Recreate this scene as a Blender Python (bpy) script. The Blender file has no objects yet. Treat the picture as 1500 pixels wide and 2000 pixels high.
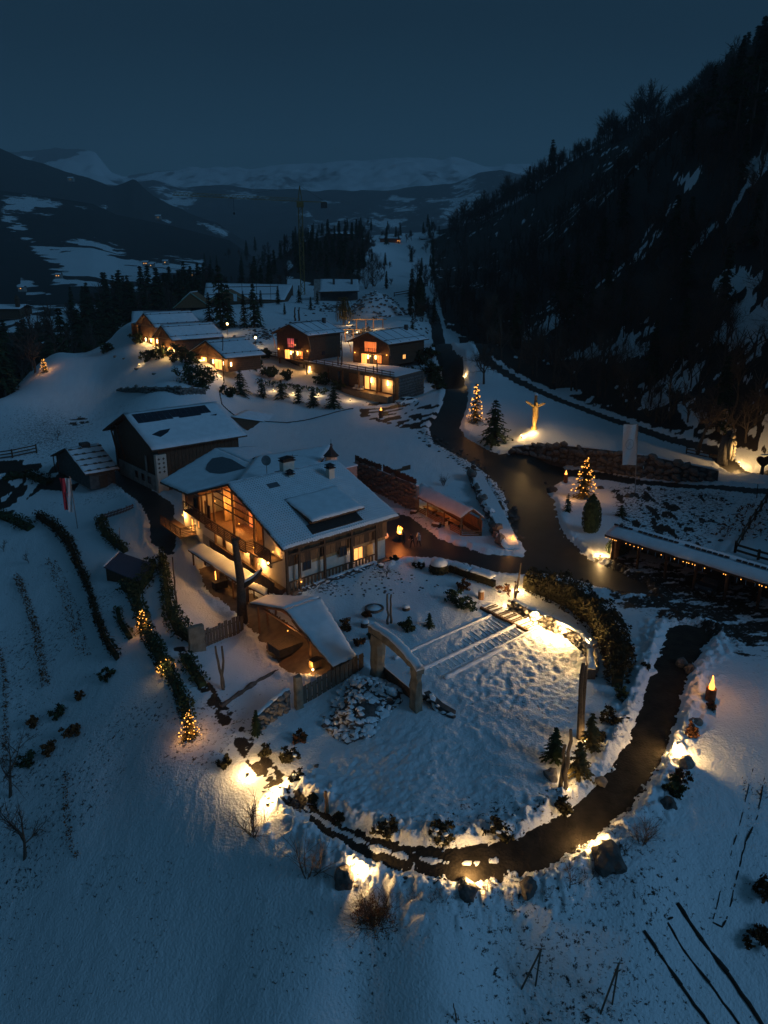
import bpy, math, random
import numpy as np
from mathutils import Vector, Matrix, noise as mnoise
SC = bpy.context.scene
COL = SC.collection
R_ = math.radians

# ------------------------------------------------------------------ camera, world, sun, exposure
CAM_H = 31.0
TH = math.atan(490 / 1500.0)
CT, ST = math.cos(TH), math.sin(TH)
cd_ = bpy.data.cameras.new("camera")
cam = bpy.data.objects.new("camera", cd_)
COL.objects.link(cam)
cam.location = (0, 0, CAM_H)
cam.rotation_euler = (math.pi / 2 - TH, 0, 0)
cd_.sensor_fit = 'VERTICAL'
cd_.sensor_height = 36.0
cd_.lens = 36.0 * 1500 / 2000
cd_.clip_start = 0.5
cd_.clip_end = 60000
SC.camera = cam

world = bpy.data.worlds.new("World")
SC.world = world
world.use_nodes = True
wn = world.node_tree
for n in list(wn.nodes):
    wn.nodes.remove(n)
w_out = wn.nodes.new('ShaderNodeOutputWorld')
w_bg = wn.nodes.new('ShaderNodeBackground')
w_sky = wn.nodes.new('ShaderNodeTexSky')
w_sky.sky_type = 'NISHITA'
w_sky.sun_disc = False
w_sky.sun_elevation = R_(2.0)
w_sky.sun_rotation = R_(150)
w_sky.air_density = 1.0
w_sky.dust_density = 0.6
w_sky.ozone_density = 6.0
# dusk under low cloud: palest over the horizon, deeper blue above; the Sky Texture adds its faint twilight
w_tc = wn.nodes.new('ShaderNodeTexCoord')
w_sep = wn.nodes.new('ShaderNodeSeparateXYZ')
wn.links.new(w_tc.outputs['Generated'], w_sep.inputs[0])
w_nz = wn.nodes.new('ShaderNodeTexNoise')
w_nz.inputs['Scale'].default_value = 2.2
w_nz.inputs['Detail'].default_value = 4
wn.links.new(w_tc.outputs['Generated'], w_nz.inputs['Vector'])
w_ma = wn.nodes.new('ShaderNodeMath'); w_ma.operation = 'MULTIPLY_ADD'
w_ma.inputs[1].default_value = 0.13
wn.links.new(w_nz.outputs[0], w_ma.inputs[0]); wn.links.new(w_sep.outputs[2], w_ma.inputs[2])
w_rp = wn.nodes.new('ShaderNodeValToRGB')
e = w_rp.color_ramp.elements
e[0].position = 0.0; e[0].color = (0.0082, 0.0365, 0.057, 1)
e[1].position = 1.0; e[1].color = (0.012, 0.042, 0.075, 1)
for ps, c in ((0.13, (0.0082, 0.0365, 0.057, 1)), (0.20, (0.0058, 0.0245, 0.0395, 1)), (0.30, (0.0034, 0.0125, 0.0215, 1)), (0.6, (0.007, 0.024, 0.044, 1))):
    k = e.new(ps); k.color = c
wn.links.new(w_ma.outputs[0], w_rp.inputs[0])
w_mix = wn.nodes.new('ShaderNodeMix')
w_mix.data_type = 'RGBA'; w_mix.blend_type = 'ADD'; w_mix.clamp_result = False
w_mix.inputs[0].default_value = 0.0004
wn.links.new(w_rp.outputs[0], w_mix.inputs[6])
wn.links.new(w_sky.outputs[0], w_mix.inputs[7])
wn.links.new(w_mix.outputs[2], w_bg.inputs[0])
w_bg.inputs[1].default_value = 1.0
wn.links.new(w_bg.outputs[0], w_out.inputs[0])

sd = bpy.data.lights.new("dusk_light", 'SUN')
sd.energy = 0.54
sd.angle = R_(18)
sd.color = (0.22, 0.56, 1.0)
sun = bpy.data.objects.new("dusk_light", sd)
COL.objects.link(sun)
sun.rotation_euler = (R_(62), 0, R_(60))

SC.view_settings.view_transform = 'Standard'
SC.view_settings.look = 'None'
SC.view_settings.gamma = 1.0
SC.view_settings.use_curve_mapping = False
SC.view_settings.exposure = 0.0
SC.render.engine = 'CYCLES'
SC.cycles.max_bounces = 5
SC.cycles.diffuse_bounces = 2
SC.cycles.glossy_bounces = 2
SC.cycles.transmission_bounces = 3
SC.cycles.transparent_max_bounces = 6
SC.cycles.volume_bounces = 1
SC.cycles.use_light_tree = True
SC.cycles.use_denoising = True
SC.cycles.sample_clamp_indirect = 3.0
SC.cycles.caustics_reflective = False
SC.cycles.caustics_refractive = False

# ------------------------------------------------------------------ helpers: pixels of the survey photo to places
def ray(px, py):
    dx = (px - 750) / 1500.0
    v = (1000 - py) / 1500.0
    return np.array((dx, CT + v * ST, -ST + v * CT))

def UZ(px, py, z):
    r = ray(px, py)
    k = (z - CAM_H) / r[2]
    return np.array((r[0] * k, r[1] * k, z))

def UY(px, py, Y):
    r = ray(px, py)
    k = Y / r[1]
    return np.array((r[0] * k, Y, CAM_H + r[2] * k))

def az(deg):
    return np.array((math.sin(R_(deg)), math.cos(R_(deg)), 0.0))

def solve_t(O, d, px):
    """how far from O along horizontal d until seen at column px"""
    q = (px - 750) / 1500.0
    # x = q*(y*CT-(z-H)*ST)
    hz = (O[2] - CAM_H) * ST
    return (q * (O[1] * CT - hz) - O[0]) / (d[0] - q * d[1] * CT)

# ------------------------------------------------------------------ noise
def _hash(ix, iy, s):
    h = (ix * 374761393 + iy * 668265263 + s * 974634777) & 0xFFFFFFFF
    h = ((h ^ (h >> 13)) * 1274126177) & 0xFFFFFFFF
    return ((h ^ (h >> 16)) & 0xFFFF) / 65535.0

def vnoise(x, y, s=0):
    x = np.asarray(x, float); y = np.asarray(y, float)
    ix = np.floor(x).astype(np.int64); iy = np.floor(y).astype(np.int64)
    fx = x - ix; fy = y - iy
    fx = fx * fx * (3 - 2 * fx); fy = fy * fy * (3 - 2 * fy)
    a = _hash(ix, iy, s); b = _hash(ix + 1, iy, s); c = _hash(ix, iy + 1, s); d = _hash(ix + 1, iy + 1, s)
    return a + (b - a) * fx + (c - a) * fy + (a - b - c + d) * fx * fy

def fbm(x, y, s=0, o=4):
    t = 0; a = 0.5; n = 0
    for i in range(o):
        t = t + a * vnoise(x, y, s + i * 17); n += a
        x = x * 2.03 + 5.1; y = y * 2.03 + 1.7; a *= 0.5
    return t / n

def smooth(a, b, x):
    t = np.clip((x - a) / (b - a), 0, 1)
    return t * t * (3 - 2 * t)

# ------------------------------------------------------------------ materials
MATS = {}
def mat(name, col, rough=0.8, metal=0.0, var=0.25, scale=3.0, emit=None, est=0.0, bump=0.0, bscale=8.0, spec=0.4, stretch=None):
    if name in MATS:
        return MATS[name]
    m = bpy.data.materials.new(name)
    m.use_nodes = True
    nt = m.node_tree
    b = nt.nodes['Principled BSDF']
    b.inputs['Roughness'].default_value = rough
    b.inputs['Metallic'].default_value = metal
    b.inputs['Specular IOR Level'].default_value = spec
    tc = nt.nodes.new('ShaderNodeTexCoord')
    src = tc.outputs['Object']
    if stretch:
        mp = nt.nodes.new('ShaderNodeMapping')
        mp.inputs['Scale'].default_value = stretch
        nt.links.new(src, mp.inputs[0]); src = mp.outputs[0]
    nz = nt.nodes.new('ShaderNodeTexNoise')
    nz.inputs['Scale'].default_value = scale
    nz.inputs['Detail'].default_value = 5
    nt.links.new(src, nz.inputs['Vector'])
    cr = nt.nodes.new('ShaderNodeValToRGB')
    cr.color_ramp.elements[0].position = 0.3
    cr.color_ramp.elements[1].position = 0.7
    cr.color_ramp.elements[0].color = tuple(c * (1 - var) for c in col) + (1,)
    cr.color_ramp.elements[1].color = tuple(min(1, c * (1 + var)) for c in col) + (1,)
    nt.links.new(nz.outputs[0], cr.inputs[0])
    nt.links.new(cr.outputs[0], b.inputs['Base Color'])
    if emit:
        b.inputs['Emission Color'].default_value = tuple(emit) + (1,)
        b.inputs['Emission Strength'].default_value = est
    if bump:
        n2 = nt.nodes.new('ShaderNodeTexNoise')
        n2.inputs['Scale'].default_value = bscale
        n2.inputs['Detail'].default_value = 4
        nt.links.new(src, n2.inputs['Vector'])
        bp = nt.nodes.new('ShaderNodeBump')
        bp.inputs['Strength'].default_value = 0.8
        bp.inputs['Distance'].default_value = bump
        nt.links.new(n2.outputs[0], bp.inputs['Height'])
        nt.links.new(bp.outputs[0], b.inputs['Normal'])
    MATS[name] = m
    return m

SNOW = mat('snow', (0.78, 0.80, 0.84), 0.6, var=0.05, bump=0.03, bscale=4, spec=0.3)
SNOWROOF = mat('roof_snow', (0.76, 0.79, 0.84), 0.6, var=0.07, scale=1.2, bump=0.02, bscale=3, spec=0.3)
DWOOD = mat('dark_wood', (0.085, 0.045, 0.024), 0.75, var=0.5, scale=2, stretch=(6, 6, 0.8), bump=0.02)
MWOOD = mat('brown_wood', (0.20, 0.10, 0.045), 0.7, var=0.45, scale=2, stretch=(6, 6, 0.8), bump=0.02)
LITWOOD = mat('lamplit_carving', (0.50, 0.33, 0.11), 0.6, var=0.35, scale=4, bump=0.04, bscale=6)  # carved wood, with the yellow lamplight on it put into the colour
LWOOD = mat('pale_wood', (0.42, 0.25, 0.11), 0.65, var=0.3, scale=2, stretch=(5, 5, 0.7), bump=0.01)
GWOOD = mat('weathered_wood', (0.12, 0.095, 0.07), 0.85, var=0.4, scale=2, stretch=(6, 6, 0.8), bump=0.02)
PLASTER = mat('white_plaster', (0.58, 0.53, 0.46), 0.9, var=0.08, scale=2, bump=0.01)
OLDPLASTER = mat('old_plaster', (0.30, 0.28, 0.26), 0.9, var=0.3, scale=1.2, bump=0.02)
PINK = mat('salmon_plaster', (0.50, 0.27, 0.20), 0.9, var=0.15)
STONE = mat('stone', (0.17, 0.155, 0.14), 0.9, var=0.35, scale=2.5, bump=0.04, bscale=5)
SLAB = mat('slab_stone', (0.20, 0.175, 0.13), 0.9, var=0.35, scale=1.6, bump=0.07, bscale=3)
DSTONE = mat('dark_stone', (0.09, 0.08, 0.075), 0.9, var=0.35, scale=2.5, bump=0.05, bscale=4)
BARK = mat('bark', (0.065, 0.05, 0.038), 0.9, var=0.35, scale=6)
TWIG = mat('twig', (0.10, 0.07, 0.05), 0.9, var=0.3, scale=4)
NEEDLE = mat('needles', (0.030, 0.050, 0.022), 0.8, var=0.5, scale=2.5, spec=0.15)
NEEDLE2 = mat('golden_lamplit_needles', (0.11, 0.085, 0.03), 0.8, var=0.4, scale=2.5, spec=0.15)  # on lit trees the lamp glow is put into this needle colour
LEAF = mat('hedge_leaf', (0.034, 0.030, 0.014), 0.8, var=0.5, scale=1.5, spec=0.15)
REDLEAF = mat('rusty_leaf', (0.13, 0.055, 0.022), 0.85, var=0.4, scale=2, spec=0.1)
METAL = mat('dark_metal', (0.05, 0.05, 0.055), 0.45, metal=0.8, var=0.2)
GREYMETAL = mat('grey_metal', (0.30, 0.30, 0.31), 0.4, metal=0.8, var=0.15)
SOLAR = mat('solar_glass', (0.012, 0.015, 0.028), 0.25, var=0.2, spec=0.5)
SLIDE = mat('bare_roof_slab', (0.10, 0.115, 0.13), 0.5, var=0.15)
TILE = mat('dark_roof_tile', (0.045, 0.035, 0.032), 0.8, var=0.3)
PAVING = mat('wet_paving', (0.16, 0.105, 0.07), 0.55, var=0.3, scale=1.5, bump=0.01)
CLOTH_RED = mat('red_cloth', (0.45, 0.04, 0.06), 0.9, var=0.1)
CLOTH_WHITE = mat('white_cloth', (0.62, 0.62, 0.62), 0.9, var=0.05)
CLOTH_DARK = mat('dark_cloth', (0.03, 0.03, 0.035), 0.9, var=0.2)
CLOTH_GREY = mat('pale_grey_cloth', (0.50, 0.50, 0.54), 0.9, var=0.15)
SKIN = mat('skin', (0.45, 0.27, 0.19), 0.6, var=0.05)
HAIR = mat('hair', (0.03, 0.02, 0.015), 0.7, var=0.2)
CARWHITE = mat('white_car_paint', (0.82, 0.82, 0.82), 0.3, var=0.02)
CARDARK = mat('dark_car_paint', (0.02, 0.022, 0.028), 0.25, var=0.05)
CARGLASS = mat('car_glass', (0.015, 0.017, 0.02), 0.1, var=0.05, spec=0.6)
RUBBER = mat('rubber', (0.02, 0.02, 0.02), 0.8)
RUST = mat('rusty_steel', (0.20, 0.07, 0.03), 0.75, metal=0.3, var=0.4)
YELLOWSTEEL = mat('yellow_steel', (0.22, 0.14, 0.04), 0.6, var=0.3, scale=1)
TARP = mat('slate_blue_sheet', (0.045, 0.055, 0.09), 0.55, var=0.12)
WARM = (1.0, 0.60, 0.22)
FLAME = mat('flame', (0.9, 0.4, 0.1), 0.6, emit=(1.0, 0.36, 0.06), est=3.5, var=0.01)
FLAMECORE = mat('flame_core', (1, 0.7, 0.3), 0.6, emit=(1.0, 0.66, 0.22), est=7.0, var=0.01)
BULB = mat('warm_bulb', (1, 0.7, 0.3), 0.6, emit=(1.0, 0.40, 0.06), est=3.4, var=0.01)
LENS = mat('lamp_glass', (1, 0.8, 0.5), 0.6, emit=(1.0, 0.66, 0.25), est=10.0, var=0.01)
WINLIT = mat('lit_window', (0.8, 0.5, 0.2), 0.4, emit=(1.0, 0.42, 0.10), est=1.5, var=0.01)
WINORANGE = mat('orange_lit_window', (0.8, 0.3, 0.1), 0.4, emit=(1.0, 0.24, 0.06), est=.8, var=0.01)
WINPINK = mat('pink_lit_window', (0.8, 0.3, 0.4), 0.4, emit=(0.9, 0.16, 0.28), est=.14, var=0.01)
WINDARK = mat('dark_window', (0.02, 0.025, 0.035), 0.12, var=0.05, spec=0.6)

def clear_glass():
    m = bpy.data.materials.new('clear_glass'); m.use_nodes = True
    nt = m.node_tree
    for n in list(nt.nodes): nt.nodes.remove(n)
    o = nt.nodes.new('ShaderNodeOutputMaterial'); t = nt.nodes.new('ShaderNodeBsdfTransparent')
    g = nt.nodes.new('ShaderNodeBsdfGlossy'); g.inputs['Roughness'].default_value = 0.03
    mx = nt.nodes.new('ShaderNodeMixShader'); mx.inputs[0].default_value = 0.08
    nt.links.new(t.outputs[0], mx.inputs[1]); nt.links.new(g.outputs[0], mx.inputs[2]); nt.links.new(mx.outputs[0], o.inputs[0])
    return m
GLASS = clear_glass()

# ------------------------------------------------------------------ mesh builder
class MB:
    def __init__(s, T=None):
        s.v = []; s.f = []; s.mi = []; s.m = 0; s.T = T
    def add(s, vs, fs):
        k = len(s.v)
        if s.T is not None:
            vs = [s.T(p) for p in vs]
        s.v += [tuple(p) for p in vs]
        s.f += [tuple(i + k for i in f) for f in fs]
        s.mi += [s.m] * len(fs)
        return s
    def box(s, x0, x1, y0, y1, z0, z1):
        return s.add([(x0, y0, z0), (x1, y0, z0), (x1, y1, z0), (x0, y1, z0), (x0, y0, z1), (x1, y0, z1), (x1, y1, z1), (x0, y1, z1)],
                     [(0, 3, 2, 1), (4, 5, 6, 7), (0, 1, 5, 4), (1, 2, 6, 5), (2, 3, 7, 6), (3, 0, 4, 7)])
    def quad(s, *p):
        return s.add(p, [tuple(range(len(p)))])
    def prism(s, pts, z0, z1):
        n = len(pts)
        vs = [(p[0], p[1], z0) for p in pts] + [(p[0], p[1], z1) for p in pts]
        fs = [tuple(range(n - 1, -1, -1)), tuple(range(n, 2 * n))] + [(i, (i + 1) % n, n + (i + 1) % n, n + i) for i in range(n)]
        return s.add(vs, fs)
    def solid(s, face, off):
        """polygon extruded by vector off"""
        n = len(face)
        vs = [tuple(p) for p in face] + [tuple(np.array(p) + np.array(off)) for p in face]
        fs = [tuple(range(n - 1, -1, -1)), tuple(range(n, 2 * n))] + [(i, (i + 1) % n, n + (i + 1) % n, n + i) for i in range(n)]
        return s.add(vs, fs)
    def beam(s, p, q, w=0.1, h=None, up=(0, 0, 1)):
        h = h or w
        p = np.array(p, float); q = np.array(q, float)
        d = q - p; L = np.linalg.norm(d)
        if L < 1e-6: return s
        d /= L
        u = np.array(up, float)
        if abs(d @ u) > 0.98: u = np.array((1.0, 0, 0))
        a = np.cross(d, u); a /= np.linalg.norm(a); b = np.cross(a, d)
        a *= w / 2; b *= h / 2
        vs = [p - a - b, p + a - b, p + a + b, p - a + b, q - a - b, q + a - b, q + a + b, q - a + b]
        return s.add(vs, [(0, 1, 2, 3), (7, 6, 5, 4), (0, 4, 5, 1), (1, 5, 6, 2), (2, 6, 7, 3), (3, 7, 4, 0)])
    def tube(s, pts, rad, n=6, cap=True):
        pts = [np.array(p, float) for p in pts]
        if not hasattr(rad, '__len__'): rad = [rad] * len(pts)
        vs = []; fs = []
        for i, p in enumerate(pts):
            d = pts[min(i + 1, len(pts) - 1)] - pts[max(i - 1, 0)]
            d = d / (np.linalg.norm(d) + 1e-9)
            u = np.array((0, 0, 1.0)) if abs(d[2]) < 0.9 else np.array((1.0, 0, 0))
            a = np.cross(d, u); a /= np.linalg.norm(a); b = np.cross(d, a)
            for k in range(n):
                t = 2 * math.pi * k / n
                vs.append(p + rad[i] * (math.cos(t) * a + math.sin(t) * b))
        for i in range(len(pts) - 1):
            for k in range(n):
                k2 = (k + 1) % n
                fs.append((i * n + k, i * n + k2, (i + 1) * n + k2, (i + 1) * n + k))
        if cap:
            fs.append(tuple(range(n - 1, -1, -1))); fs.append(tuple((len(pts) - 1) * n + k for k in range(n)))
        return s.add(vs, fs)
    def lathe(s, c, prof, n=12):
        """prof: list of (r,z)"""
        c = np.array(c, float); vs = []; fs = []
        for r, z in prof:
            for k in range(n):
                t = 2 * math.pi * k / n
                vs.append(c + np.array((r * math.cos(t), r * math.sin(t), z)))
        for i in range(len(prof) - 1):
            for k in range(n):
                k2 = (k + 1) % n
                fs.append((i * n + k, i * n + k2, (i + 1) * n + k2, (i + 1) * n + k))
        fs.append(tuple(range(n - 1, -1, -1))); fs.append(tuple((len(prof) - 1) * n + k for k in range(n)))
        return s.add(vs, fs)
    def ball(s, c, r, n=8, m=5, sq=(1, 1, 1)):
        c = np.array(c, float); vs = []; fs = []
        for i in range(m + 1):
            a = math.pi * i / m
            for k in range(n):
                t = 2 * math.pi * k / n
                vs.append(c + np.array((r * sq[0] * math.sin(a) * math.cos(t), r * sq[1] * math.sin(a) * math.sin(t), r * sq[2] * math.cos(a))))
        for i in range(m):
            for k in range(n):
                k2 = (k + 1) % n
                fs.append((i * n + k, (i + 1) * n + k, (i + 1) * n + k2, i * n + k2))
        return s.add(vs, fs)
    def sheet(s, c00, c10, c11, c01, nu=12, nv=12, t=0.2, amp=0.05, seed=0, edge=0.35, wob=0.0):
        """a lumpy slab on the quad c00-c10-c11-c01, thickness t upwards, thinning at its edges"""
        c00, c10, c11, c01 = [np.array(c, float) for c in (c00, c10, c11, c01)]
        Lu = np.linalg.norm(c10 - c00); Lv = np.linalg.norm(c01 - c00)
        vs = []; fs = []
        for j in range(nv + 1):
            for i in range(nu + 1):
                u = i / nu; v = j / nv
                if wob and i in (0, nu): u += (1 if i == 0 else -1) * wob / Lu * mnoise.noise((i, j * 0.7, seed + 3.3))
                if wob and j in (0, nv): v += (1 if j == 0 else -1) * wob / Lv * mnoise.noise((i * 0.7, j, seed + 7.3))
                p = (c00 * (1 - u) + c10 * u) * (1 - v) + (c01 * (1 - u) + c11 * u) * v
                de = min(min(i, nu - i) / nu * Lu, min(j, nv - j) / nv * Lv)
                th = t * (0.45 + 0.55 * min(1, de / edge)) + amp * mnoise.noise((p[0] * 0.5, p[1] * 0.5, seed + p[2] * .3)) * 2
                vs.append(p + np.array((0, 0, max(0.02, th))))
        N = (nu + 1)
        for j in range(nv):
            for i in range(nu):
                fs.append((j * N + i, j * N + i + 1, (j + 1) * N + i + 1, (j + 1) * N + i))
        # skirt
        rim = [i for i in range(nu)] + [j * N + nu for j in range(nv)] + [nv * N + i for i in range(nu, 0, -1)] + [j * N for j in range(nv, 0, -1)]
        base = len(vs)
        for r in rim:
            q = vs[r].copy(); i = r % N; j = r // N
            u = i / nu; v = j / nv
            p = (c00 * (1 - u) + c10 * u) * (1 - v) + (c01 * (1 - u) + c11 * u) * v
            vs.append(np.array((q[0], q[1], p[2])))
        for k in range(len(rim)):
            k2 = (k + 1) % len(rim)
            fs.append((rim[k2], rim[k], base + k, base + k2))
        return s.add(vs, fs)
    def build(s, name, mats, parent=None, smooth_=False, loc=None):
        """link as one mesh object. With a parent (placed, unrotated) or loc, vertices are world coordinates made local to it"""
        me = bpy.data.meshes.new(name)
        off = np.array(loc if loc is not None else (parent['_o'] if parent is not None else (0, 0, 0)), float)
        if len(s.v):
            V = np.array(s.v, float) - off
            me.from_pydata(V.tolist(), [], s.f)
        if not isinstance(mats, (list, tuple)): mats = [mats]
        for m in mats: me.materials.append(m)
        if len(mats) > 1: me.polygons.foreach_set('material_index', s.mi)
        if smooth_: me.polygons.foreach_set('use_smooth', [True] * len(me.polygons))
        o = bpy.data.objects.new(name, me)
        COL.objects.link(o)
        if parent is not None:
            o.parent = parent
            o['_o'] = tuple(off)
        else:
            o.location = tuple(off)
            o['_o'] = tuple(off)
        return o

def tag(o, label=None, cat=None, group=None, kind=None):
    if label: o['label'] = label
    if cat: o['category'] = cat
    if group: o['group'] = group
    if kind: o['kind'] = kind
    return o

def thing(name, label, cat, loc, group=None):
    o = bpy.data.objects.new(name, None)
    o.empty_display_size = 0.3
    COL.objects.link(o)
    o.location = tuple(float(c) for c in loc)
    o['_o'] = tuple(float(c) for c in loc)
    return tag(o, label, cat, group)

def inst(me, name, loc, rz=0, sc=1.0, parent=None, rot=None):
    o = bpy.data.objects.new(name, me)
    COL.objects.link(o)
    off = np.array(parent['_o']) if parent is not None else np.zeros(3)
    o.location = tuple(float(c) for c in (np.array(loc, float) - off))
    o.rotation_euler = rot or (0, 0, rz)
    o.scale = (sc, sc, sc) if not hasattr(sc, '__len__') else sc
    if parent is not None: o.parent = parent
    return o

def lamp(p, power, parent=None, col=WARM, r=0.08, name='lamp_light', spot=None, aim=None):
    ld = bpy.data.lights.new(name, 'SPOT' if spot else 'POINT')
    ld.energy = power * 3.2; ld.color = col; ld.shadow_soft_size = r
    if spot: ld.spot_size = R_(spot); ld.spot_blend = 0.7
    o = bpy.data.objects.new(name, ld)
    COL.objects.link(o)
    off = np.array(parent['_o']) if parent is not None else np.zeros(3)
    o.location = tuple(np.array(p, float) - off)
    if aim is not None:
        o.rotation_euler = Vector(tuple(np.array(aim, float) - np.array(p, float))).to_track_quat('-Z', 'Y').to_euler()
    if parent is not None: o.parent = parent
    return o
# ------------------------------------------------------------------ terrain height from surveyed spots
CTRL = []
for t in """700 1090 0.1|740 1030 0|800 1080 0|870 1060 0|960 1100 0|1050 1050 0.2|1000 950 1.0|930 880 2.0|868 840 3|885 760 4|870 700 6|1080 900 1.2
1200 935 1.4|1350 950 1.8|1500 940 3|1100 980 0.8|1150 1090 0|1250 1130 -0.1|1400 1160 0|1500 1210 0|1350 1220 -.4|1250 1000 1.3|1400 990 1.8|1150 1020 .7|1480 1060 1.6
1310 1260 -.7|1290 1360 -1.2|1260 1450 -1.8|1150 1600 -2.6|950 1690 -3|750 1680 -3.2|600 1620 -3.4|500 1530 -3.5|420 1400 -3.3|340 1290 -3|300 1150 -2.6|310 1060 -2
1000 1190 -1.3|1160 1290 -1.5|900 1300 -1.5|1000 1400 -1.7|900 1550 -2.2|1100 1500 -2|720 1560 -2.6|800 1450 -2.0|690 1560 -2.7|820 1330 -1.5
760 1180 -.8|870 1160 -.5|950 1150 -.4|680 1180 -.9|600 1170 -.5|640 1130 0|560 1150 -.2|720 1140 -.2|700 1230 -1.2
640 1440 -3|560 1400 -3.1|520 1370 -3.2|480 1330 -3.2|560 1270 -3.1|500 1220 -3|450 1300 -3.2|380 1190 -3|400 1130 -2.8|460 1160 -3|350 1120 -2.7|330 1200 -3
1400 1450 -1.8|1500 1350 -.8|1500 1600 -3|1400 1700 -3.8|1250 1750 -3.8|1060 1760 -4|850 1790 -4.4|650 1760 -4.8|500 1650 -4.6|400 1550 -4.5|350 1460 -4|300 1400 -4.4
230 1280 -4.5|180 1180 -4.8|150 1070 -3.8|200 1010 -2.5|100 1200 -7|0 1200 -9|60 1020 -5|0 980 -5|0 1350 -10|130 1400 -8|230 1500 -7|150 1600 -9|0 1600 -12
0 1850 -15|0 2000 -17|200 1800 -11|200 2000 -14|400 1750 -7.5|400 2000 -12|700 2000 -10|1000 2000 -9|1000 1850 -6|1300 2000 -8|1300 1850 -5.5|1500 2000 -8|1500 1800 -5
260 990 -1|230 930 -.8|170 940 -1.6|120 890 -.8|330 900 0|400 880 .3|480 880 .3|30 890 -1|100 960 -3
200 810 1.2|100 830 .3|0 820 .6|100 770 2.0|0 785 2.4|200 740 4.2|130 700 5|200 690 5.6
540 850 .8|650 870 1.0|750 890 1.5|800 860 2.3|700 900 1.2|780 930 1.4|600 820 1.8|700 820 2.6|540 790 3|660 790 3.6|450 790 3.0""".replace('\n', '|').split('|'):
    a, b, c = map(float, t.split())
    CTRL.append(UZ(a, b, c))
for t in """300 720 172|240 690 190|340 690 182|420 720 168|450 755 166|330 760 150|520 740 180|600 750 172|700 765 168|795 785 153|780 760 170|850 760 155
600 690 192|720 690 190|780 690 187|500 650 210|430 650 215|560 620 240|700 630 232|640 600 262|780 610 250|830 640 215|850 600 262|700 590 275|450 600 270|370 610 250|560 590 285
870 670 190|900 700 172|1000 745 160|1100 785 148|1200 820 138|1300 855 128|1400 878 122|1500 897 116|1040 840 122|1100 855 122|1000 860 124|950 790 140|1300 900 112|1450 930 103|1200 870 117
800 560 330|760 520 430|680 590 300|620 585 310|580 480 520|650 460 560|720 470 600|800 500 560|850 480 620|540 520 480|480 560 420|430 575 360|700 440 800|850 440 800""".replace('\n', '|').split('|'):
    a, b, c = map(float, t.split())
    CTRL.append(UY(a, b, c))
# the wooded hillside on the right and the drop behind the meadow on the left
for t in """1500 760 128|1500 560 150|1500 380 175|1500 240 200|1400 250 225|1400 420 190|1400 600 158|1250 330 270|1250 480 215|1250 620 175|1250 760 150|1120 420 340|1120 520 255|1120 640 195
1120 730 165|1020 480 430|1020 600 260|1020 680 195|930 560 350|930 640 230|960 500 480|1700 600 115|1700 300 170|1700 100 200|1850 500 100|1700 850 90""".replace('\n', '|').split('|'):
    a, b, c = map(float, t.split())
    CTRL.append(UY(a, b, c))
for x, y, z in [(-95, 190, -2), (-110, 205, -12), (-85, 225, -8), (-140, 240, -18), (-180, 330, -14), (-120, 330, -6), (-60, 300, 7), (-200, 450, 4), (-120, 470, 6), (-260, 620, -6), (-100, 640, 4),
                (150, 330, 95), (260, 300, 130), (260, 500, 150), (120, 560, 90), (200, 700, 120), (110, 120, 45), (150, 60, 50), (90, 40, 15), (60, 20, 0),
                (-90, 120, -8), (-140, 120, -14), (-90, 70, -16), (-60, 30, -24), (-120, 20, -30), (0, 10, -16), (40, 10, -14), (-120, 160, -8), (0, -30, -22), (-150, -30, -36), (80, -30, -6), (300, 100, 110), (300, 0, 100), (-300, 300, -30), (-400, 600, -20), (380, 700, 170)]:
    CTRL.append(np.array((x, y, z), float))
CTRL = np.array(CTRL)

def warp(x, y):
    d = np.maximum(np.asarray(y, float) + 60, 15)
    return np.asarray(x) / d * 1.6, np.log(d)
_u, _w = warp(CTRL[:, 0], CTRL[:, 1])
def _phi(r2):
    return 0.5 * r2 * np.log(np.maximum(r2, 1e-12))
_n = len(CTRL)
_A = np.zeros((_n + 3, _n + 3))
_A[:_n, :_n] = _phi((_u[:, None] - _u) ** 2 + (_w[:, None] - _w) ** 2) + np.eye(_n) * 2e-4
_A[:_n, _n] = 1; _A[:_n, _n + 1] = _u; _A[:_n, _n + 2] = _w
_A[_n:, :_n] = _A[:_n, _n:].T
_c = np.linalg.solve(_A, np.concatenate([CTRL[:, 2], np.zeros(3)]))

def ground(x, y):
    x = np.asarray(x, float); y = np.asarray(y, float)
    u, w = warp(x, y)
    sh = u.shape; u = u.ravel(); w = w.ravel()
    out = np.zeros_like(u)
    for i in range(0, len(u), 60000):
        uu = u[i:i + 60000]; ww = w[i:i + 60000]
        out[i:i + 60000] = _phi((uu[:, None] - _u) ** 2 + (ww[:, None] - _w) ** 2) @ _c[:_n] + _c[_n] + _c[_n + 1] * uu + _c[_n + 2] * ww
    return out.reshape(sh)

def gz(x, y):
    return float(ground(np.array([x]), np.array([y]))[0])

def PG(px, py):
    """first place where the sight line through px,py meets the ground"""
    r = ray(px, py)
    k = np.concatenate([np.arange(26, 130, 0.5), np.geomspace(130, 1500, 260)])
    X = r[0] * k; Y = r[1] * k; Z = CAM_H + r[2] * k
    d = Z - ground(X, Y)
    i = np.argmax(d < 0) if (d < 0).any() else len(k) - 1
    i = max(i, 1)
    a, b = k[i - 1], k[i]
    for _ in range(24):
        m = (a + b) / 2
        if CAM_H + r[2] * m - gz(r[0] * m, r[1] * m) < 0: b = m
        else: a = m
    m = (a + b) / 2
    return np.array((r[0] * m, r[1] * m, gz(r[0] * m, r[1] * m)))

def PGs(L):
    return [PG(*p[:2]) for p in L]

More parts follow.
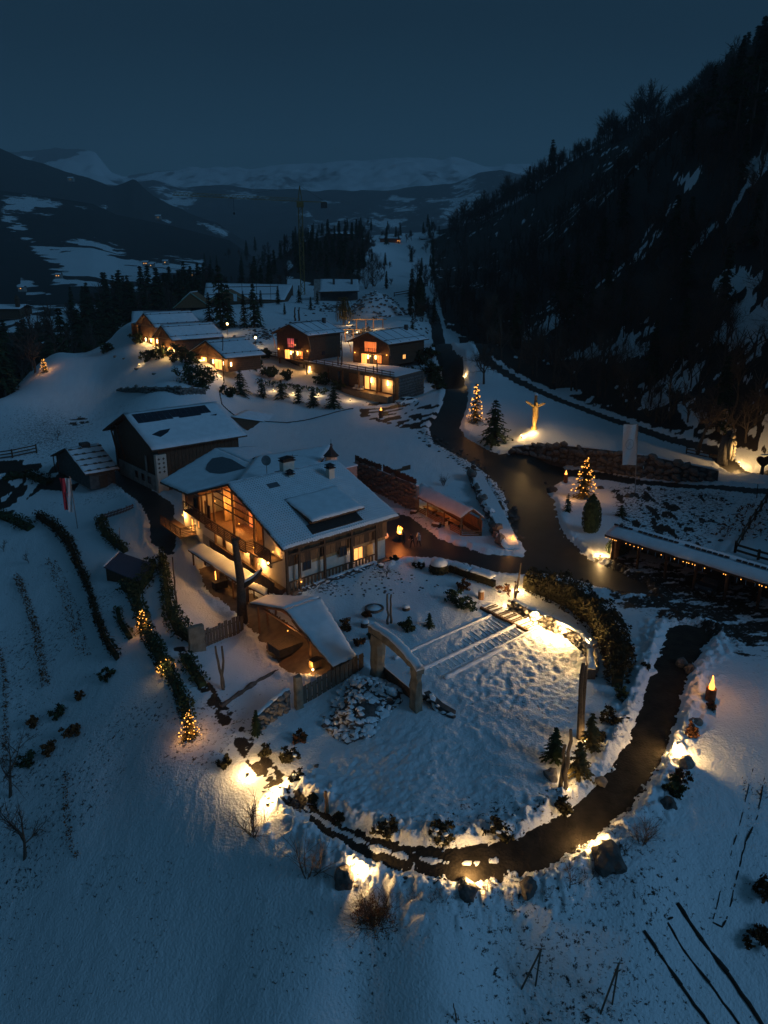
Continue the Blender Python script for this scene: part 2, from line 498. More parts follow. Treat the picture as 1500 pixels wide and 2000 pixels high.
# ------------------------------------------------------------------ roads
def dist_poly(X, Y, pts, wid):
    best = np.full(X.shape, 1e9)
    for i in range(len(pts) - 1):
        a = pts[i][:2]; b = pts[i + 1][:2]
        d = b - a; L2 = d @ d
        t = np.clip(((X - a[0]) * d[0] + (Y - a[1]) * d[1]) / L2, 0, 1)
        w = wid[i] + (wid[i + 1] - wid[i]) * t
        dd = np.hypot(X - a[0] - t * d[0], Y - a[1] - t * d[1]) - w / 2
        best = np.minimum(best, dd)
    return best

def dist_area(X, Y, pts):
    best = np.full(X.shape, 1e9); ins = np.zeros(X.shape, bool)
    n = len(pts)
    for i in range(n):
        a = pts[i][:2]; b = pts[(i + 1) % n][:2]
        d = b - a
        t = np.clip(((X - a[0]) * d[0] + (Y - a[1]) * d[1]) / (d @ d), 0, 1)
        best = np.minimum(best, np.hypot(X - a[0] - t * d[0], Y - a[1] - t * d[1]))
        c = ((a[1] > Y) != (b[1] > Y)) & (X < (b[0] - a[0]) * (Y - a[1]) / (b[1] - a[1] + 1e-12) + a[0])
        ins ^= c
    return np.where(ins, -best, best)

MAIN = [(838, 596, 4), (848, 625, 4), (856, 655, 4), (868, 690, 4.2), (884, 725, 4.4), (893, 760, 4.6), (886, 800, 5), (868, 835, 5.5), (880, 862, 6), (915, 880, 6), (960, 903, 6.5), (1000, 930, 7), (1035, 975, 6.5), (1045, 1030, 6), (1075, 1080, 5.5)]
LOWR = [(1040, 905, 4), (1120, 925, 3), (1250, 943, 2.6), (1400, 952, 2.6), (1560, 950, 2.8), (1760, 944, 3)]
UPR = [(905, 660, 3), (950, 705, 3.2), (1020, 748, 3.4), (1100, 785, 3.4), (1200, 822, 3.5), (1300, 857, 3.6), (1400, 882, 3.6), (1560, 912, 4), (1760, 950, 4)]
LOOP = [(1345, 1240, 3.77), (1318, 1290, 2.88), (1300, 1340, 2.79), (1288, 1390, 2.7), (1268, 1440, 2.7), (1240, 1500, 2.7), (1200, 1555, 2.7), (1140, 1610, 2.38), (1060, 1655, 2.38), (970, 1682, 2.06), (880, 1687, 1.83), (800, 1676, 1.51), (730, 1655, 1.34), (660, 1622, 1.26), (610, 1590, 1.19), (580, 1565, 0.95)]
COURT = [(700, 1085), (720, 1040), (770, 1000), (800, 1008), (860, 1052), (950, 1082), (1020, 1088), (1060, 1075), (1075, 1105), (1030, 1125), (960, 1118), (900, 1100), (850, 1090), (790, 1090), (735, 1106)]
JUNC = [(905, 878), (960, 888), (1040, 884), (1090, 905), (1120, 925), (1085, 948), (1070, 972), (1075, 1005), (1110, 1050), (1150, 1090), (1200, 1112), (1260, 1140), (1280, 1165), (1180, 1150), (1100, 1125), (1050, 1120), (1020, 1090), (1035, 1040), (1020, 990), (990, 950), (930, 905)]
SIDE = [(225, 950), (212, 930), (238, 898), (262, 905), (282, 935), (310, 962), (345, 985), (350, 1050), (345, 1085), (320, 1090), (290, 1060), (285, 1015), (262, 980)]
TERR = [(385, 1110), (420, 1100), (520, 1165), (530, 1190), (600, 1240), (700, 1310), (620, 1322), (560, 1318), (520, 1280), (490, 1235), (440, 1185), (395, 1150)]
PARK = [(1120, 1100), (1170, 1085), (1250, 1085), (1560, 1150), (1560, 1300), (1450, 1295), (1380, 1262), (1280, 1225), (1200, 1190), (1150, 1140)]
CARLOT = [(700, 790), (760, 775), (860, 790), (870, 830), (800, 845), (700, 815)]
TRACK = [(580, 1570, 1.6), (530, 1520, 1.8), (490, 1470, 1.8), (430, 1390, 1.6), (385, 1320, 1.4), (350, 1270, 1.2)]
FIELDS = {}
for nm, L in (('main', MAIN), ('lowr', LOWR), ('upr', UPR), ('loop', LOOP), ('track', TRACK)):
    FIELDS[nm] = (PGs(L), [p[2] for p in L])
for nm, L in (('court', COURT), ('junc', JUNC), ('side', SIDE), ('terr', TERR), ('park', PARK), ('carlot', CARLOT)):
    FIELDS[nm] = (PGs(L), None)

def field(nm, X, Y):
    p, w = FIELDS[nm]
    return dist_poly(X, Y, p, w) if w else dist_area(X, Y, p)

# ------------------------------------------------------------------ snow and road sheets
rows_py = np.concatenate([np.arange(2120, 1090, -2.2), np.arange(1090, 760, -2.8), np.arange(760, 548, -2.0)])
ys = np.array([UZ(750, p, -2)[1] for p in rows_py])
ys = np.concatenate([np.array([-60, -30, -5, 8, 16, 22]), ys[ys > 23]])
ys = np.concatenate([ys[ys < 330], np.geomspace(332, 720, 90)])
us = np.concatenate([np.linspace(-1.6, -0.56, 26)[:-1], np.linspace(-0.56, 0.56, 720), np.linspace(0.56, 1.6, 26)[1:]])
Yg = np.repeat(ys[:, None], len(us), 1)
Xg = us[None, :] * (np.maximum(Yg, -10) + 30) * 0.97 * np.ones_like(Yg)
Zg = ground(Xg, Yg)
DR = {k: field(k, Xg, Yg) for k in ('main', 'lowr', 'upr', 'loop', 'court', 'junc', 'side', 'terr', 'park', 'carlot', 'track')}
near = smooth(330, 200, Yg)
n1 = fbm(Xg * 1.1, Yg * 1.1, 3) - 0.5
n2 = fbm(Xg * 3.1, Yg * 3.1, 9, 3) - 0.5
n4 = fbm(Xg * 7.5, Yg * 7.5, 19, 2) - 0.5
n3 = fbm(Xg * 0.12, Yg * 0.12, 11, 3) - 0.5
_dep = Yg * CT - (Zg - CAM_H) * ST
PX0 = 750 + 1500 * Xg / np.maximum(_dep, 1); PY0 = 1000 - 1500 * (Yg * ST + (Zg - CAM_H) * CT) / np.maximum(_dep, 1)
edge = 0.9 * n1 + 0.8 * n2 + 0.5 * n4
road = np.minimum.reduce([DR['main'], DR['lowr'], DR['upr'], DR['court'], DR['junc'], DR['side'] + 0.3, DR['terr'] + .2])
loop = DR['loop']
allr = np.minimum(road, loop)
m = smooth(-0.15, 0.35, allr + edge * 0.8)
# patchy thaw on the parking and the car lot
pk = smooth(0.3, -1.0, DR['park']) * smooth(0.46, 0.56, fbm(Xg * 0.45 + Yg * .2, Yg * 1.3, 21, 4) + .16 * (PX0 > 1190) * smooth(1185, 1150, PY0 - (PX0 - 1200) * .3))
snow_t = 0.16 * m
bank = np.exp(-((allr - 0.7) / 0.5) ** 2) * (allr > 0) * near
snow_t += bank * (0.12 + 0.75 * np.maximum(0, n2 + .12) + .3 * np.maximum(0, vnoise(Xg * 3.3, Yg * 3.3, 88) - .45)) * np.where(loop < road + 3, 1.25, 0.7)
snow_t += near * (0.10 * n1 * m + 0.05 * n2 * m)
snow_t += 0.10 * (fbm(Xg * .35, Yg * .2, 57, 3) - .5) * near * m
# trodden lawn
LAWN = PGs([(760, 1330), (960, 1190), (1040, 1180), (1165, 1260), (1140, 1420), (1080, 1560), (960, 1640), (760, 1610), (640, 1560), (620, 1490), (760, 1420), (880, 1400)])
lawn = smooth(0.5, -1.5, dist_area(Xg, Yg, LAWN))
gx = Xg * 2.1 + 0.8 * n1; gy = Yg * 2.1
tr = vnoise(gx, gy, 31); tr2 = vnoise(gx * 1.7 + 3, gy * 1.7, 41)
TRAMP = PGs([(900, 1300), (1020, 1190), (1160, 1260), (1150, 1330), (980, 1400), (880, 1370)])
tramp = smooth(1.5, -2.5, dist_area(Xg, Yg, TRAMP))
snow_t -= lawn * (0.05 + .09 * tramp) * smooth(0.50, 0.72, tr) + lawn * 0.04 * smooth(.5, .8, tr2)
xr = Xg * 0.82 + Yg * 0.57
snow_t += (lawn * (1 - tramp) * smooth(0.45, .7, fbm(Xg * .15, Yg * .15, 71, 2))) * 0.09 * (vnoise(xr * 2.6, (Yg * .82 - Xg * .57) * 0.8, 5) - .5) * 2
# crisp crust and prints on the lawn
rp = vnoise(xr * 2.1 + 1.5 * n1, (Yg * .82 - Xg * .57) * 3.6 + 1.5 * n2, 95)
snow_t += lawn * (1 - .4 * tramp) * 0.07 * (rp - .5) * smooth(.40, .62, fbm(Xg * .12 + 4, Yg * .16, 97, 3)) * 1.6
rp2 = vnoise(Xg * 3.6 + n1, Yg * 3.2, 99)
snow_t += tramp * .08 * (smooth(.3, .6, rp2) - .6) + lawn * .03 * n4
snow_t += near * m * .03 * n4
# loose clods along the loop
clod = np.exp(-((loop - 1.3) / 1.0) ** 2) * (loop > 0.1)
snow_t += clod * 0.24 * smooth(0.55, 0.8, vnoise(Xg * 2.6, Yg * 2.6, 55))
# middle strip of snow between the ruts at the loop's far end
lp = FIELDS['loop'][0]
rut = dist_poly(Xg, Yg, lp[9:], [0.1] * (len(lp) - 9))
snow_t = np.where((rut + 0.35 * n2 + .2 * n1 < 0.02) & (loop < 0), np.maximum(snow_t, 0.07), snow_t)
Zs = Zg + np.where((allr < -0.02) & (m < 0.03) & (rut > .25), -0.06, snow_t)
# pitted banks
BANKS = [PGs([(790, 830), (860, 850), (960, 920), (1020, 1000), (1030, 1070), (1000, 1090), (960, 1000), (880, 900)]),
         PGs([(1180, 950), (1440, 960), (1380, 1100), (1200, 1040)])]
# bare ground amount
bare = np.zeros_like(Xg)
bare = np.maximum(bare, pk * 0.62)
bare = np.maximum(bare, .40 * smooth(.5, -1, DR['park']))
bare = np.maximum(bare, smooth(0.2, -0.6, DR['carlot']) * smooth(0.42, 0.56, fbm(Xg * .5, Yg * 1.6, 23, 3)) * .9)
bare = np.maximum(bare, smooth(0.3, -0.5, DR['track']) * smooth(0.35, 0.6, fbm(Xg * 1.3, Yg * 1.3, 25, 4)) * 0.9)
for B in BANKS:
    bare = np.maximum(bare, smooth(0.5, -2, dist_area(Xg, Yg, B)) * smooth(0.56, 0.66, fbm(Xg * 1.2, Yg * 0.45, 27, 4)))
# project the grid back to survey columns/rows for land cover that is known from the photo
Zc = Zg - CAM_H
dep = Yg * CT - Zc * ST
PX = 750 + 1500 * Xg / np.maximum(dep, 1); PY = 1000 - 1500 * (Yg * ST + Zc * CT) / np.maximum(dep, 1)
hill_edge = np.interp(PX, [830, 870, 905, 950, 1020, 1100, 1200, 1300, 1400, 1500, 1900], [470, 640, 655, 690, 735, 772, 808, 842, 866, 885, 960])
hillmask = smooth(10, -8, PY - hill_edge + 14 * n1) * smooth(828, 862, PX + 60 * (fbm(Xg * .04, Yg * .02, 83, 3) - .5)) * (Yg > 60)
hp = fbm(Xg * 0.075, Yg * 0.075, 61, 4) * .6 + fbm(Xg * .35, Yg * .35, 63, 3) * .4
for (cx, cy, rx, ry) in [(1440, 560, 60, 60), (1460, 640, 70, 40), (1415, 660, 40, 16), (1270, 690, 50, 16), (1230, 740, 30, 30), (1060, 650, 40, 25), (1480, 330, 40, 26), (1330, 350, 60, 14), (1080, 600, 25, 16), (1110, 770, 40, 12)]:
    hp = hp + 0.21 * np.exp(-((PX - cx) / rx) ** 2 - ((PY - cy) / ry) ** 2)
snowpatch = smooth(0.635, 0.71, hp + .22 * (fbm(Xg * 1.1, Yg * 1.1, 65, 3) - .5) + .05 * smooth(560, 720, PY))
bare = np.maximum(bare, hillmask * (1 - snowpatch))
# dark woods floor on the left valley edge and on the mid knoll
leftwood = smooth(-88, -100, Xg + (Yg - 190) * .35) * smooth(172, 195, Yg) * (PX < 420)
bare = np.maximum(bare, leftwood * smooth(.42, .52, fbm(Xg * .05, Yg * .05, 67, 3)))
knoll = np.exp(-((PX - 640) / 85) ** 2 - ((PY - 495) / 70) ** 2)
bare = np.maximum(bare, smooth(.35, .5, knoll + .6 * (fbm(Xg * .05, Yg * .03, 91, 3) - .5)) * (Yg > 280) * .95)
knoll2 = ((PX > 380) & (PX < 560) & (Yg > 330)) * smooth(.3, .5, fbm(Xg * .02, Yg * .02, 69, 3))
bare = np.maximum(bare, knoll2)
BGL = PGs([(-40, 905), (60, 900), (130, 888), (170, 915), (150, 965), (80, 960), (20, 1010), (-40, 1010)])
bare = np.maximum(bare, smooth(.5, -1, dist_area(Xg, Yg, BGL)) * smooth(.40, .52, fbm(Xg * .5, Yg * .5, 29, 4)))
bare = np.maximum(bare, .9 * np.exp(-((PX - 160) / 50) ** 2 - ((PY - 825) / 12) ** 2) * (fbm(Xg * .6, Yg * .6, 31, 3) > .52))
speck = np.full(Xg.shape, 0.24) + .32 * smooth(.5, .7, fbm(Xg * .08, Yg * .08, 73, 3)) * (Yg < 110)
snow_und = 0
speck = np.maximum(speck, .75 * np.exp(-((PX - 90) / 130) ** 2 - ((PY - 850) / 75) ** 2) * (Yg < 200))
speck = np.maximum(speck, .8 * np.exp(-((PX - 640) / 60) ** 2 - ((PY - 1150) / 18) ** 2))
speck = np.maximum(speck, .45 * np.exp(-((PX - 220) / 90) ** 2 - ((PY - 1750) / 90) ** 2))
for B in BANKS: speck = np.maximum(speck, .7 * smooth(1, -1.5, dist_area(Xg, Yg, B)))

def grid_mesh(name, X, Y, Z, keep, attrs, material, kind='structure', label=None):
    nr, nc = X.shape
    idx = np.arange(nr * nc).reshape(nr, nc)
    q = np.stack([idx[:-1, :-1], idx[:-1, 1:], idx[1:, 1:], idx[1:, :-1]], -1)[keep]
    used = np.zeros(nr * nc, bool); used[q.ravel()] = True
    remap = np.cumsum(used) - 1
    V = np.stack([X.ravel(), Y.ravel(), Z.ravel()], -1)[used]
    q = remap[q]
    me = bpy.data.meshes.new(name)
    me.vertices.add(len(V)); me.vertices.foreach_set('co', V.astype(np.float32).ravel())
    me.loops.add(q.size); me.loops.foreach_set('vertex_index', q.astype(np.int32).ravel())
    me.polygons.add(len(q)); me.polygons.foreach_set('loop_start', np.arange(0, q.size, 4, dtype=np.int32))
    me.polygons.foreach_set('loop_total', np.full(len(q), 4, np.int32))
    me.update(calc_edges=True)
    me.polygons.foreach_set('use_smooth', np.ones(len(q), bool))
    for k, a in attrs.items():
        at = me.attributes.new(k, 'FLOAT', 'POINT')
        at.data.foreach_set('value', a.ravel()[used].astype(np.float32))
    me.materials.append(material)
    o = bpy.data.objects.new(name, me); COL.objects.link(o)
    o['kind'] = kind
    if label: o['label'] = label
    return o

def snow_ground_mat():
    m = bpy.data.materials.new('snow_ground'); m.use_nodes = True
    nt = m.node_tree; b = nt.nodes['Principled BSDF']; L = nt.links.new
    def N(t, **k):
        n = nt.nodes.new(t)
        for a, v in k.items(): n.inputs[a].default_value = v
        return n
    tc = N('ShaderNodeTexCoord')
    at = N('ShaderNodeAttribute'); at.attribute_name = 'bare'
    sp = N('ShaderNodeAttribute'); sp.attribute_name = 'speck'
    n1 = N('ShaderNodeTexNoise', Scale=2.2, Detail=6.0, Roughness=0.65)
    n2 = N('ShaderNodeTexNoise', Scale=2.8, Detail=6.0, Roughness=0.75)
    n3 = N('ShaderNodeTexNoise', Scale=0.25, Detail=3.0)
    for n in (n1, n2, n3): L(tc.outputs['Object'], n.inputs['Vector'])
    # bare = attr + noise
    a1 = N('ShaderNodeMath'); a1.operation = 'MULTIPLY_ADD'; a1.inputs[1].default_value = 0.9; L(n1.outputs[0], a1.inputs[0])
    s0 = N('ShaderNodeMath'); s0.operation = 'ADD'; s0.inputs[1].default_value = -0.45; L(at.outputs['Fac'], s0.inputs[0]); L(s0.outputs[0], a1.inputs[2])
    r1 = N('ShaderNodeMapRange'); r1.inputs[1].default_value = 0.42; r1.inputs[2].default_value = 0.56; L(a1.outputs[0], r1.inputs[0])
    # specks of grass: threshold falls as attribute grows
    m2 = N('ShaderNodeMath'); m2.operation = 'MULTIPLY'; m2.inputs[1].default_value = 0.27; L(sp.outputs['Fac'], m2.inputs[0])
    a2 = N('ShaderNodeMath'); a2.operation = 'ADD'; L(n2.outputs[0], a2.inputs[0]); L(m2.outputs[0], a2.inputs[1])
    r2 = N('ShaderNodeMapRange'); r2.inputs[1].default_value = 0.70; r2.inputs[2].default_value = 0.76; L(a2.outputs[0], r2.inputs[0])
    mx = N('ShaderNodeMath'); mx.operation = 'MAXIMUM'; L(r1.outputs[0], mx.inputs[0]); L(r2.outputs[0], mx.inputs[1])
    c1 = N('ShaderNodeValToRGB'); c1.color_ramp.elements[0].color = (0.74, 0.77, 0.82, 1); c1.color_ramp.elements[1].color = (0.84, 0.86, 0.89, 1)
    L(n3.outputs[0], c1.inputs[0])
    c2 = N('ShaderNodeValToRGB'); c2.color_ramp.elements[0].color = (0.008, 0.006, 0.005, 1); c2.color_ramp.elements[1].color = (0.045, 0.034, 0.024, 1)
    L(n1.outputs[0], c2.inputs[0])
    mc = N('ShaderNodeMix'); mc.data_type = 'RGBA'; L(mx.outputs[0], mc.inputs[0]); L(c1.outputs[0], mc.inputs[6]); L(c2.outputs[0], mc.inputs[7])
    L(mc.outputs[2], b.inputs['Base Color'])
    b.inputs['Roughness'].default_value = 0.65
    b.inputs['Specular IOR Level'].default_value = 0.25
    nb = N('ShaderNodeTexNoise', Scale=6.0, Detail=5.0); L(tc.outputs['Object'], nb.inputs['Vector'])
    bp = N('ShaderNodeBump'); bp.inputs['Strength'].default_value = 0.7; bp.inputs['Distance'].default_value = 0.13
    L(nb.outputs[0], bp.inputs['Height']); L(bp.outputs[0], b.inputs['Normal'])
    return m
SNOWG = snow_ground_mat()
ASPHALT = mat('wet_asphalt', (0.026, 0.022, 0.018), 0.5, var=0.35, scale=0.5, bump=0.015, bscale=12, spec=0.5)
GRAVEL = mat('wet_gravel', (0.021, 0.016, 0.011), 0.8, var=0.6, scale=1.2, bump=0.07, bscale=6, spec=0.25)
full = np.ones((len(ys) - 1, len(us) - 1), bool)
# the building and its cellar terrace stand on a platform: leave the snow out where floors lie
grid_mesh('snow_ground', Xg, Yg, Zs, full, {'bare': bare, 'speck': speck}, SNOWG)
cellmin = lambda D: np.minimum.reduce([D[:-1, :-1], D[1:, :-1], D[:-1, 1:], D[1:, 1:]])
cl = cellmin(loop); cr = cellmin(road)
kl = (cl < 1.0) & (cl < cr)
kr = (cr < 1.0) & (cr <= cl) & (cellmin(DR['terr'] + .2) > cr + 1e-9)
kt = (cr < 1.0) & (cr <= cl) & ~kr
Zroad = Zg + 0.006 + 0.01 * n2
grid_mesh('road', Xg, Yg, Zroad, kr, {}, ASPHALT, label='dark damp asphalt road winding past the houses and into the courtyard')
grid_mesh('path', Xg, Yg, Zroad + 0.012 * n1, kl, {}, GRAVEL, label='dark gravel path looping round the snowy lawn')
grid_mesh('terrace_floor', Xg, Yg, Zroad, kt, {}, PAVING, label='brown paved terrace under the open timber roofs')

# ------------------------------------------------------------------ far valley, hills and mountains
def land_mat(name, dark, light, noise_scale, w=0.06):
    m = bpy.data.materials.new(name); m.use_nodes = True
    nt = m.node_tree; b = nt.nodes['Principled BSDF']; L = nt.links.new
    tc = nt.nodes.new('ShaderNodeTexCoord')
    at = nt.nodes.new('ShaderNodeAttribute'); at.attribute_name = 'wood'
    n = nt.nodes.new('ShaderNodeTexNoise'); n.inputs['Scale'].default_value = noise_scale; n.inputs['Detail'].default_value = 9; n.inputs['Roughness'].default_value = 0.65
    L(tc.outputs['Object'], n.inputs['Vector'])
    a = nt.nodes.new('ShaderNodeMath'); a.operation = 'MULTIPLY_ADD'; a.inputs[1].default_value = 1.0; L(n.outputs[0], a.inputs[0])
    s = nt.nodes.new('ShaderNodeMath'); s.operation = 'ADD'; s.inputs[1].default_value = -0.5; L(at.outputs['Fac'], s.inputs[0]); L(s.outputs[0], a.inputs[2])
    r = nt.nodes.new('ShaderNodeMapRange'); r.inputs[1].default_value = 0.5 - w; r.inputs[2].default_value = 0.5 + w; L(a.outputs[0], r.inputs[0])
    n2 = nt.nodes.new('ShaderNodeTexNoise'); n2.inputs['Scale'].default_value = noise_scale * 6; n2.inputs['Detail'].default_value = 4
    L(tc.outputs['Object'], n2.inputs['Vector'])
    cd2 = nt.nodes.new('ShaderNodeValToRGB'); cd2.color_ramp.elements[0].color = tuple(c * .6 for c in dark) + (1,); cd2.color_ramp.elements[1].color = tuple(c * 1.7 for c in dark) + (1,)
    L(n2.outputs[0], cd2.inputs[0])
    mc = nt.nodes.new('ShaderNodeMix'); mc.data_type = 'RGBA'; mc.inputs[6].default_value = tuple(light) + (1,)
    L(r.outputs[0], mc.inputs[0]); L(cd2.outputs[0], mc.inputs[7])
    L(mc.outputs[2], b.inputs['Base Color']); b.inputs['Roughness'].default_value = 1; b.inputs['Specular IOR Level'].default_value = 0
    return m
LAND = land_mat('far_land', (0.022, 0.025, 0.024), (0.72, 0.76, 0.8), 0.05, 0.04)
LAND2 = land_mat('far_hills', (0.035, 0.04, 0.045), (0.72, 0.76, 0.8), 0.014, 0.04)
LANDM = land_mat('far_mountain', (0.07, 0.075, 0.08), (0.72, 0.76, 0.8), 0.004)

def ridge(name, topl, botl, Y0, Y1, woodf, material, amp=6, jag=0.0, x0=-500, x1=2000, nu=380, nv=90, back=1.25, seed=0, label=None):
    px = np.linspace(x0, x1, nu)
    tp = np.interp(px, [p[0] for p in topl], [p[1] for p in topl])
    bt = np.interp(px, [p[0] for p in botl], [p[1] for p in botl])
    tp = tp + jag * (fbm(px / 45.0, px * 0 + seed, seed + 5, 5) - 0.5) * 2
    v = np.linspace(0, 1, nv)
    PXm = np.repeat(px[None], nv, 0)
    PYm = bt[None] + (tp - bt)[None] * v[:, None]
    Ym = Y0 * (Y1 / Y0) ** v[:, None] * np.ones_like(PXm)
    dx = (PXm - 750) / 1500; vv = (1000 - PYm) / 1500
    ry = CT + vv * ST; rz = -ST + vv * CT
    k = Ym / ry
    X = dx * k; Z = CAM_H + rz * k
    Z = Z + amp * (fbm(X * 0.006, Ym * 0.006, seed, 5) - .5) * 2 * np.sin(v[:, None] * math.pi) ** .5
    W = woodf(PXm, PYm, X, Ym)
    # far side falls away
    nb = 12
    t = np.linspace(0, 1, nb + 1)[1:, None]
    Yb = Ym[-1] * (1 + (back - 1) * t); Xb = X[-1] * (Yb / Ym[-1]); Zb = Z[-1] * (1 - t) - 60 * t
    Wb = np.repeat(W[-1:], nb, 0)
    X = np.vstack([X, Xb]); Yy = np.vstack([Ym, Yb]); Z = np.vstack([Z, Zb]); W = np.vstack([W, Wb])
    return grid_mesh(name, X, Yy, Z, np.ones((X.shape[0] - 1, nu - 1), bool), {'wood': W}, material, label=label)

def inpoly(PX, PY, poly):
    pts = [np.array(p, float) for p in poly]
    return dist_area(PX, PY, pts)

def w_valley(PX, PY, X, Y):
    w = np.full(PX.shape, 0.80)
    flds = [[(0, 380), (60, 378), (130, 395), (95, 425), (60, 420), (0, 415)], [(0, 400), (40, 425), (75, 470), (180, 460), (245, 480), (250, 500), (400, 515), (410, 540), (330, 545), (320, 575), (190, 572), (100, 560), (95, 530), (60, 490), (0, 440)],
            [(140, 398), (190, 405), (165, 413)], [(300, 505), (400, 505), (410, 535), (340, 530)], [(0, 520), (60, 545), (110, 585), (60, 590), (0, 575)], [(0, 590), (140, 600), (130, 640), (0, 640)], [(310, 500), (350, 495), (360, 512)], [(380, 430), (430, 445), (448, 462), (420, 458)], [(480, 560), (540, 515), (580, 500), (570, 520), (500, 570)]]
    for f in flds:
        d = inpoly(PX, PY, f)
        w = np.where(d < 3, np.minimum(w, 0.5 + 0.022 * (d + 6)), w)
    # hedgerows and lanes across the fields
    w = w + 0.5 * smooth(0.58, 0.66, vnoise(X * 0.007 + 3, Y * 0.05 + X * .012, 77)) * (PY > 440) * (w < .7)
    w = w + .5 * smooth(.56, .64, fbm(X * .012, Y * .02, 78, 4)) * (w < .7)
    for (a, b, r) in [(20, 580, 30), (25, 500, 22), (62, 455, 12), (-20, 540, 60)]:
        w = np.maximum(w, 0.9 * (((PX - a) / r) ** 2 + ((PY - b) / (r * .7)) ** 2 < 1))
    return w
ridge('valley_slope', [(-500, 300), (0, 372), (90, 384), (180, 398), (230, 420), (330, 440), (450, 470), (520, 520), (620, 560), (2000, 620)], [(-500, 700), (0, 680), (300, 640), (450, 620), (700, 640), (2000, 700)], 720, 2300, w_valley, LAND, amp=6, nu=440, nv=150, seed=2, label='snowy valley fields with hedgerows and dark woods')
def w_dark(PX, PY, X, Y):
    w = np.full(PX.shape, 0.93)
    for f in [[(380, 433), (420, 440), (448, 455), (440, 466), (410, 450)], [(305, 425), (345, 432), (330, 436)], [(180, 400), (215, 402), (190, 412)]]:
        d = inpoly(PX, PY, f)
        w = np.where(d < 3, np.minimum(w, 0.42 + 0.03 * (d + 4)), w)
    return w + 0.05 * (fbm(X * .003, Y * .003, 5) - .5)
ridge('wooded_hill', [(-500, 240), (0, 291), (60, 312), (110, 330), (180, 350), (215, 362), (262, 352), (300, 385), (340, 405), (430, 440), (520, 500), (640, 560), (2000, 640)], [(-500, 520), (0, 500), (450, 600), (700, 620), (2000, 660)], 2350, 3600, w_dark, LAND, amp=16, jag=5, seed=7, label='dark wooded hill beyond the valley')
def w_mid(PX, PY, X, Y):
    w = 0.60 + 0.42 * (fbm(X * 0.0035, Y * 0.0012, 15, 4) - 0.42) * 2
    w = w + .25 * smooth(400, 440, PY) * (PX < 600)
    for (a, b, rx, ry) in [(345, 380, 30, 6), (470, 385, 40, 8), (540, 390, 30, 7), (860, 392, 40, 6), (790, 410, 25, 7), (780, 388, 25, 5), (640, 395, 30, 5), (930, 405, 22, 5), (340, 395, 20, 6), (590, 420, 22, 6), (770, 440, 30, 8)]:
        w = w - 0.30 * np.exp(-((PX - a) / rx) ** 2 - ((PY - b) / ry) ** 2)
    return w
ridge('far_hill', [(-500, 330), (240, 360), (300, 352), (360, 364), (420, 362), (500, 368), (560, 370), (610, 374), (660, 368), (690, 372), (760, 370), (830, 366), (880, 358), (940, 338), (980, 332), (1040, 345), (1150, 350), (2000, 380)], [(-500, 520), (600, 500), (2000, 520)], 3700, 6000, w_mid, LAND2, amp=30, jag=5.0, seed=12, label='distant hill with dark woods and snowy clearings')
def w_mount(PX, PY, X, Y):
    return 0.30 + 0.42 * (fbm(X * 0.0016, Y * 0.0016, 35, 5) - 0.3) * smooth(300, 340, PY) + .5 * smooth(.52, .62, fbm(X * .002, Y * .002, 44, 5)) * smooth(420, 150, PX)
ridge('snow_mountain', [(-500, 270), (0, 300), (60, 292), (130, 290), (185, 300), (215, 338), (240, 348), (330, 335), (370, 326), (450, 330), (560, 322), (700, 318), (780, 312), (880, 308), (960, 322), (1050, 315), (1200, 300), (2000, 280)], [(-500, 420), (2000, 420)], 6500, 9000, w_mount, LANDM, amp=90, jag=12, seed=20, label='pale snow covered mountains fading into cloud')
# ------------------------------------------------------------------ shared building bits
def frame_T(O, e1, e2):
    O = np.array(O, float)
    def T(p): return O + p[0] * e1 + p[1] * e2 + np.array((0, 0, p[2]))
    return T

def window(T, root, x0, x1, z0, z1, y, axis, pane, out=-1, frame=DWOOD, bars=1, name='window', depth=0.08):
    """window set on the wall at y; axis 'a': wall runs along a (normal b), 'b': runs along b (normal a). out = sign of outward normal"""
    def B(mb, u0, u1, w0, w1, z0, z1):
        lo, hi = min(w0, w1), max(w0, w1)
        return mb.box(u0, u1, lo, hi, z0, z1) if axis == 'a' else mb.box(lo, hi, u0, u1, z0, z1)
    f = MB(T); t = 0.07
    B(f, x0 - t, x0, y, y + out * depth, z0 - t, z1 + t); B(f, x1, x1 + t, y, y + out * depth, z0 - t, z1 + t)
    B(f, x0, x1, y, y + out * depth, z0 - t, z0); B(f, x0, x1, y, y + out * depth, z1, z1 + t)
    for i in range(bars):
        c = x0 + (x1 - x0) * (i + 1) / (bars + 1)
        B(f, c - .03, c + .03, y + out * 0.031, y + out * (depth - .01), z0, z1)
    fo = f.build(name, frame, root)
    p = MB(T); B(p, x0, x1, y + out * 0.004, y + out * 0.03, z0, z1)
    p.build('pane', pane, fo)
    return fo

def railing(T, root, p, q, z0, z1, rows, name='balcony', mat_=DWOOD, posts=None, slat_h=0.09, th=0.05):
    """p,q: (a,b) ends; horizontal slats as sub-parts"""
    p = np.array(p, float); q = np.array(q, float)
    L = np.linalg.norm(q - p); n = posts or max(2, int(L / 1.6) + 1)
    f = MB(T)
    for i in range(n):
        c = p + (q - p) * i / (n - 1)
        f.beam((c[0], c[1], z0 - .05), (c[0], c[1], z1 + .03), .09)
    f.beam((p[0], p[1], z1 + .05), (q[0], q[1], z1 + .05), .13, .05)
    fo = f.build(name, mat_, root)
    for i in range(rows):
        z = z0 + (z1 - z0) * (i + .5) / rows
        s = MB(T); s.beam((p[0], p[1], z), (q[0], q[1], z), th, slat_h); s.build('slat', mat_, fo)
    return fo

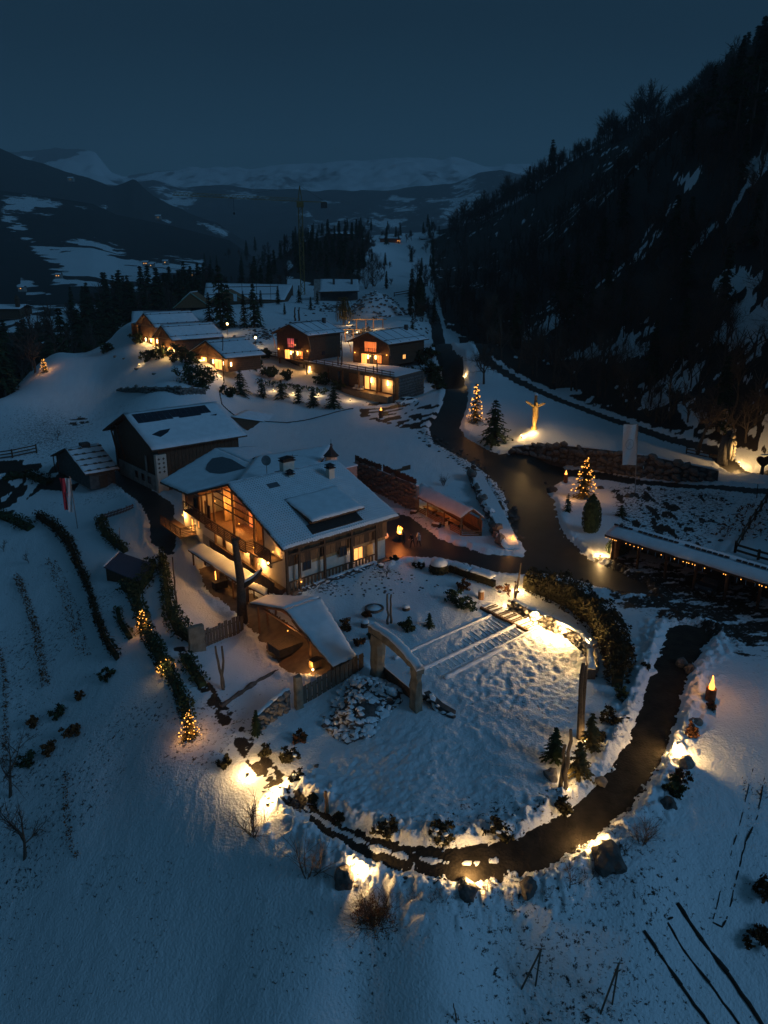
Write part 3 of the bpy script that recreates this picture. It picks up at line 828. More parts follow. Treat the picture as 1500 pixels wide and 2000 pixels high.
def roof_slab(root, corners, t=0.16, m=DWOOD, name='roof'):
    mb = MB(); mb.solid([np.array(c) - np.array((0, 0, t)) for c in corners], (0, 0, t)); return mb.build(name, m, root)

def snow_on(parent, c00, c10, c11, c01, t=0.2, inset=0.05, seed=0, amp=.03, nu=16, nv=12, m=None, wob=0.12, name='snow_cover'):
    c = [np.array(k, float) for k in (c00, c10, c11, c01)]
    ctr = sum(c) / 4
    c = [k + (ctr - k) / np.linalg.norm(ctr - k) * inset + np.array((0, 0, .004)) for k in c]
    mb = MB(); mb.sheet(*c, nu=nu, nv=nv, t=t, amp=amp, seed=seed, wob=wob)
    return mb.build(name, m or SNOWROOF, parent, smooth_=True)

# ------------------------------------------------------------------ main house
K = 0.93
E1 = np.array((-10.27, 73.12, 0)); A1 = az(47.3); A2 = az(-36.4)
CC = np.array((0, 0, CAM_H))
def HX(p):
    m_ = E1 + p[0] * A1 + p[1] * A2 + np.array((0, 0, p[2]))
    return (m_ - CC) * K + CC
def MS(px, py, z): return UZ(px, py, CAM_H - (CAM_H - z) * K)
house = thing('main_house', 'large three storey alpine house with snowy roof, glowing gable and wooden balconies', 'house', HX((8, 12, -2.2)))
def roofmat():
    m = SNOWROOF.copy(); m.name = 'thin_roof_snow'
    nt = m.node_tree; b = nt.nodes['Principled BSDF']; L = nt.links.new
    tc = nt.nodes.new('ShaderNodeTexCoord')
    mp = nt.nodes.new('ShaderNodeMapping'); mp.inputs['Rotation'].default_value = (0, 0, R_(-(90 - 47.3)) * 1.0)
    L(tc.outputs['Object'], mp.inputs[0])
    w = nt.nodes.new('ShaderNodeTexWave'); w.wave_type = 'BANDS'; w.bands_direction = 'Y'; w.inputs['Scale'].default_value = 0.95; w.inputs['Distortion'].default_value = 0.3
    w2 = nt.nodes.new('ShaderNodeTexWave'); w2.wave_type = 'BANDS'; w2.bands_direction = 'X'; w2.inputs['Scale'].default_value = 1.0; w2.inputs['Distortion'].default_value = 0.6
    n = nt.nodes.new('ShaderNodeTexNoise'); n.inputs['Scale'].default_value = 0.22; n.inputs['Detail'].default_value = 3
    L(mp.outputs[0], w.inputs['Vector']); L(mp.outputs[0], w2.inputs['Vector']); L(tc.outputs['Object'], n.inputs['Vector'])
    mu = nt.nodes.new('ShaderNodeMath'); mu.operation = 'MULTIPLY'; L(w.outputs['Fac'], mu.inputs[0]); L(w2.outputs['Fac'], mu.inputs[1])
    ad = nt.nodes.new('ShaderNodeMath'); ad.operation = 'ADD'; L(mu.outputs[0], ad.inputs[0]); L(n.outputs[0], ad.inputs[1])
    r = nt.nodes.new('ShaderNodeMapRange'); r.inputs[1].default_value = 1.22; r.inputs[2].default_value = 1.5; L(ad.outputs[0], r.inputs[0])
    old = b.inputs['Base Color'].links[0].from_socket
    mx = nt.nodes.new('ShaderNodeMix'); mx.data_type = 'RGBA'; mx.inputs[7].default_value = (0.12, 0.11, 0.11, 1)
    L(r.outputs[0], mx.inputs[0]); L(old, mx.inputs[6]); L(mx.outputs[2], b.inputs['Base Color'])
    bp = nt.nodes.new('ShaderNodeBump'); bp.inputs['Distance'].default_value = 0.05; bp.inputs['Strength'].default_value = .6
    L(w.outputs['Fac'], bp.inputs['Height']); L(bp.outputs[0], b.inputs['Normal'])
    return m
THIN = roofmat()
def zr(b): return 7.2 - 4.2 * abs(b - 12.35) / 12.35
def build_house():
    T = HX
    # lower storey, plaster
    MB(T).box(1.2, 15.2, 2.6, 23.6, -2.2, 0.05).build('wall', PLASTER, house)
    MB(T).box(1.2, 9.2, 1.3, 2.6, -2.2, 0.05).box(13.3, 15.2, 1.3, 2.6, -2.2, .05).build('wall', PLASTER, house)
    # upper storeys: boarded body behind the loggia
    b0, b1 = 1.3, 23.4
    prof = [(b0, .05), (b1, .05), (b1, zr(b1) - .22), (12.35, 6.95), (b0, zr(b0) - .22)]
    mb = MB(T)
    mb.solid([(4.4, b, z) for b, z in prof], np.zeros(3)) if 0 else None
    vs = [(4.4, b, z) for b, z in prof] + [(15.2, b, z) for b, z in prof]
    n = 5
    mb.add(vs, [(4, 3, 2, 1, 0), (5, 6, 7, 8, 9)] + [(i, (i + 1) % n, n + (i + 1) % n, n + i) for i in range(n)])
    mb.build('timber_storey', LWOOD, house)
    # front piece right of the loggia
    mb = MB(T)
    vs = []
    for a in (1.2, 4.395):
        vs += [(a, b0, .05), (a, 6.3, .05), (a, 6.3, zr(6.3) - .22), (a, b0, zr(b0) - .22)]
    mb.add(vs, [(3, 2, 1, 0), (4, 5, 6, 7), (0, 1, 5, 4), (1, 2, 6, 5), (2, 3, 7, 6), (3, 0, 4, 7)])
    mb.build('wall', PLASTER, house)
    MB(T).box(0.2, 4.38, 6.32, 23.4, .06, .24).build('gallery_floor', MWOOD, house)
    # partition walls in the loggia
    for b in (19.3, 10.6):
        MB(T).box(2.6, 4.38, b - .06, b + .06, .25, zr(b) - .3).build('partition', LWOOD, house)
    # vertical boards behind the glass
    for i in range(26):
        b = 6.6 + i * 0.62
        if b > 22.8: break
        MB(T).box(4.3, 4.36, b, b + .56, .25, min(5.9, zr(b + .3) - .35)).build('board', LWOOD, house)
    for (x0, x1) in ((17.2, 18.0), (14.6, 15.6), (11.2, 12.0), (8.0, 8.9)):
        window(T, house, x0, x1, .3, 2.4, 4.28, 'b', WINORANGE if x0 < 15 else WINLIT, out=-1, frame=MWOOD, name='door', bars=0)
    # posts and rails of the glazed gable
    for b in (22.9, 21.2, 19.3, 13.85, 8.6, 6.4):
        MB(T).beam((1.2, b, .24), (1.2, b, zr(b) - .25), .2).build('post', DWOOD, house)
    for z in (3.0, 3.85, 4.7, 5.5):
        bl = 19.2 if z < 4.8 else 17.3
        br = max(12.35 - (7.2 - z - .3) / 4.2 * 12.35, 8.6)
        MB(T).beam((1.2, bl, z), (1.2, br, z), .09).build('glazing_bar', DWOOD, house)
    for (x0, x1) in ((14.0, 19.1), (8.8, 13.7)):
        pts = [(x0, 1.5), (x1, 1.5), (x1, zr(x1) - .35)]
        if x0 < 12.35 < x1: pts.append((12.35, 6.8))
        pts.append((x0, zr(x0) - .35))
        k = [(1.2, b, z) for b, z in pts]
        g = MB(T); g.add(k, [tuple(range(len(k)))]); g.build('glass_pane', GLASS, house)
    # purlins and braces under the verge
    for b in (3.4, 7.9, 12.35, 16.8, 21.3):
        MB(T).beam((0.1, b, zr(b) - .32), (4.3, b, zr(b) - .32), .2, .24).build('purlin', MWOOD, house)
    # balconies
    MB(T).box(-0.1, 1.19, 8.5, 19.6, .06, .2).build('balcony_floor', DWOOD, house)
    r = railing(T, house, (0, 19.6), (0, 8.6), .25, 1.35, 5, 'balcony')
    railing(T, house, (0, 8.6), (1.1, 8.6), .25, 1.35, 5, 'balcony', posts=2)
    railing(T, house, (-.3, 5.9), (-.3, 2.3), .95, 2.3, 7, 'balcony', posts=3)
    MB(T).box(-.3, 1.19, 2.3, 5.9, .85, .95).build('balcony_floor', DWOOD, house)
    MB(T).box(0.1, 1.19, 19.9, 26.6, .26, .4).build('balcony_floor', DWOOD, house)
    railing(T, house, (0.15, 26.6), (0.15, 19.95), .42, 1.55, 5, 'balcony')
    MB(T).box(-1.2, 1.19, 25.3, 32.3, -2.9, -2.75).build('balcony_floor', DWOOD, house)
    railing(T, house, (-1.1, 32.2), (-1.1, 25.3), -2.7, -1.55, 5, 'balcony')
    railing(T, house, (-1.1, 25.3), (1.1, 25.3), -2.7, -1.55, 5, 'balcony', posts=2)
    # wing on the left
    MB(T).box(1.2, 10, 23.45, 29.3, -3.6, 2.75).build('wing_wall', PLASTER, house)
    MB(T).box(1.14, 1.19, 23.5, 27.8, .5, 2.6).build('wing_boarding', MWOOD, house)
    for b in (21.4, 23.4, 27.6):
        MB(T).beam((1.0, b, .4), (1.0, b, 2.75), .16).build('post', MWOOD, house)
    window(T, house, 24.4, 25.2, .45, 2.2, 1.13, 'b', WINDARK, name='door', bars=0)
    window(T, house, 20.4, 21.0, .45, 2.2, 1.19, 'b', WINDARK, name='door', bars=0)
    window(T, house, 26.0, 26.7, -2.7, -1.0, 1.19, 'b', WINLIT, name='door', bars=0)
    window(T, house, 24.0, 24.5, -1.7, -.6, 1.19, 'b', WINLIT, bars=1)
    # plaster face under the gallery: doors and windows between posts
    for b in (19.1, 12.85, 8.55):
        MB(T).box(.95, 1.19, b - .1, b + .1, -2.2, .05).build('post', DWOOD, house)
    window(T, house, 16.4, 17.2, -2.1, -.1, 1.19, 'b', WINDARK, name='door', bars=0, frame=MWOOD)
    window(T, house, 11.6, 12.4, -1.2, -.1, 1.19, 'b', WINDARK, bars=1, frame=MWOOD)
    window(T, house, 9.1, 9.9, -2.1, -.1, 1.19, 'b', WINDARK, name='door', bars=0, frame=MWOOD)
    window(T, house, 4.9, 5.7, -.8, .35, 1.19, 'b', WINDARK, bars=1, frame=DWOOD)
    # timber plinth towards the garden terrace
    MB(T).box(.5, 1.19, 2.0, 19.6, -5.6, -2.22).build('plinth', DWOOD, house)
    MB(T).box(1.2, 15.2, 1.3, 23.6, -5.6, -2.205).build('foundation', OLDPLASTER, house)
    # parapet of planks along the terrace behind the canopy
    for i in range(17):
        b = 3.0 + i * .98
        MB(T).box(.38, .46, b, b + .9, -2.6, -1.75).build('parapet_board', DWOOD, house)
    # right hand side: boarded upper band, posts, veranda
    for i in range(20):
        a = 1.25 + i * .70
        MB(T).box(a, a + .66, .98 + .02 * (i % 2), 1.28, .55, zr(1.1) - .2).build('plank', MWOOD if i % 3 else DWOOD, house)
    MB(T).box(9.0, 15.2, 1.295, 2.58, .25, .5).build('veranda_ceiling', LWOOD, house)
    MB(T).box(1.2, 15.2, .3, 2.6, -2.6, -2.21).build('veranda_floor', PAVING, house)
    for a in (.7, 2.3, 5.7, 9.5, 13.2):
        MB(T).beam((a, .55, -2.3), (a, .55, 2.6), .26).build('post', DWOOD, house)
    MB(T).beam((.6, .55, 2.0), (13.4, .55, 2.0), .2, .26).build('purlin', DWOOD, house)
    MB(T).beam((.6, .55, -1.02), (13.3, .55, -1.02), .14, .12).build('handrail', DWOOD, house)
    for i in range(26):
        a = .95 + i * .485
        if min(abs(a - c) for c in (.7, 2.3, 5.7, 9.5, 13.2)) < .25: continue
        MB(T).box(a - .12, a + .12, .52, .58, -2.2, -1.1).build('baluster', DWOOD, house)
    window(T, house, 3.2, 4.2, -.5, .4, 1.29, 'a', WINDARK, name='window', frame=DWOOD)
    window(T, house, 8.1, 9.0, -.1, .9, .97, 'a', WINDARK, name='window', frame=DWOOD)
    window(T, house, 11.3, 12.6, -2.1, .1, 2.59, 'a', WINLIT, name='door', frame=MWOOD, bars=1)
    lm = lamp(HX((10.6, 1.7, 0.1)), 60, house, r=.12)
    MB(T).ball((10.6, 1.9, .12), .09).build('sconce', LENS, house)
    # small glowing lantern at the corner
    MB(T).ball((2.3, .3, -1.25), .07).build('lantern_bulb', BULB, house)
    lamp(HX((2.3, .1, -1.2)), 2, house, r=.05)
    # lamps on the gable front
    for (a, b, z, p) in ((3.1, 17.9, 2.7, 20), (3.2, 11.7, 2.6, 22), (2.6, 15.2, .9, 4), (2.5, 21.6, 2.2, 5), (.8, 28.9, -1.2, 14), (.7, 15.0, -.3, 13), (.7, 10.9, -.35, 15), (.6, 6.8, -1.0, 18), (2.6, 8.0, 2.2, 8), (.4, 25.4, -1.9, 6), (0.7, 18.6, -.4, 4), (.5, 7.6, .7, 3), (.6, 3.3, 1.5, 3)):
        lamp(HX((a, b, z)), p * (6.5 if z < 0 or b > 25 else 4.6), house, col=(1, .46, .11), r=.1)
        MB(T).ball((a, b, z + .16), .07).build('sconce', BULB, house)
    # roof slabs and snow
    fr = [HX((0, 0, 3.0)), HX((16.4, 0, 3.0)), HX((15.9, 12.35, 7.2)), HX((0, 12.35, 7.2))]
    s1 = roof_slab(house, fr, .22, DWOOD)
    snow_on(s1, *fr, t=.18, seed=1, nu=60, nv=44, m=THIN, amp=.02, wob=.16)
    fl = [HX((0, 12.352, 7.2)), HX((15.9, 12.352, 7.2)), HX((16.2, 24.7, 3.0)), HX((0, 24.7, 3.0))]
    s2 = roof_slab(house, fl, .22, DWOOD)
    snow_on(s2, *fl, t=.18, seed=2, nu=30, nv=20)
    # dormer
    dq = [HX((4.8, 1.5, 4.52)), HX((12.2, 1.5, 4.52)), HX((12.0, 7.2, 5.75)), HX((4.6, 7.2, 5.6))]
    sd_ = roof_slab(house, dq, .16, DWOOD, 'dormer_roof')
    snow_on(sd_, *dq, t=.2, seed=3, nu=24, nv=16)
    db = MB(T)
    db.add([(4.9, 2.3, 3.7), (11.6, 2.3, 3.7), (11.6, 2.3, 4.52), (4.9, 2.3, 4.52), (4.9, 6.5, 5.0), (11.6, 6.5, 5.0), (11.6, 6.5, 5.45), (4.9, 6.5, 5.4)],
           [(0, 1, 2, 3), (0, 3, 7, 4), (1, 5, 6, 2), (3, 2, 6, 7)])
    db.build('dormer', DWOOD, house)
    for x in (5.4, 6.7, 9.6):
        window(T, house, x, x + 1.0, 3.98, 4.38, 2.29, 'a', SOLAR, name='dormer_window', bars=0)
    MB(T).add([(4.3, .75, 3.42), (11.4, .75, 3.42), (11.5, 2.28, 3.95), (4.4, 2.28, 3.95), (4.3, .75, 3.52), (11.4, .75, 3.52), (11.5, 2.28, 4.02), (4.4, 2.28, 4.02)],
               [(4, 5, 6, 7), (0, 1, 5, 4), (1, 2, 6, 5), (3, 0, 4, 7)]).build('tile_apron', TILE, house)
    # skylight
    MB(T).solid([(4.1, 9.6, zr(9.6) + .02), (5.6, 9.6, zr(9.6) + .02), (5.6, 10.5, zr(10.5) + .02), (4.1, 10.5, zr(10.5) + .02)], (0, 0, .2)).build('skylight', SLIDE, house)
    # chimneys
    def chimney(px, py, z, w, h, l=None):
        p = MS(px, py, z); l = l or w
        c = MB(); T2 = frame_T(p, A1, A2); c.T = T2
        c.box(-l / 2, l / 2, -w / 2, w / 2, -1.6, h)
        co = c.build('chimney', PLASTER, house)
        k = MB(T2); k.box(-l / 2 - .12, l / 2 + .12, -w / 2 - .12, w / 2 + .12, h + .001, h + .12); k.box(-l / 2 + .05, l / 2 - .05, -w / 2 + .05, w / 2 - .05, h + .12, h + .32)
        k.add([(-l / 2 - .15, -w / 2 - .15, h + .33), (l / 2 + .15, -w / 2 - .15, h + .33), (l / 2 + .15, w / 2 + .15, h + .33), (-l / 2 - .15, w / 2 + .15, h + .33), (0, 0, h + .62)], [(0, 1, 4), (1, 2, 4), (2, 3, 4), (3, 0, 4), (3, 2, 1, 0)])
        k.build('chimney_cap', METAL, co)
        a = MB(T2); a.add([(-l / 2 - .5, -w / 2 - .6, -.38), (l / 2 + .5, -w / 2 - .6, -.38), (l / 2 + .5, w / 2 + .4, .1), (-l / 2 - .5, w / 2 + .4, .1), (0, -w / 2 - 1.0, -.5)], [(0, 1, 2, 3), (0, 4, 1)])
        a.build('flashing', TILE, co)
    chimney(561, 922, 6.95, .9, 1.3, 1.5)
    chimney(567, 938, 6.4, .6, .7)
    chimney(645, 935, 6.1, .75, 1.25)
    # satellite dish
    p = MS(521, 918, 6.6)
    d = MB(); d.tube([p - (0, 0, .9), p + (0, 0, .9)], .04)
    vs = [p + np.array((0, .02, 1.15))]; n = 14
    for k_ in range(n):
        t = 2 * math.pi * k_ / n; vs.append(p + np.array((.55 * math.cos(t), -.12, 1.15 + .6 * math.sin(t))))
    d.add(vs, [(0, 1 + k_, 1 + (k_ + 1) % n) for k_ in range(n)]); d.build('satellite_dish', GREYMETAL, house)
    # aerials
    a = MB(); q = MS(572, 900, 7.6); a.tube([q - (0, 0, 1), q + (0, 0, .8)], .025, 5); a.beam(q + np.array((-.5, 0, .6)), q + np.array((.6, .1, .6)), .03)
    a.build('aerial', METAL, house)
    # wing roof with the slid snow patch
    A_ = MS(312, 941, 3.0); B_ = MS(365, 965, 3.0); R1 = MS(421, 876, 5.1); R2 = MS(524, 921, 5.6)
    B2 = B_ + (B_ - A_) * .02
    w1 = roof_slab(house, [A_, B2, R2, R1], .2, DWOOD, 'wing_roof')
    snow_on(w1, A_, B2, R2, R1, t=.2, seed=5, nu=30, nv=24)
    Fb = R1 + (R1 - A_) * .8 - np.array((0, 0, (R1 - A_)[2] * 1.6)); Fb2 = R2 + (Fb - R1)
    w2 = roof_slab(house, [R1, R2, Fb2, Fb], .2, DWOOD, 'wing_roof')
    snow_on(w2, R1, R2, Fb2, Fb, t=.2, seed=6)
    def on_wing(u, v): return (A_ * (1 - u) + B2 * u) * (1 - v) + (R1 * (1 - u) + R2 * u) * v + np.array((0, 0, .235))
    sp = MB(); sp.add([on_wing(u, v) for u, v in ((.22, .76), (.30, .62), (.42, .52), (.56, .50), (.70, .56), (.74, .60), (.80, .86), (.46, .90), (.30, .87))], [tuple(range(9))]); sp.solid(sp.v[:], (0, 0, .02))
    sp.build('bare_patch', SLIDE, w1)
    # rear roof
    Q1 = MS(500, 892, 5.9); Q2 = MS(650, 868, 5.9); N1 = HX((3.0, 17.0, 5.3)); N2 = HX((15.9, 17.0, 5.35))
    w3 = roof_slab(house, [N1, N2, Q2, Q1], .2, DWOOD, 'rear_roof')
    snow_on(w3, N1, N2, Q2, Q1, t=.2, seed=7)
    F1 = Q1 + np.array((-3, 5, -2.4)); F2 = Q2 + np.array((-3, 5, -2.4))
    w4 = roof_slab(house, [Q1, Q2, F2, F1], .2, DWOOD, 'rear_roof'); snow_on(w4, Q1, Q2, F2, F1, t=.2, seed=8)
    MB().solid([N1 - (0, 0, .4), N2 - (0, 0, .4), F2 - (0, 0, .5), F1 - (0, 0, .5)], (0, 0, -5.5)).build('rear_wall', MWOOD, house)
    # little turret with ball finial
    p = MS(647, 893, 6.2)
    t_ = MB(); t_.lathe(p, [(.75, -1.0), (.75, .2)], 8); to = t_.build('turret', PLASTER, house)
    MB().lathe(p, [(1.0, .2), (.7, .5), (.28, 1.0), (.08, 1.5)], 8).build('turret_roof', TILE, to)
    MB().ball(p + np.array((0, 0, 1.62)), .14).tube([p + np.array((0, 0, 1.7)), p + np.array((0, 0, 2.3))], .02, 4).build('finial', METAL, to)
    # side annex
    q0 = MS(668, 925, 2.6); q1 = MS(700, 919, 2.6)
    an = MB(); an.T = frame_T(q0, A1, A2); an.box(0, 2.6, 0, 6, -4.5, .6); an.build('annex', PINK, house)
    an = MB(); an.T = frame_T(q0, A1, A2); an.box(-.1, 2.7, -.1, 6.1, .604, .75); an.build('annex_snow', SNOW, house)
build_house()

# glass canopy by the corner etc: open garden terrace roof
def terrace_canopy():
    P = [UZ(367, 1074, -.5), UZ(480, 1148, -.5), UZ(499, 1124, .1), UZ(393, 1060, .1)]
    root = thing('terrace_canopy', 'long lean-to terrace roof under snow at the foot of the glowing gable', 'canopy', (P[0] + P[1]) / 2 - (0, 0, 2.4))
    s = roof_slab(root, P, .14, MWOOD); snow_on(s, *P, t=.16, seed=11)
    for px, py in ((372, 1080), (421, 1112), (449, 1131), (476, 1147)):
        p = UZ(px, py, -.66) + np.array((.2, .3, 0)); g = gz(p[0], p[1])
        MB().beam((p[0], p[1], g), p, .16).build('post', MWOOD, root)
    for px, py in ((398, 1066), (440, 1092), (482, 1118)):
        p = UZ(px, py, -.06); g = gz(p[0], p[1])
        MB().beam((p[0], p[1], min(g, -2.8)), p, .16).build('post', DWOOD, root)
    for i in range(8):
        t = (i + .5) / 8
        MB().beam(P[0] * (1 - t) + P[1] * t - (0, 0, .2), P[3] * (1 - t) + P[2] * t - (0, 0, .2), .09, .12).build('rafter', MWOOD, root)
    l1 = UZ(421, 1124, -1.2); MB().tube([l1 - (0, 0, .5), l1 + (0, 0, .5)], .05).build('tube_lamp', BULB, root)
    lamp(l1 + np.array((-.3, -.3, 0)), 7, root, col=(1, .5, .15))
    lamp(UZ(470, 1146, -1.1), 5, root, col=(1, .5, .15))
    root2 = thing('porch_roof', 'small snowy porch roof behind the big tree trunk', 'canopy', UZ(505, 1165, -3))
    Q = [UZ(484, 1146, -.9), UZ(520, 1164, -.9), UZ(524, 1150, -.5), UZ(495, 1137, -.5)]
    s = roof_slab(root2, Q, .12, DWOOD); snow_on(s, *Q, t=.15, nu=8, nv=6, seed=12)
    for k in range(4): MB().beam(Q[k] - (0, 0, 2.3), Q[k] - (0, 0, .13), .12).build('post', DWOOD, root2)
    MB().ball(UZ(491, 1142, -1.1), .07).build('lamp_bulb', BULB, root2); lamp(UZ(490, 1146, -1.3), 3, root2)
terrace_canopy()

def bench_box(name, label, cat, p, rot, L, W, H, m, group=None, slats=True):
    r = thing(name, label, cat, p, group)
    T = frame_T(p, az(rot), az(rot - 90))
    MB(T).box(-L / 2, L / 2, -W / 2, W / 2, .12, H - .06).build('body', m, r)
    MB(T).box(-L / 2 - .06, L / 2 + .06, -W / 2 - .06, W / 2 + .06, H - .055, H).build('top', GWOOD, r)
    for sx in (-1, 1):
        for sy in (-1, 1): MB(T).box(sx * (L / 2 - .1) - .05, sx * (L / 2 - .1) + .05, sy * (W / 2 - .1) - .05, sy * (W / 2 - .1) + .05, 0, .12).build('foot', DWOOD, r)
    return r

def pavilion():
    zE, zR = -.7, 1.3
    P = dict(le=UZ(488, 1178, zE + .5), pk=UZ(555, 1190, zR), re=UZ(650, 1303, zE), rb=UZ(698, 1284, zE), pb=UZ(626, 1167, zR), lb=UZ(520, 1162, zE + .6))
    g = gz(*((P['pk'] + P['rb']) / 2)[:2])
    root = thing('garden_pavilion', 'open timber pavilion with steep snowy roof glowing orange inside', 'pavilion', np.append(((P['re'] + P['lb']) / 2)[:2], g))
    s = roof_slab(root, [P['re'], P['rb'], P['pb'], P['pk']], .16, DWOOD); snow_on(s, P['re'], P['rb'], P['pb'], P['pk'], t=.15, seed=14, nu=14, nv=24)
    s = roof_slab(root, [P['pk'] , P['pb'], P['lb'], P['le']], .16, DWOOD); snow_on(s, P['pk'] + (0, 0, .003), P['pb'], P['lb'], P['le'], t=.15, seed=15)
    dn = np.array((0, 0, -.26))
    # truss at the open front
    inn = (P['pb'] - P['pk']) * .06
    for f_ in (.08, .5, .92):
        o = (P['pb'] - P['pk']) * f_
        o2 = (P['rb'] - P['re']) * f_; o3 = (P['lb'] - P['le']) * f_
        pk = P['pk'] + o + dn; re = P['re'] + o2 + dn; le = P['le'] + o3 + dn
        MB().beam(pk, re, .14, .2).build('rafter', MWOOD, root); MB().beam(pk, le, .14, .2).build('rafter', MWOOD, root)
        tl = le + (pk - le) * .2; tr_ = re + (pk - re) * .52
        MB().beam(tl, np.append(tr_[:2], tl[2]) * .5 + tr_ * .5, .12, .16).build('tie_beam', MWOOD, root)
        q = pk * .45 + re * .55
        MB().beam(pk * .9 + re * .1 - (0, 0, .4), tr_ - (0, 0, .5), .1, .12).build('strut', MWOOD, root)
        for c in (tl, re + (pk - re) * .5, re + (pk - re) * .06):
            gg = gz(c[0], c[1]); MB().beam((c[0], c[1], min(gg, -2.6)), c, .17).build('post', MWOOD, root)
    # boarded back and side wall
    bk = P['pb'] + dn * 1.4 + (P['pk'] - P['pb']) * .03; rbk = P['rb'] + dn * 1.4 + (P['re'] - P['rb']) * .03
    n = 12
    for i in range(n):
        a = bk + (rbk - bk) * i / n; b = bk + (rbk - bk) * (i + .93) / n
        MB().solid([(a[0], a[1], -3.1), (b[0], b[1], -3.1), tuple(b), tuple(a)], (.04, .05, 0)).build('wall_board', DWOOD, root)
    for i in range(8):
        a = P['re'] + dn * 1.3 + (P['rb'] - P['re']) * i / 8; b = P['re'] + dn * 1.3 + (P['rb'] - P['re']) * (i + .93) / 8
        MB().solid([(a[0], a[1], -3.1), (b[0], b[1], -3.1), tuple(b), tuple(a)], (.05, -.05, 0)).build('wall_board', DWOOD, root)
    lamp(UZ(603, 1300, -2.1), 14, root, col=(1, .5, .14)); MB().ball(UZ(611, 1308, -2.4), .1).build('lamp_bulb', LENS, root)
    lamp(UZ(560, 1235, -.6), 20, root, col=(1, .42, .12)); MB().ball(UZ(562, 1232, -.35), .06).build('lamp_bulb', BULB, root)
    lamp(UZ(520, 1220, -.9), 8, root, col=(1, .42, .12))
    bench_box('hot_tub', 'large dark covered tub standing inside the open pavilion', 'hot tub', PG(558, 1272), 50, 2.5, 1.9, .95, DSTONE)
    bench_box('bar_table', 'small lit table in the right corner of the pavilion', 'table', PG(616, 1305), 50, .9, .6, .9, LWOOD)
    bench_box('grill_cabinet', 'dark grill cabinet beneath the lean-to terrace roof', 'grill', PG(430, 1150), 50, 1.5, .8, 1.0, METAL)
pavilion()

# ------------------------------------------------------------------ generic gabled building placed by its near right eave corner
def gabled(name, label, cat, px, py, Y, azi, pxL, pxB, rise, zground, wall=DWOOD, roofm=DWOOD, snow=SNOWROOF, over=0.8, group=None, t=.24, seed=0, az2=None, snow_kw={}):
    O = UY(px, py, Y); e1 = az(azi); e2 = az(az2 if az2 is not None else azi - 90)
    W = solve_t(O, e2, pxL); L = solve_t(O, e1, pxB)
    T = frame_T(O, e1, e2); zb = zground - O[2]
    root = thing(name, label, cat, T((L / 2, W / 2, zb)), group)
    q1 = [T((0, 0, 0)), T((L, 0, 0)), T((L, W / 2, rise)), T((0, W / 2, rise))]
    q2 = [T((0, W / 2, rise + .002)), T((L, W / 2, rise + .002)), T((L, W, 0)), T((0, W, 0))]
    s1 = roof_slab(root, q1, .2, roofm); s2 = roof_slab(root, q2, .2, roofm)
    snow_on(s1, *q1, t=t, seed=seed, m=snow, **snow_kw); snow_on(s2, *q2, t=t, seed=seed + 1, m=snow)
    o = over; h = lambda b: rise * (1 - abs(b - W / 2) / (W / 2)) - .22
    vs = []
    for a in (o * 1.3, L - o):
        vs += [(a, o, zb), (a, W - o, zb), (a, W - o, h(W - o)), (a, W / 2, h(W / 2)), (a, o, h(o))]
    mb = MB(T); n = 5
    mb.add(vs, [(4, 3, 2, 1, 0), (5, 6, 7, 8, 9)] + [(i, (i + 1) % n, n + (i + 1) % n, n + i) for i in range(n)])
    mb.build('wall', wall, root)
    return root, T, L, W, zb, h

def guards(root, T, L, W, rise, rows, cols, t=.2, nubs=False):
    for r in rows:
        b = W / 2 * r; z = rise * r + t + .05
        MB(T).beam((.1, b, z), (L - .1, b, z), .14, .12).build('snow_guard', METAL, root)
        if nubs:
            for k in range(5): MB(T).box(L * (k + .5) / 5 - .12, L * (k + .5) / 5 + .12, b - .2, b - .06, z - .05, z + .16).build('guard_bracket', METAL, root)
    for c in cols:
        MB(T).beam((L * c, .1, t + .06), (L * c, W / 2 - .05, rise + t + .06), .12, .1).build('snow_guard', METAL, root)

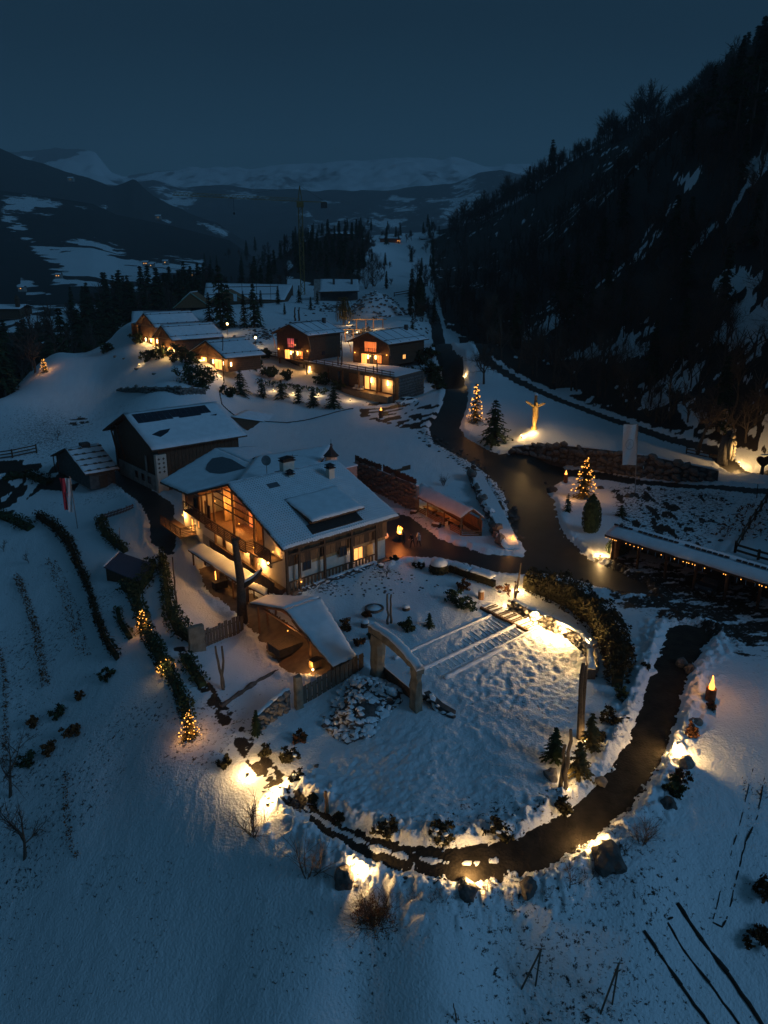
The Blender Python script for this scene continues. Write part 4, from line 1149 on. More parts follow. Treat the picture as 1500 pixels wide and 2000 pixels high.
# barn with solar strip
def barn():
    root, T, L, W, zb, h = gabled('barn', 'big dark timber barn with solar panels showing through its snowy roof', 'barn', 297, 880, 104, 49.5, 200, 483, 3.9, -.6, wall=DWOOD, over=1.0, seed=21, t=.2)
    q = lambda a, b, dz=0: (a, b, 3.9 * b / (W / 2) + dz)
    hw = W / 2
    # solar modules: a strip of separate dark panels proud of the snow
    n = 13
    for i in range(n):
        for j in range(2):
            a0 = L * (.06 + .78 * i / n); a1 = L * (.06 + .78 * (i + .95) / n); b0 = hw * (.66 + .125 * j); b1 = hw * (.66 + .125 * (j + .95))
            if j == 0 and i in (6, 11, 12): b0 += .3
            MB(T).solid([q(a0, b0, .2), q(a1, b0, .2), q(a1, b1, .2), q(a0, b1, .2)], (0, 0, .06)).build('solar_panel', SOLAR, root)
    MB(T).solid([q(L * .10, hw * .34, .205), q(L * .16, hw * .25, .205), q(L * .26, hw * .34, .205), q(L * .31, hw * .42, .205), q(L * .2, hw * .41, .205)], (0, 0, .03)).build('bare_patch', SOLAR, root)
    MB(T).solid([q(L * .8, hw * .62, .205), q(L * .86, hw * .59, .205), q(L * .88, hw * .63, .205)], (0, 0, .03)).build('bare_patch', SOLAR, root)
    # open porch struts under the far verge
    for b in (W - 2.2, W - 4.4):
        MB(T).beam((1.6, b, zb), (.5, b, h(b) - .05), .2).build('brace', DWOOD, root)
        MB(T).beam((.4, b - 1.2, h(b) - .3), (.4, b + 1.2, h(b) - .4), .18).build('brace', DWOOD, root)
    # stone lower storey and white quoin with little crosses
    MB(T).box(.9, 1.02, 1.0, W - 3, zb, zb + 2.4).build('stone_base', OLDPLASTER, root)
    for b in (3.6, 5.8, 8.0): window(T, root, b, b + .7, zb + .9, zb + 1.8, .89, 'b', WINDARK, bars=0)
    MB(T).box(1.0, 1.02, 4.6, 5.2, zb + 2.4, zb + 4.8).build('pier', OLDPLASTER, root)
    c = MB(T).box(.75, 2.3, .7, 1.4, zb, -1.0); pr = c.build('painted_pier', PLASTER, root)
    for i in range(4):
        for j in range(2):
            a_ = 1.15 + .7 * j; z_ = -1.6 - .62 * i
            k = MB(T); k.box(a_ - .06, a_ + .06, .66, .695, z_ - .18, z_ + .18); k.box(a_ - .18, a_ - .065, .66, .695, z_ - .06, z_ + .06); k.box(a_ + .065, a_ + .18, .66, .695, z_ - .06, z_ + .06); k.build('cross_opening', DWOOD, pr)
    # boards along the visible long side
    for i in range(20):
        a0 = 2.5 + (L - 3.6) * i / 20
        MB(T).box(a0, a0 + (L - 3.6) / 20 * .93, .92 + .02 * (i % 2), .99, zb, -.4).build('wall_board', DWOOD, root)
barn()

def woodshed():
    root, T, L, W, zb, h = gabled('stone_shed', 'old stone shed with shingled half snowy roof left of the barn', 'shed', 166, 927, 108.5, 49.5, 98, 234, 2.6, -1.3, wall=DSTONE, over=.6, seed=25, t=.1)
    hw = W / 2
    random.seed(5)
    for i in range(5):
        b = hw * (i + .4) / 5; z = 2.6 * b / hw + .12
        MB(T).beam((.2, b, z), (L - .2, b, z), .10, .1).build('roof_batten', DWOOD, root)
        for k in range(4):
            a0 = L * (k + random.uniform(.2, .7)) / 4
            MB(T).solid([(a0, b - .22, 2.6 * (b - .22) / hw + .14), (a0 + .5, b - .22, 2.6 * (b - .22) / hw + .14), (a0 + .5, b + .16, 2.6 * (b + .16) / hw + .14), (a0, b + .16, 2.6 * (b + .16) / hw + .14)], (0, 0, .06)).build('shingle', GWOOD, root)
    for b in (W - .8, W - 2.6): MB(T).beam((.2, b, zb), (.2, b, h(b)), .14).build('post', DWOOD, root)
    MB(T).box(2.2, 3.4, .52, .59, zb, zb + 1.9).build('door', DWOOD, root)
    MB(T).box(L * .45, L * .7, hw * .9, hw * 1.08, 2.4, 3.0).build('chimney', DSTONE, root)
woodshed()

def annex_roof():
    O = UZ(428, 825, 2.2)
    P = [UZ(478, 843, 1.6), UZ(540, 826, 1.6), UZ(455, 800, 3.4), UZ(418, 812, 3.4)]
    root = thing('gabled_shed', 'low shed with dark triangular gable behind the barn roof', 'shed', UZ(480, 850, .3))
    A = UZ(450, 815, 2.9); B = UZ(484, 842, 1.2); C = UZ(528, 827, 1.2)
    D = A * .5 + C * .5
    # dark triangular gable between two snowy slopes
    MB().solid([B, C, A], np.array((.15, .5, 0))).build('gable_boards', DWOOD, root)
    back = np.array((2.0, 5.5, .3))
    q = [A + (0, 0, .1), C + np.array((0.6, -.2, .1)), C + back + (0.6, 0, .1), A + back + (0, 0, .1)]
    s = roof_slab(root, q, .14, DWOOD); snow_on(s, *q, t=.15, nu=8, nv=8)
    q = [A + (0, 0, .1), B + np.array((-.4, -.3, .1)), B + np.array((-6, 3, .4)), A + np.array((-5, 5, .4))]
    s = roof_slab(root, q, .14, DWOOD); snow_on(s, *q, t=.15, nu=8, nv=8, seed=3)
    MB().solid([B, C, C + back * .9, B + back * .9], (0, 0, -1.6)).build('wall', DWOOD, root)
    # small flat roof seen above the barn ridge
    r2 = thing('lean_roof', 'little snowy lean-to roof peeping over the barn ridge', 'shed', UZ(365, 785, .8))
    Q = [UZ(338, 786, 2.8), UZ(392, 781, 2.8), UZ(378, 774, 3.4), UZ(350, 776, 3.4)]
    s = roof_slab(r2, Q, .3, DWOOD); snow_on(s, *Q, t=.15, nu=8, nv=5)
    MB().solid([q_ - (0, 0, .32) for q_ in Q], (0, 0, -2)).build('wall', DWOOD, r2)
annex_roof()

# market shelter with open benches
def shelter():
    zE, zR = 2.6, 3.7
    fl, fr, pk0, pk1 = UZ(799, 963, zE), UZ(900, 1012, zE), UZ(824, 944, zR), UZ(925, 994, zR)
    bl = pk0 + (pk0 - fl) * .9 - (0, 0, 2 * (zR - zE)); br = pk1 + (pk1 - fr) * .9 - (0, 0, 2 * (zR - zE))
    bl[2] = br[2] = zE
    c = (fl + br) / 2
    root = thing('market_shelter', 'open sided wooden shelter with snowy roof and red lit benches', 'shelter', (c[0], c[1], gz(c[0], c[1])))
    s = roof_slab(root, [fl, fr, pk1, pk0], .14, MWOOD); snow_on(s, fl, fr, pk1, pk0, t=.16, seed=31, nu=24, nv=8)
    s = roof_slab(root, [pk0, pk1, br, bl], .14, MWOOD); snow_on(s, pk0 + (0, 0, .003), pk1, br, bl, t=.16, seed=32, nu=24, nv=8)
    ins = lambda P, Q, t: P + (Q - P) * t
    zf = .15
    for t in (.03, .34, .66, .97):
        for (a, b) in ((fl, fr), (bl, br)):
            p = ins(a, b, t); p = p + ((pk0 if a is fl else pk0) - (fl if a is fl else bl)) * np.array((.18, .18, 0))
            MB().beam((p[0], p[1], gz(p[0], p[1]) - .1), (p[0], p[1], zE + .1), .18).build('post', MWOOD, root)
    for i in range(9):
        t = (i + .5) / 9
        MB().beam(ins(fl, fr, t) - (0, 0, .2), ins(pk0, pk1, t) - (0, 0, .2), .08, .12).build('rafter', MWOOD, root)
    # deck and slatted fronts
    off = (pk0 - fl) * np.array((.15, .15, 0))
    f0 = fl + off; f1 = fr + off; b0 = bl - off; b1 = br - off
    MB().solid([(f0[0], f0[1], zf), (f1[0], f1[1], zf), (b1[0], b1[1], zf), (b0[0], b0[1], zf)], (0, 0, .12)).build('deck', MWOOD, root)
    for (t0, t1) in ((.04, .32), (.36, .64), (.78, .97)):
        for r in range(4):
            z = zf + .3 + .22 * r; p = ins(f0, f1, t0); q = ins(f0, f1, t1)
            MB().beam((p[0], p[1], z), (q[0], q[1], z), .05, .15).build('slat', MWOOD, root)
    for r in range(3):
        z = zf + .3 + .25 * r
        MB().beam((f1[0], f1[1], z), (b1[0], b1[1], z), .05, .13).build('slat', MWOOD, root)
        MB().beam((b0[0], b0[1], z), (b1[0], b1[1], z), .05, .18).build('slat', DWOOD, root)
    for i in range(16):
        p = ins(b0, b1, i / 16); q = ins(b0, b1, (i + .94) / 16)
        MB().solid([(p[0], p[1], zf), (q[0], q[1], zf), (q[0], q[1], 2.3), (p[0], p[1], 2.3)], (.04, .03, 0)).build('back_board', MWOOD, root)
    for t, wh in ((.2, 'left'), (.45, 'middle'), (.7, 'right')):
        p = ins(f0, f1, t) * .5 + ins(b0, b1, t) * .5
        tb = thing('shelter_table', wh + ' of the three wooden tables inside the open shelter', 'table', (p[0], p[1], zf + .12), 'tables inside the open shelter')
        T = frame_T((p[0], p[1], zf + .12), az(-30), az(60))
        MB(T).box(-1.2, 1.2, -.4, .4, .7, .76).build('tabletop', LWOOD, tb)
        for sx in (-1, 1): MB(T).box(sx * 1.0 - .05, sx * 1.0 + .05, -.35, .35, 0, .7).build('leg', DWOOD, tb)
    lamp(ins(fl, fr, .14) * .6 + ins(bl, br, .14) * .4 - (0, 0, .5), 9, root, col=(1, .55, .15)); MB().ball(ins(fl, fr, .14) * .6 + ins(bl, br, .14) * .4 - (0, 0, .32), .07).build('lamp_bulb', BULB, root)
    lamp(ins(fl, fr, .55) * .5 + ins(bl, br, .55) * .5 - (0, 0, .5), 9, root, col=(1, .3, .08))
shelter()

def carport():
    zE, zR = 3.1, 4.3
    def ext(p, q, k): return p + (q - p) * k
    f0, f1 = UZ(1181, 1044, zE), UZ(1500, 1142, zE); f1 = ext(f0, f1, 1.35)
    d_ = (f1 - f0) / np.linalg.norm(f1 - f0); nn = np.array((-d_[1], d_[0], 0.0))
    if nn[1] < 0: nn = -nn
    r0 = f0 + nn * 1.6 + (0, 0, .65); r1 = f1 + nn * 1.6 + (0, 0, .65); b0 = r0 + nn * 3.3 - (0, 0, .9); b1 = r1 + nn * 3.3 - (0, 0, .9)
    c = (f0 + r1) / 2
    root = thing('carport', 'long open carport with snowy roof edged by small warm bulbs', 'carport', (c[0], c[1], gz(c[0], c[1])))
    s = roof_slab(root, [f0, f1, r1, r0], .2, DWOOD); snow_on(s, f0, f1, r1 - (0, 0, .02), r0 - (0, 0, .02), t=.2, seed=41, nu=40, nv=10)
    s = roof_slab(root, [r0, r1, b1, b0], .2, DWOOD); snow_on(s, r0 + (0, 0, .003), r1, b1, b0, t=.2, seed=42, nu=40, nv=10)
    for i in range(40):
        if i % 9 == 4: continue
        p = ext(r0, r1, (i + .1) / 40); q = ext(r0, r1, (i + .85) / 40)
        MB().beam(p + (0, 0, .2), q + (0, 0, .2), .2, .14).build('ridge_cap', METAL, root)
    for i in range(8):
        p = ext(f0, f1, .03 + i * .135); q = ext(b0, b1, .03 + i * .135)
        for k in (p + (q - p) * .12, q - (q - p) * .12):
            MB().beam((k[0], k[1], gz(k[0], k[1]) - .3), (k[0], k[1], zE + .1), .22).build('post', DWOOD, root)
    k0 = b0 - (b0 - f0) * .1; k1 = b1 - (b1 - f1) * .1
    n = 26
    for i in range(n):
        p = ext(k0, k1, i / n); q = ext(k0, k1, (i + .94) / n)
        MB().solid([(p[0], p[1], -1), (q[0], q[1], -1), (q[0], q[1], zE - .25), (p[0], p[1], zE - .25)], (.05, .05, 0)).build('wall_board', DWOOD, root)
    # end screen of planks
    p = f0 + (b0 - f0) * .12 + (f1 - f0) * .03; q = b0 - (b0 - f0) * .12 + (b1 - b0) * .03
    for i in range(8):
        a = p + (q - p) * i / 8; b = p + (q - p) * (i + .93) / 8
        MB().solid([(a[0], a[1], -.4), (b[0], b[1], -.4), (b[0], b[1], 2.9), (a[0], a[1], 2.9)], (.05, -.05, 0)).build('wall_board', MWOOD, root)
    random.seed(3)
    for px, n_ in ((1184, 1), (1192, 1), (1197, 1), (1201, 1), (1204, 1), (1223, 1), (1231, 1), (1239, 1), (1247, 1), (1255, 1), (1292, 1), (1318, 1), (1335, 1), (1342, 1), (1346, 1), (1353, 1), (1358, 1), (1377, 1), (1414, 1), (1418, 1), (1448, 1), (1484, 1), (1489, 1), (1497, 1)):
        t = solve_t(f0, (f1 - f0), px)
        b = f0 + (f1 - f0) * t - np.array((0, 0, .26 + random.uniform(0, .05)))
        MB().ball(b, .045, 6, 4).build('bulb', BULB, root)
    MB().beam(f0 - (0, 0, .22), f1 - (0, 0, .22), .02).build('wire', METAL, root)
    return f0, f1, b0, b1
CP = carport()

# ------------------------------------------------------------------ chalets
def brace(T, root, a0, b0, z0, a1, z1):
    MB(T).tube([(a0, b0, z0), (a0 + (a1 - a0) * .3, b0, z0 + (z1 - z0) * .55), (a1, b0, z1)], .09, 5).build('brace', LWOOD, root)

def centre_chalet(name, label, px, py, Y, pxL, pxB, upper, seed):
    root, T, L, W, zb, h = gabled(name, label, 'chalet', px, py, Y, 36, pxL, pxB, 2.3, 9.0, wall=DWOOD, over=.9, seed=seed, t=.26)
    guards(root, T, L, W, 2.3, (0.22, 1.0), (.08, .30, .52, .74, .94))
    o = 1.17
    z0 = zb
    top = h(W / 2)
    m_ = W / 2
    # upper glazed door under the gable with balcony
    for i, (x0, x1) in enumerate(((m_ - 1.7, m_ - .55), (m_ - .5, m_ + .6), (m_ + .65, m_ + 1.6))):
        window(T, root, x0, x1, z0 + 2.75, min(z0 + 4.9, h(max(abs(x0 - m_), abs(x1 - m_)) + m_) - .15), o - .01, 'b', WINDARK if i == 0 and seed == 61 else upper, bars=1)
    MB(T).box(.15, o - .005, m_ - 2.4, m_ + 2.0, z0 + 2.5, z0 + 2.62).build('balcony_floor', DWOOD, root)
    railing(T, root, (.2, m_ - 2.4), (.2, m_ + 2.0), z0 + 2.65, z0 + 3.6, 4)
    # ground floor glass, door and window
    window(T, root, m_ + 1.0, m_ + 2.5, z0 + .15, z0 + 2.2, o - .01, 'b', WINLIT, bars=1)
    window(T, root, m_ - .9, m_ + .2, z0 + .1, z0 + 2.2, o - .01, 'b', WINDARK, bars=0, name='door', frame=MWOOD)
    window(T, root, m_ - 3.1, m_ - 2.0, z0 + .4, z0 + 2.1, o - .01, 'b', WINORANGE, bars=1)
    for b, p in ((m_ + .6, 14), (m_ - 1.5, 14)):
        MB(T).box(o - .14, o - .02, b - .1, b + .1, z0 + 1.2, z0 + 2.0).build('wall_lamp', LENS, root)
        lamp(T((o - .7, b, z0 + 1.7)), p * 4.6, root, col=(1, .47, .12), r=.15)
    lamp(T((.2, m_, z0 + 3.3)), 26, root, col=(1, .35, .1), r=.1)
    for b in (1.3, W - 1.5):
        MB(T).ball((o - .1, b, z0 + 2.3), .13).build('sconce', BULB, root); lamp(T((o - .6, b, z0 + 2.2)), 12, root, col=(1, .42, .1))
    for b in (.35, W - .35): brace(T, root, 1.1, b, z0 + 2.2, .15, h(b) - .02)
    # log walls: horizontal logs on the long side
    n = 8
    for i in range(n):
        z = z0 + (h(.9) - z0) * i / n
        MB(T).beam((1.2, .82, z + .25), (L - .9, .82, z + .25), .14, (h(.9) - z0) / n * .9).build('log', DWOOD, root)
    window(T, root, L * .40, L * .40 + 1.1, z0 + 1.0, z0 + 1.9, .74, 'a', WINLIT if seed == 51 else WINDARK, bars=1)
    c = MB(T).box(L * .8, L * .8 + .7, W * .36, W * .36 + .7, 1.6, 3.2); c.build('chimney', DSTONE, root)
    return root, T, L, W
centre_chalet('log_chalet', 'right log chalet on the stone terrace with orange lit gable windows', 759, 673, 170, 677, 838, WINORANGE, 51)
centre_chalet('log_chalet', 'left log chalet on the stone terrace with pink lit gable windows', 602, 656, 178, 528, 674, WINPINK, 61)

def left_chalet(label, px, py, Y, pxL, pxB, rise, zg, seed, orange=False):
    root, T, L, W, zb, h = gabled('timber_chalet', label, 'chalet', px, py, Y, 47, pxL, pxB, rise, zg, wall=MWOOD, over=.9, seed=seed, t=.26, group='row of three long roofed chalets')
    del root['group']
    guards(root, T, L, W, rise, (.18, .82), (), nubs=True)
    MB(T).beam((0, W / 2, rise + .25), (L, W / 2, rise + .25), .16, .12).build('ridge_cap', METAL, root)
    m_ = W / 2; o = 1.17; z0 = zb
    MB(T).beam((.3, 1.0, h(1.0) - .2), (.3, W - 1.0, h(W - 1.0) - .2), .16, .2).build('tie_beam', LWOOD, root)
    MB(T).beam((.3, m_, h(1.0) - .2), (.3, m_, h(m_)), .14).build('king_post', LWOOD, root)
    for s in (-1, 1):
        MB(T).beam((.3, m_ + s * W * .24, h(1.0) - .1), (.3, m_ + s * .3, h(m_) - .3), .12).build('strut', LWOOD, root)
        b = m_ + s * (W / 2 - 1.0)
        MB(T).beam((.3, b, z0), (.3, b, h(b)), .18).build('post', LWOOD, root)
    window(T, root, m_ - W * .28, m_ - W * .10, z0 + .2, z0 + 2.3, o - .01, 'b', WINLIT, bars=1)
    window(T, root, m_ + W * .12, m_ + W * .28, z0 + .2, z0 + 2.3, o - .01, 'b', WINLIT if orange else WINDARK, bars=1)
    window(T, root, m_ - W * .04, m_ + W * .05, z0 + .1, z0 + 2.2, o - .01, 'b', WINDARK, bars=0, name='door', frame=LWOOD)
    for b, p in ((m_ - W * .34, 22), (m_ - W * .06, 22), (m_ + W * .2, 12)):
        MB(T).box(o - .14, o - .02, b - .12, b + .12, z0 + 1.3, z0 + 2.1).build('wall_lamp', LENS, root)
        lamp(T((o - .8, b, z0 + 1.8)), p * 2.6, root, col=(1, .56, .18), r=.15)
    for i in range(7):
        z = z0 + (h(.9) - z0) * i / 7
        MB(T).beam((1.2, .82, z + .2), (L - .9, .82, z + .2), .14, (h(.9) - z0) / 7 * .9).build('log', DWOOD, root)
    MB(T).box(1.6, 1.8, .5, .7, z0 + 1.2, z0 + 2.0).build('wall_lamp', LENS, root)
    lamp(T((1.9, -.1, z0 + 1.8)), 24, root, col=(1, .5, .15), r=.15)
    return T, L, W, zb
left_chalet('nearest of the three left chalets, its porch brightly lit behind dark bushes', 440, 700, 163, 368, 519, 3.1, 8.6, 71, True)
left_chalet('middle one of the three left chalets in the stepped row', 336, 665, 174, 296, 438, 3.0, 10.2, 81, True)
left_chalet('farthest gabled chalet with open lit truss at the left end of the row', 303, 640, 186, 262, 395, 3.1, 11.0, 91)
def flat4():
    P = [UY(256, 632, 194), UY(300, 620, 199), UY(354, 607, 210), UY(258, 608, 210)]
    root = thing('rear_chalet', 'snowy roof of a fourth chalet half hidden at the back of the row', 'chalet', UY(300, 640, 200))
    s = roof_slab(root, P, .3, DWOOD); snow_on(s, *P, t=.2, seed=8)
    MB().solid([p - (0, 0, .31) for p in P], (0, 0, -3)).build('wall', DWOOD, root)
    MB().beam(P[3] + (0, 0, .3), P[2] + (0, 0, .3), .2).build('ridge_cap', METAL, root)
flat4()

# stone terrace under the two log chalets
def stone_terrace():
    Lp = [UZ(520, 693, 9.0), UZ(640, 714, 9.0), UZ(770, 737, 9.0)]
    bk = np.array((5.5, 9.5, 0))
    root = thing('stone_terrace', 'long railed deck above lit ground floor rooms below the log chalets', 'terrace', Lp[1] - (0, 0, 4.6))
    f = [Lp[0], Lp[1], Lp[2]]
    poly = [tuple(f[0]), tuple(f[1]), tuple(f[2]), tuple(f[2] + bk), tuple(f[0] + bk)]
    MB().solid([np.array(p) - (0, 0, .3) for p in poly], (0, 0, .3)).build('deck', GWOOD, root)
    MB().solid([np.array(p) + np.array((.35, .6, .004)) for p in poly], (0, 0, .08)).build('deck_snow', SNOW, root)
    # lower storey recessed, made of stone piers and lit bays
    rec = np.array((1.0, 1.8, 0)); base = 4.9
    wl = [f[0] + rec, f[1] + rec, f[2] + rec]
    MB().solid([(wl[0][0], wl[0][1], base - 1.5), (wl[1][0], wl[1][1], base - 1.5), (wl[2][0], wl[2][1], base - 1.5), (wl[2] + bk)[:2].tolist() + [base - 1.5], (wl[0] + bk)[:2].tolist() + [base - 1.5]], (0, 0, 8.68 - base + 1.5)).build('wall', DSTONE, root)
    def along(px):
        a, b = (f[0], f[1]) if px < 640 else (f[1], f[2])
        t = solve_t(a, (b - a), px); return a + (b - a) * t
    # railing
    for i, px in enumerate(range(522, 771, 16)):
        p = along(px); MB().beam(p, p + (0, 0, 1.1), .16).build('rail_post', DWOOD, root)
    for dz in (.45, .95):
        for k in range(2): MB().beam(f[k] + (0, 0, dz), f[k + 1] + (0, 0, dz), .07, .16).build('rail', DWOOD, root)
    for px in (522, 545, 598, 640, 668, 700, 735, 768):
        p = along(px) + rec * .1; MB().beam((p[0], p[1], gz(p[0], p[1]) - .5), (p[0], p[1], 8.7), .3).build('post', DWOOD, root)
    d = (f[2] - f[1]); d /= np.linalg.norm(d)
    T = frame_T((0, 0, 0), np.array((1., 0, 0)), np.array((0, 1., 0)))
    nrm = -rec / np.linalg.norm(rec)
    def bay(px0, px1, m, z0=base + .2, z1=base + 3.0, nm='window'):
        p = along(px0) + rec + nrm * .02; q = along(px1) + rec + nrm * .02
        w = MB().solid([(p[0], p[1], z0), (q[0], q[1], z0), (q[0], q[1], z1), (p[0], p[1], z1)], nrm * .05).build(nm, m, root)
        fr = MB()
        for a, b in ((p, p), (q, q)): fr.beam((a[0], a[1], z0), (a[0], a[1], z1), .14)
        fr.beam((p[0], p[1], z1), (q[0], q[1], z1), .14).beam((p[0], p[1], z0), (q[0], q[1], z0), .14)
        fr.build('frame', DWOOD, w)
    bay(559, 570, WINDARK); bay(575, 582, PLASTER, nm='wall_panel'); bay(586, 597, PLASTER, nm='wall_panel')
    bay(650, 655, WINDARK); bay(672, 688, MWOOD, nm='shutter'); bay(692, 700, PLASTER, nm='wall_panel'); bay(703, 712, WINLIT); bay(715, 728, PLASTER, nm='wall_panel'); bay(729, 734, MWOOD, nm='door'); bay(737, 762, PLASTER, nm='wall_panel')
    for px, pw in ((595, 22), (716, 34), (748, 34), (553, 4)):
        p = along(px) + rec + nrm * .5; z = base + 2.2
        lamp((p[0] - .1, p[1] - .3, z), pw * 2.4, root, col=(1, .46, .12), r=.15)
        q = along(px) + rec + nrm * .12
        MB().beam((q[0], q[1], z - .4), (q[0], q[1], z + .5), .16).build('wall_lamp', LENS, root)
    # lit patio slabs in front
    for (a, b) in ((545, 600), (672, 762)):
        p = along(a) + np.array((-.6, -1, 0)); q = along(b) + np.array((-.6, -1, 0))
        p2 = p + rec * 1.2; q2 = q + rec * 1.2
        MB().solid([(p[0], p[1], base - 1.2), (q[0], q[1], base - 1.2), (q2[0], q2[1], base - 1.2), (p2[0], p2[1], base - 1.2)], (0, 0, 1.35)).build('patio', PAVING, root)
    for i, px in enumerate((695, 705)):
        p = along(px) + nrm * .2
        ch = thing('patio_chair', ('left' if i == 0 else 'right') + ' of two armchairs on the lit patio under the deck', 'chair', (p[0], p[1], base + .16))
        Tc = frame_T((p[0], p[1], base + .16), az(-54), az(36))
        MB(Tc).box(-.45, .45, -.45, .45, .15, .45).build('seat', CLOTH_GREY, ch); MB(Tc).box(-.45, .45, .3, .45, .46, .95).build('backrest', CLOTH_GREY, ch)
stone_terrace()

# construction site farmhouse, small house, crane
def farm():
    root, T, L, W, zb, h = gabled('farm_building', 'long pale farm building under scaffolding with wide snowy roof', 'building', 560, 600, 285, 62, 480, 612, 3.4, 12.0, wall=OLDPLASTER, over=1.0, seed=101)
    for i in range(4): window(T, root, W * (.2 + .17 * i), W * (.2 + .17 * i) + 1.1, zb + 1.2, zb + 2.6, 1.29, 'b', WINDARK, bars=1)
    P = [UY(398, 582, 278), UY(556, 586, 284), UY(572, 556, 312), UY(402, 553, 308)]
    r2 = thing('farm_wing', 'long low farmhouse wing with pale snow roof and green edged dormer gables', 'building', UY(470, 610, 285))
    s = roof_slab(r2, P, .4, DWOOD); snow_on(s, *P, t=.3, nu=30, nv=10)
    MB().solid([p - (0, 0, .42) for p in P], (0, 0, -6)).build('wall', DWOOD, r2)
    for (a, b, c) in (((338, 602), (372, 572), (412, 600)), ((405, 590), (440, 566), (478, 586))):
        A, B, C = UY(*a, 262), UY(*b, 262), UY(*c, 262)
        MB().solid([A, C, B], (0.5, 8, 0)).build('dormer', MWOOD, r2)
        MB().beam(A, B, .5, .25).beam(B, C, .5, .25).build('verge_board', mat('mint_paint', (.22, .33, .26), .8), r2)
        MB().solid([(A + B) / 2 + (0, 0, .1), B + (0, 0, .15), B + np.array((.5, 8, .15)), A + np.array((.5, 8, .15)), A + (0, 0, .1)][0:4], (0, 0, .25)).build('dormer_snow', SNOW, r2)
    w0, w1 = UY(456, 574, 260), UY(463, 588, 260)
    MB().box(w0[0], w1[0], 259.6, 260, w1[2], w0[2]).build('window', mat('pale_window', (.5, .6, .65), .4), r2)
    # scaffold poles
    for px in (395, 420, 447, 475, 503, 530, 545):
        p = UY(px, 605, 276); MB().tube([p, p + (0, 0, 9)], .07, 4).build('scaffold_pole', METAL, r2)
    for dz in (2.5, 5, 7.5):
        MB().beam(UY(395, 605, 276) + (0, 0, dz), UY(545, 603, 276) + (0, 0, dz), .1, .25).build('scaffold_board', GWOOD, r2)
    r3, T, L, W, zb, h = gabled('stone_house', 'small dark house with snowy roof and pale end wall beside the crane', 'house', 622, 569, 300, 78, 612, 701, 3.0, 13.0, wall=DSTONE, over=.4, seed=111)
    q = [UY(622, 570, 299), UY(702, 568, 299), UY(700, 546, 308), UY(626, 545, 308)]
    s = roof_slab(r3, q, .3, DWOOD, 'front_roof'); snow_on(s, *q, t=.25)
    a = UY(613, 590, 298); b = UY(625, 590, 298); c = UY(613, 545, 306)
    MB().solid([a, b, np.array((b[0], b[1] + 3, c[2])), np.array((a[0], a[1] + 3, c[2]))], (0, 1.5, 0)).build('end_wall', OLDPLASTER, r3)
    for px in (652, 687):
        p = UY(px, 556, 304); MB().box(p[0] - .4, p[0] + .4, p[1] - .4, p[1] + .4, p[2] - 1, p[2] + 2.2).build('chimney', DSTONE, r3)
    fence_ = thing('site_container', 'pale site container standing beside the farm building', 'container', UY(594, 604, 280))
    p = UY(594, 604, 280); MB().box(p[0] - 3.5, p[0] + 3.5, p[1], p[1] + 2.4, p[2], p[2] + 2.7).build('body', OLDPLASTER, fence_)
    MB().box(p[0] - 3.5, p[0] + 3.5, p[1], p[1] + 2.4, p[2] + 2.704, p[2] + 2.9).build('snow_cover', SNOW, fence_)
farm()

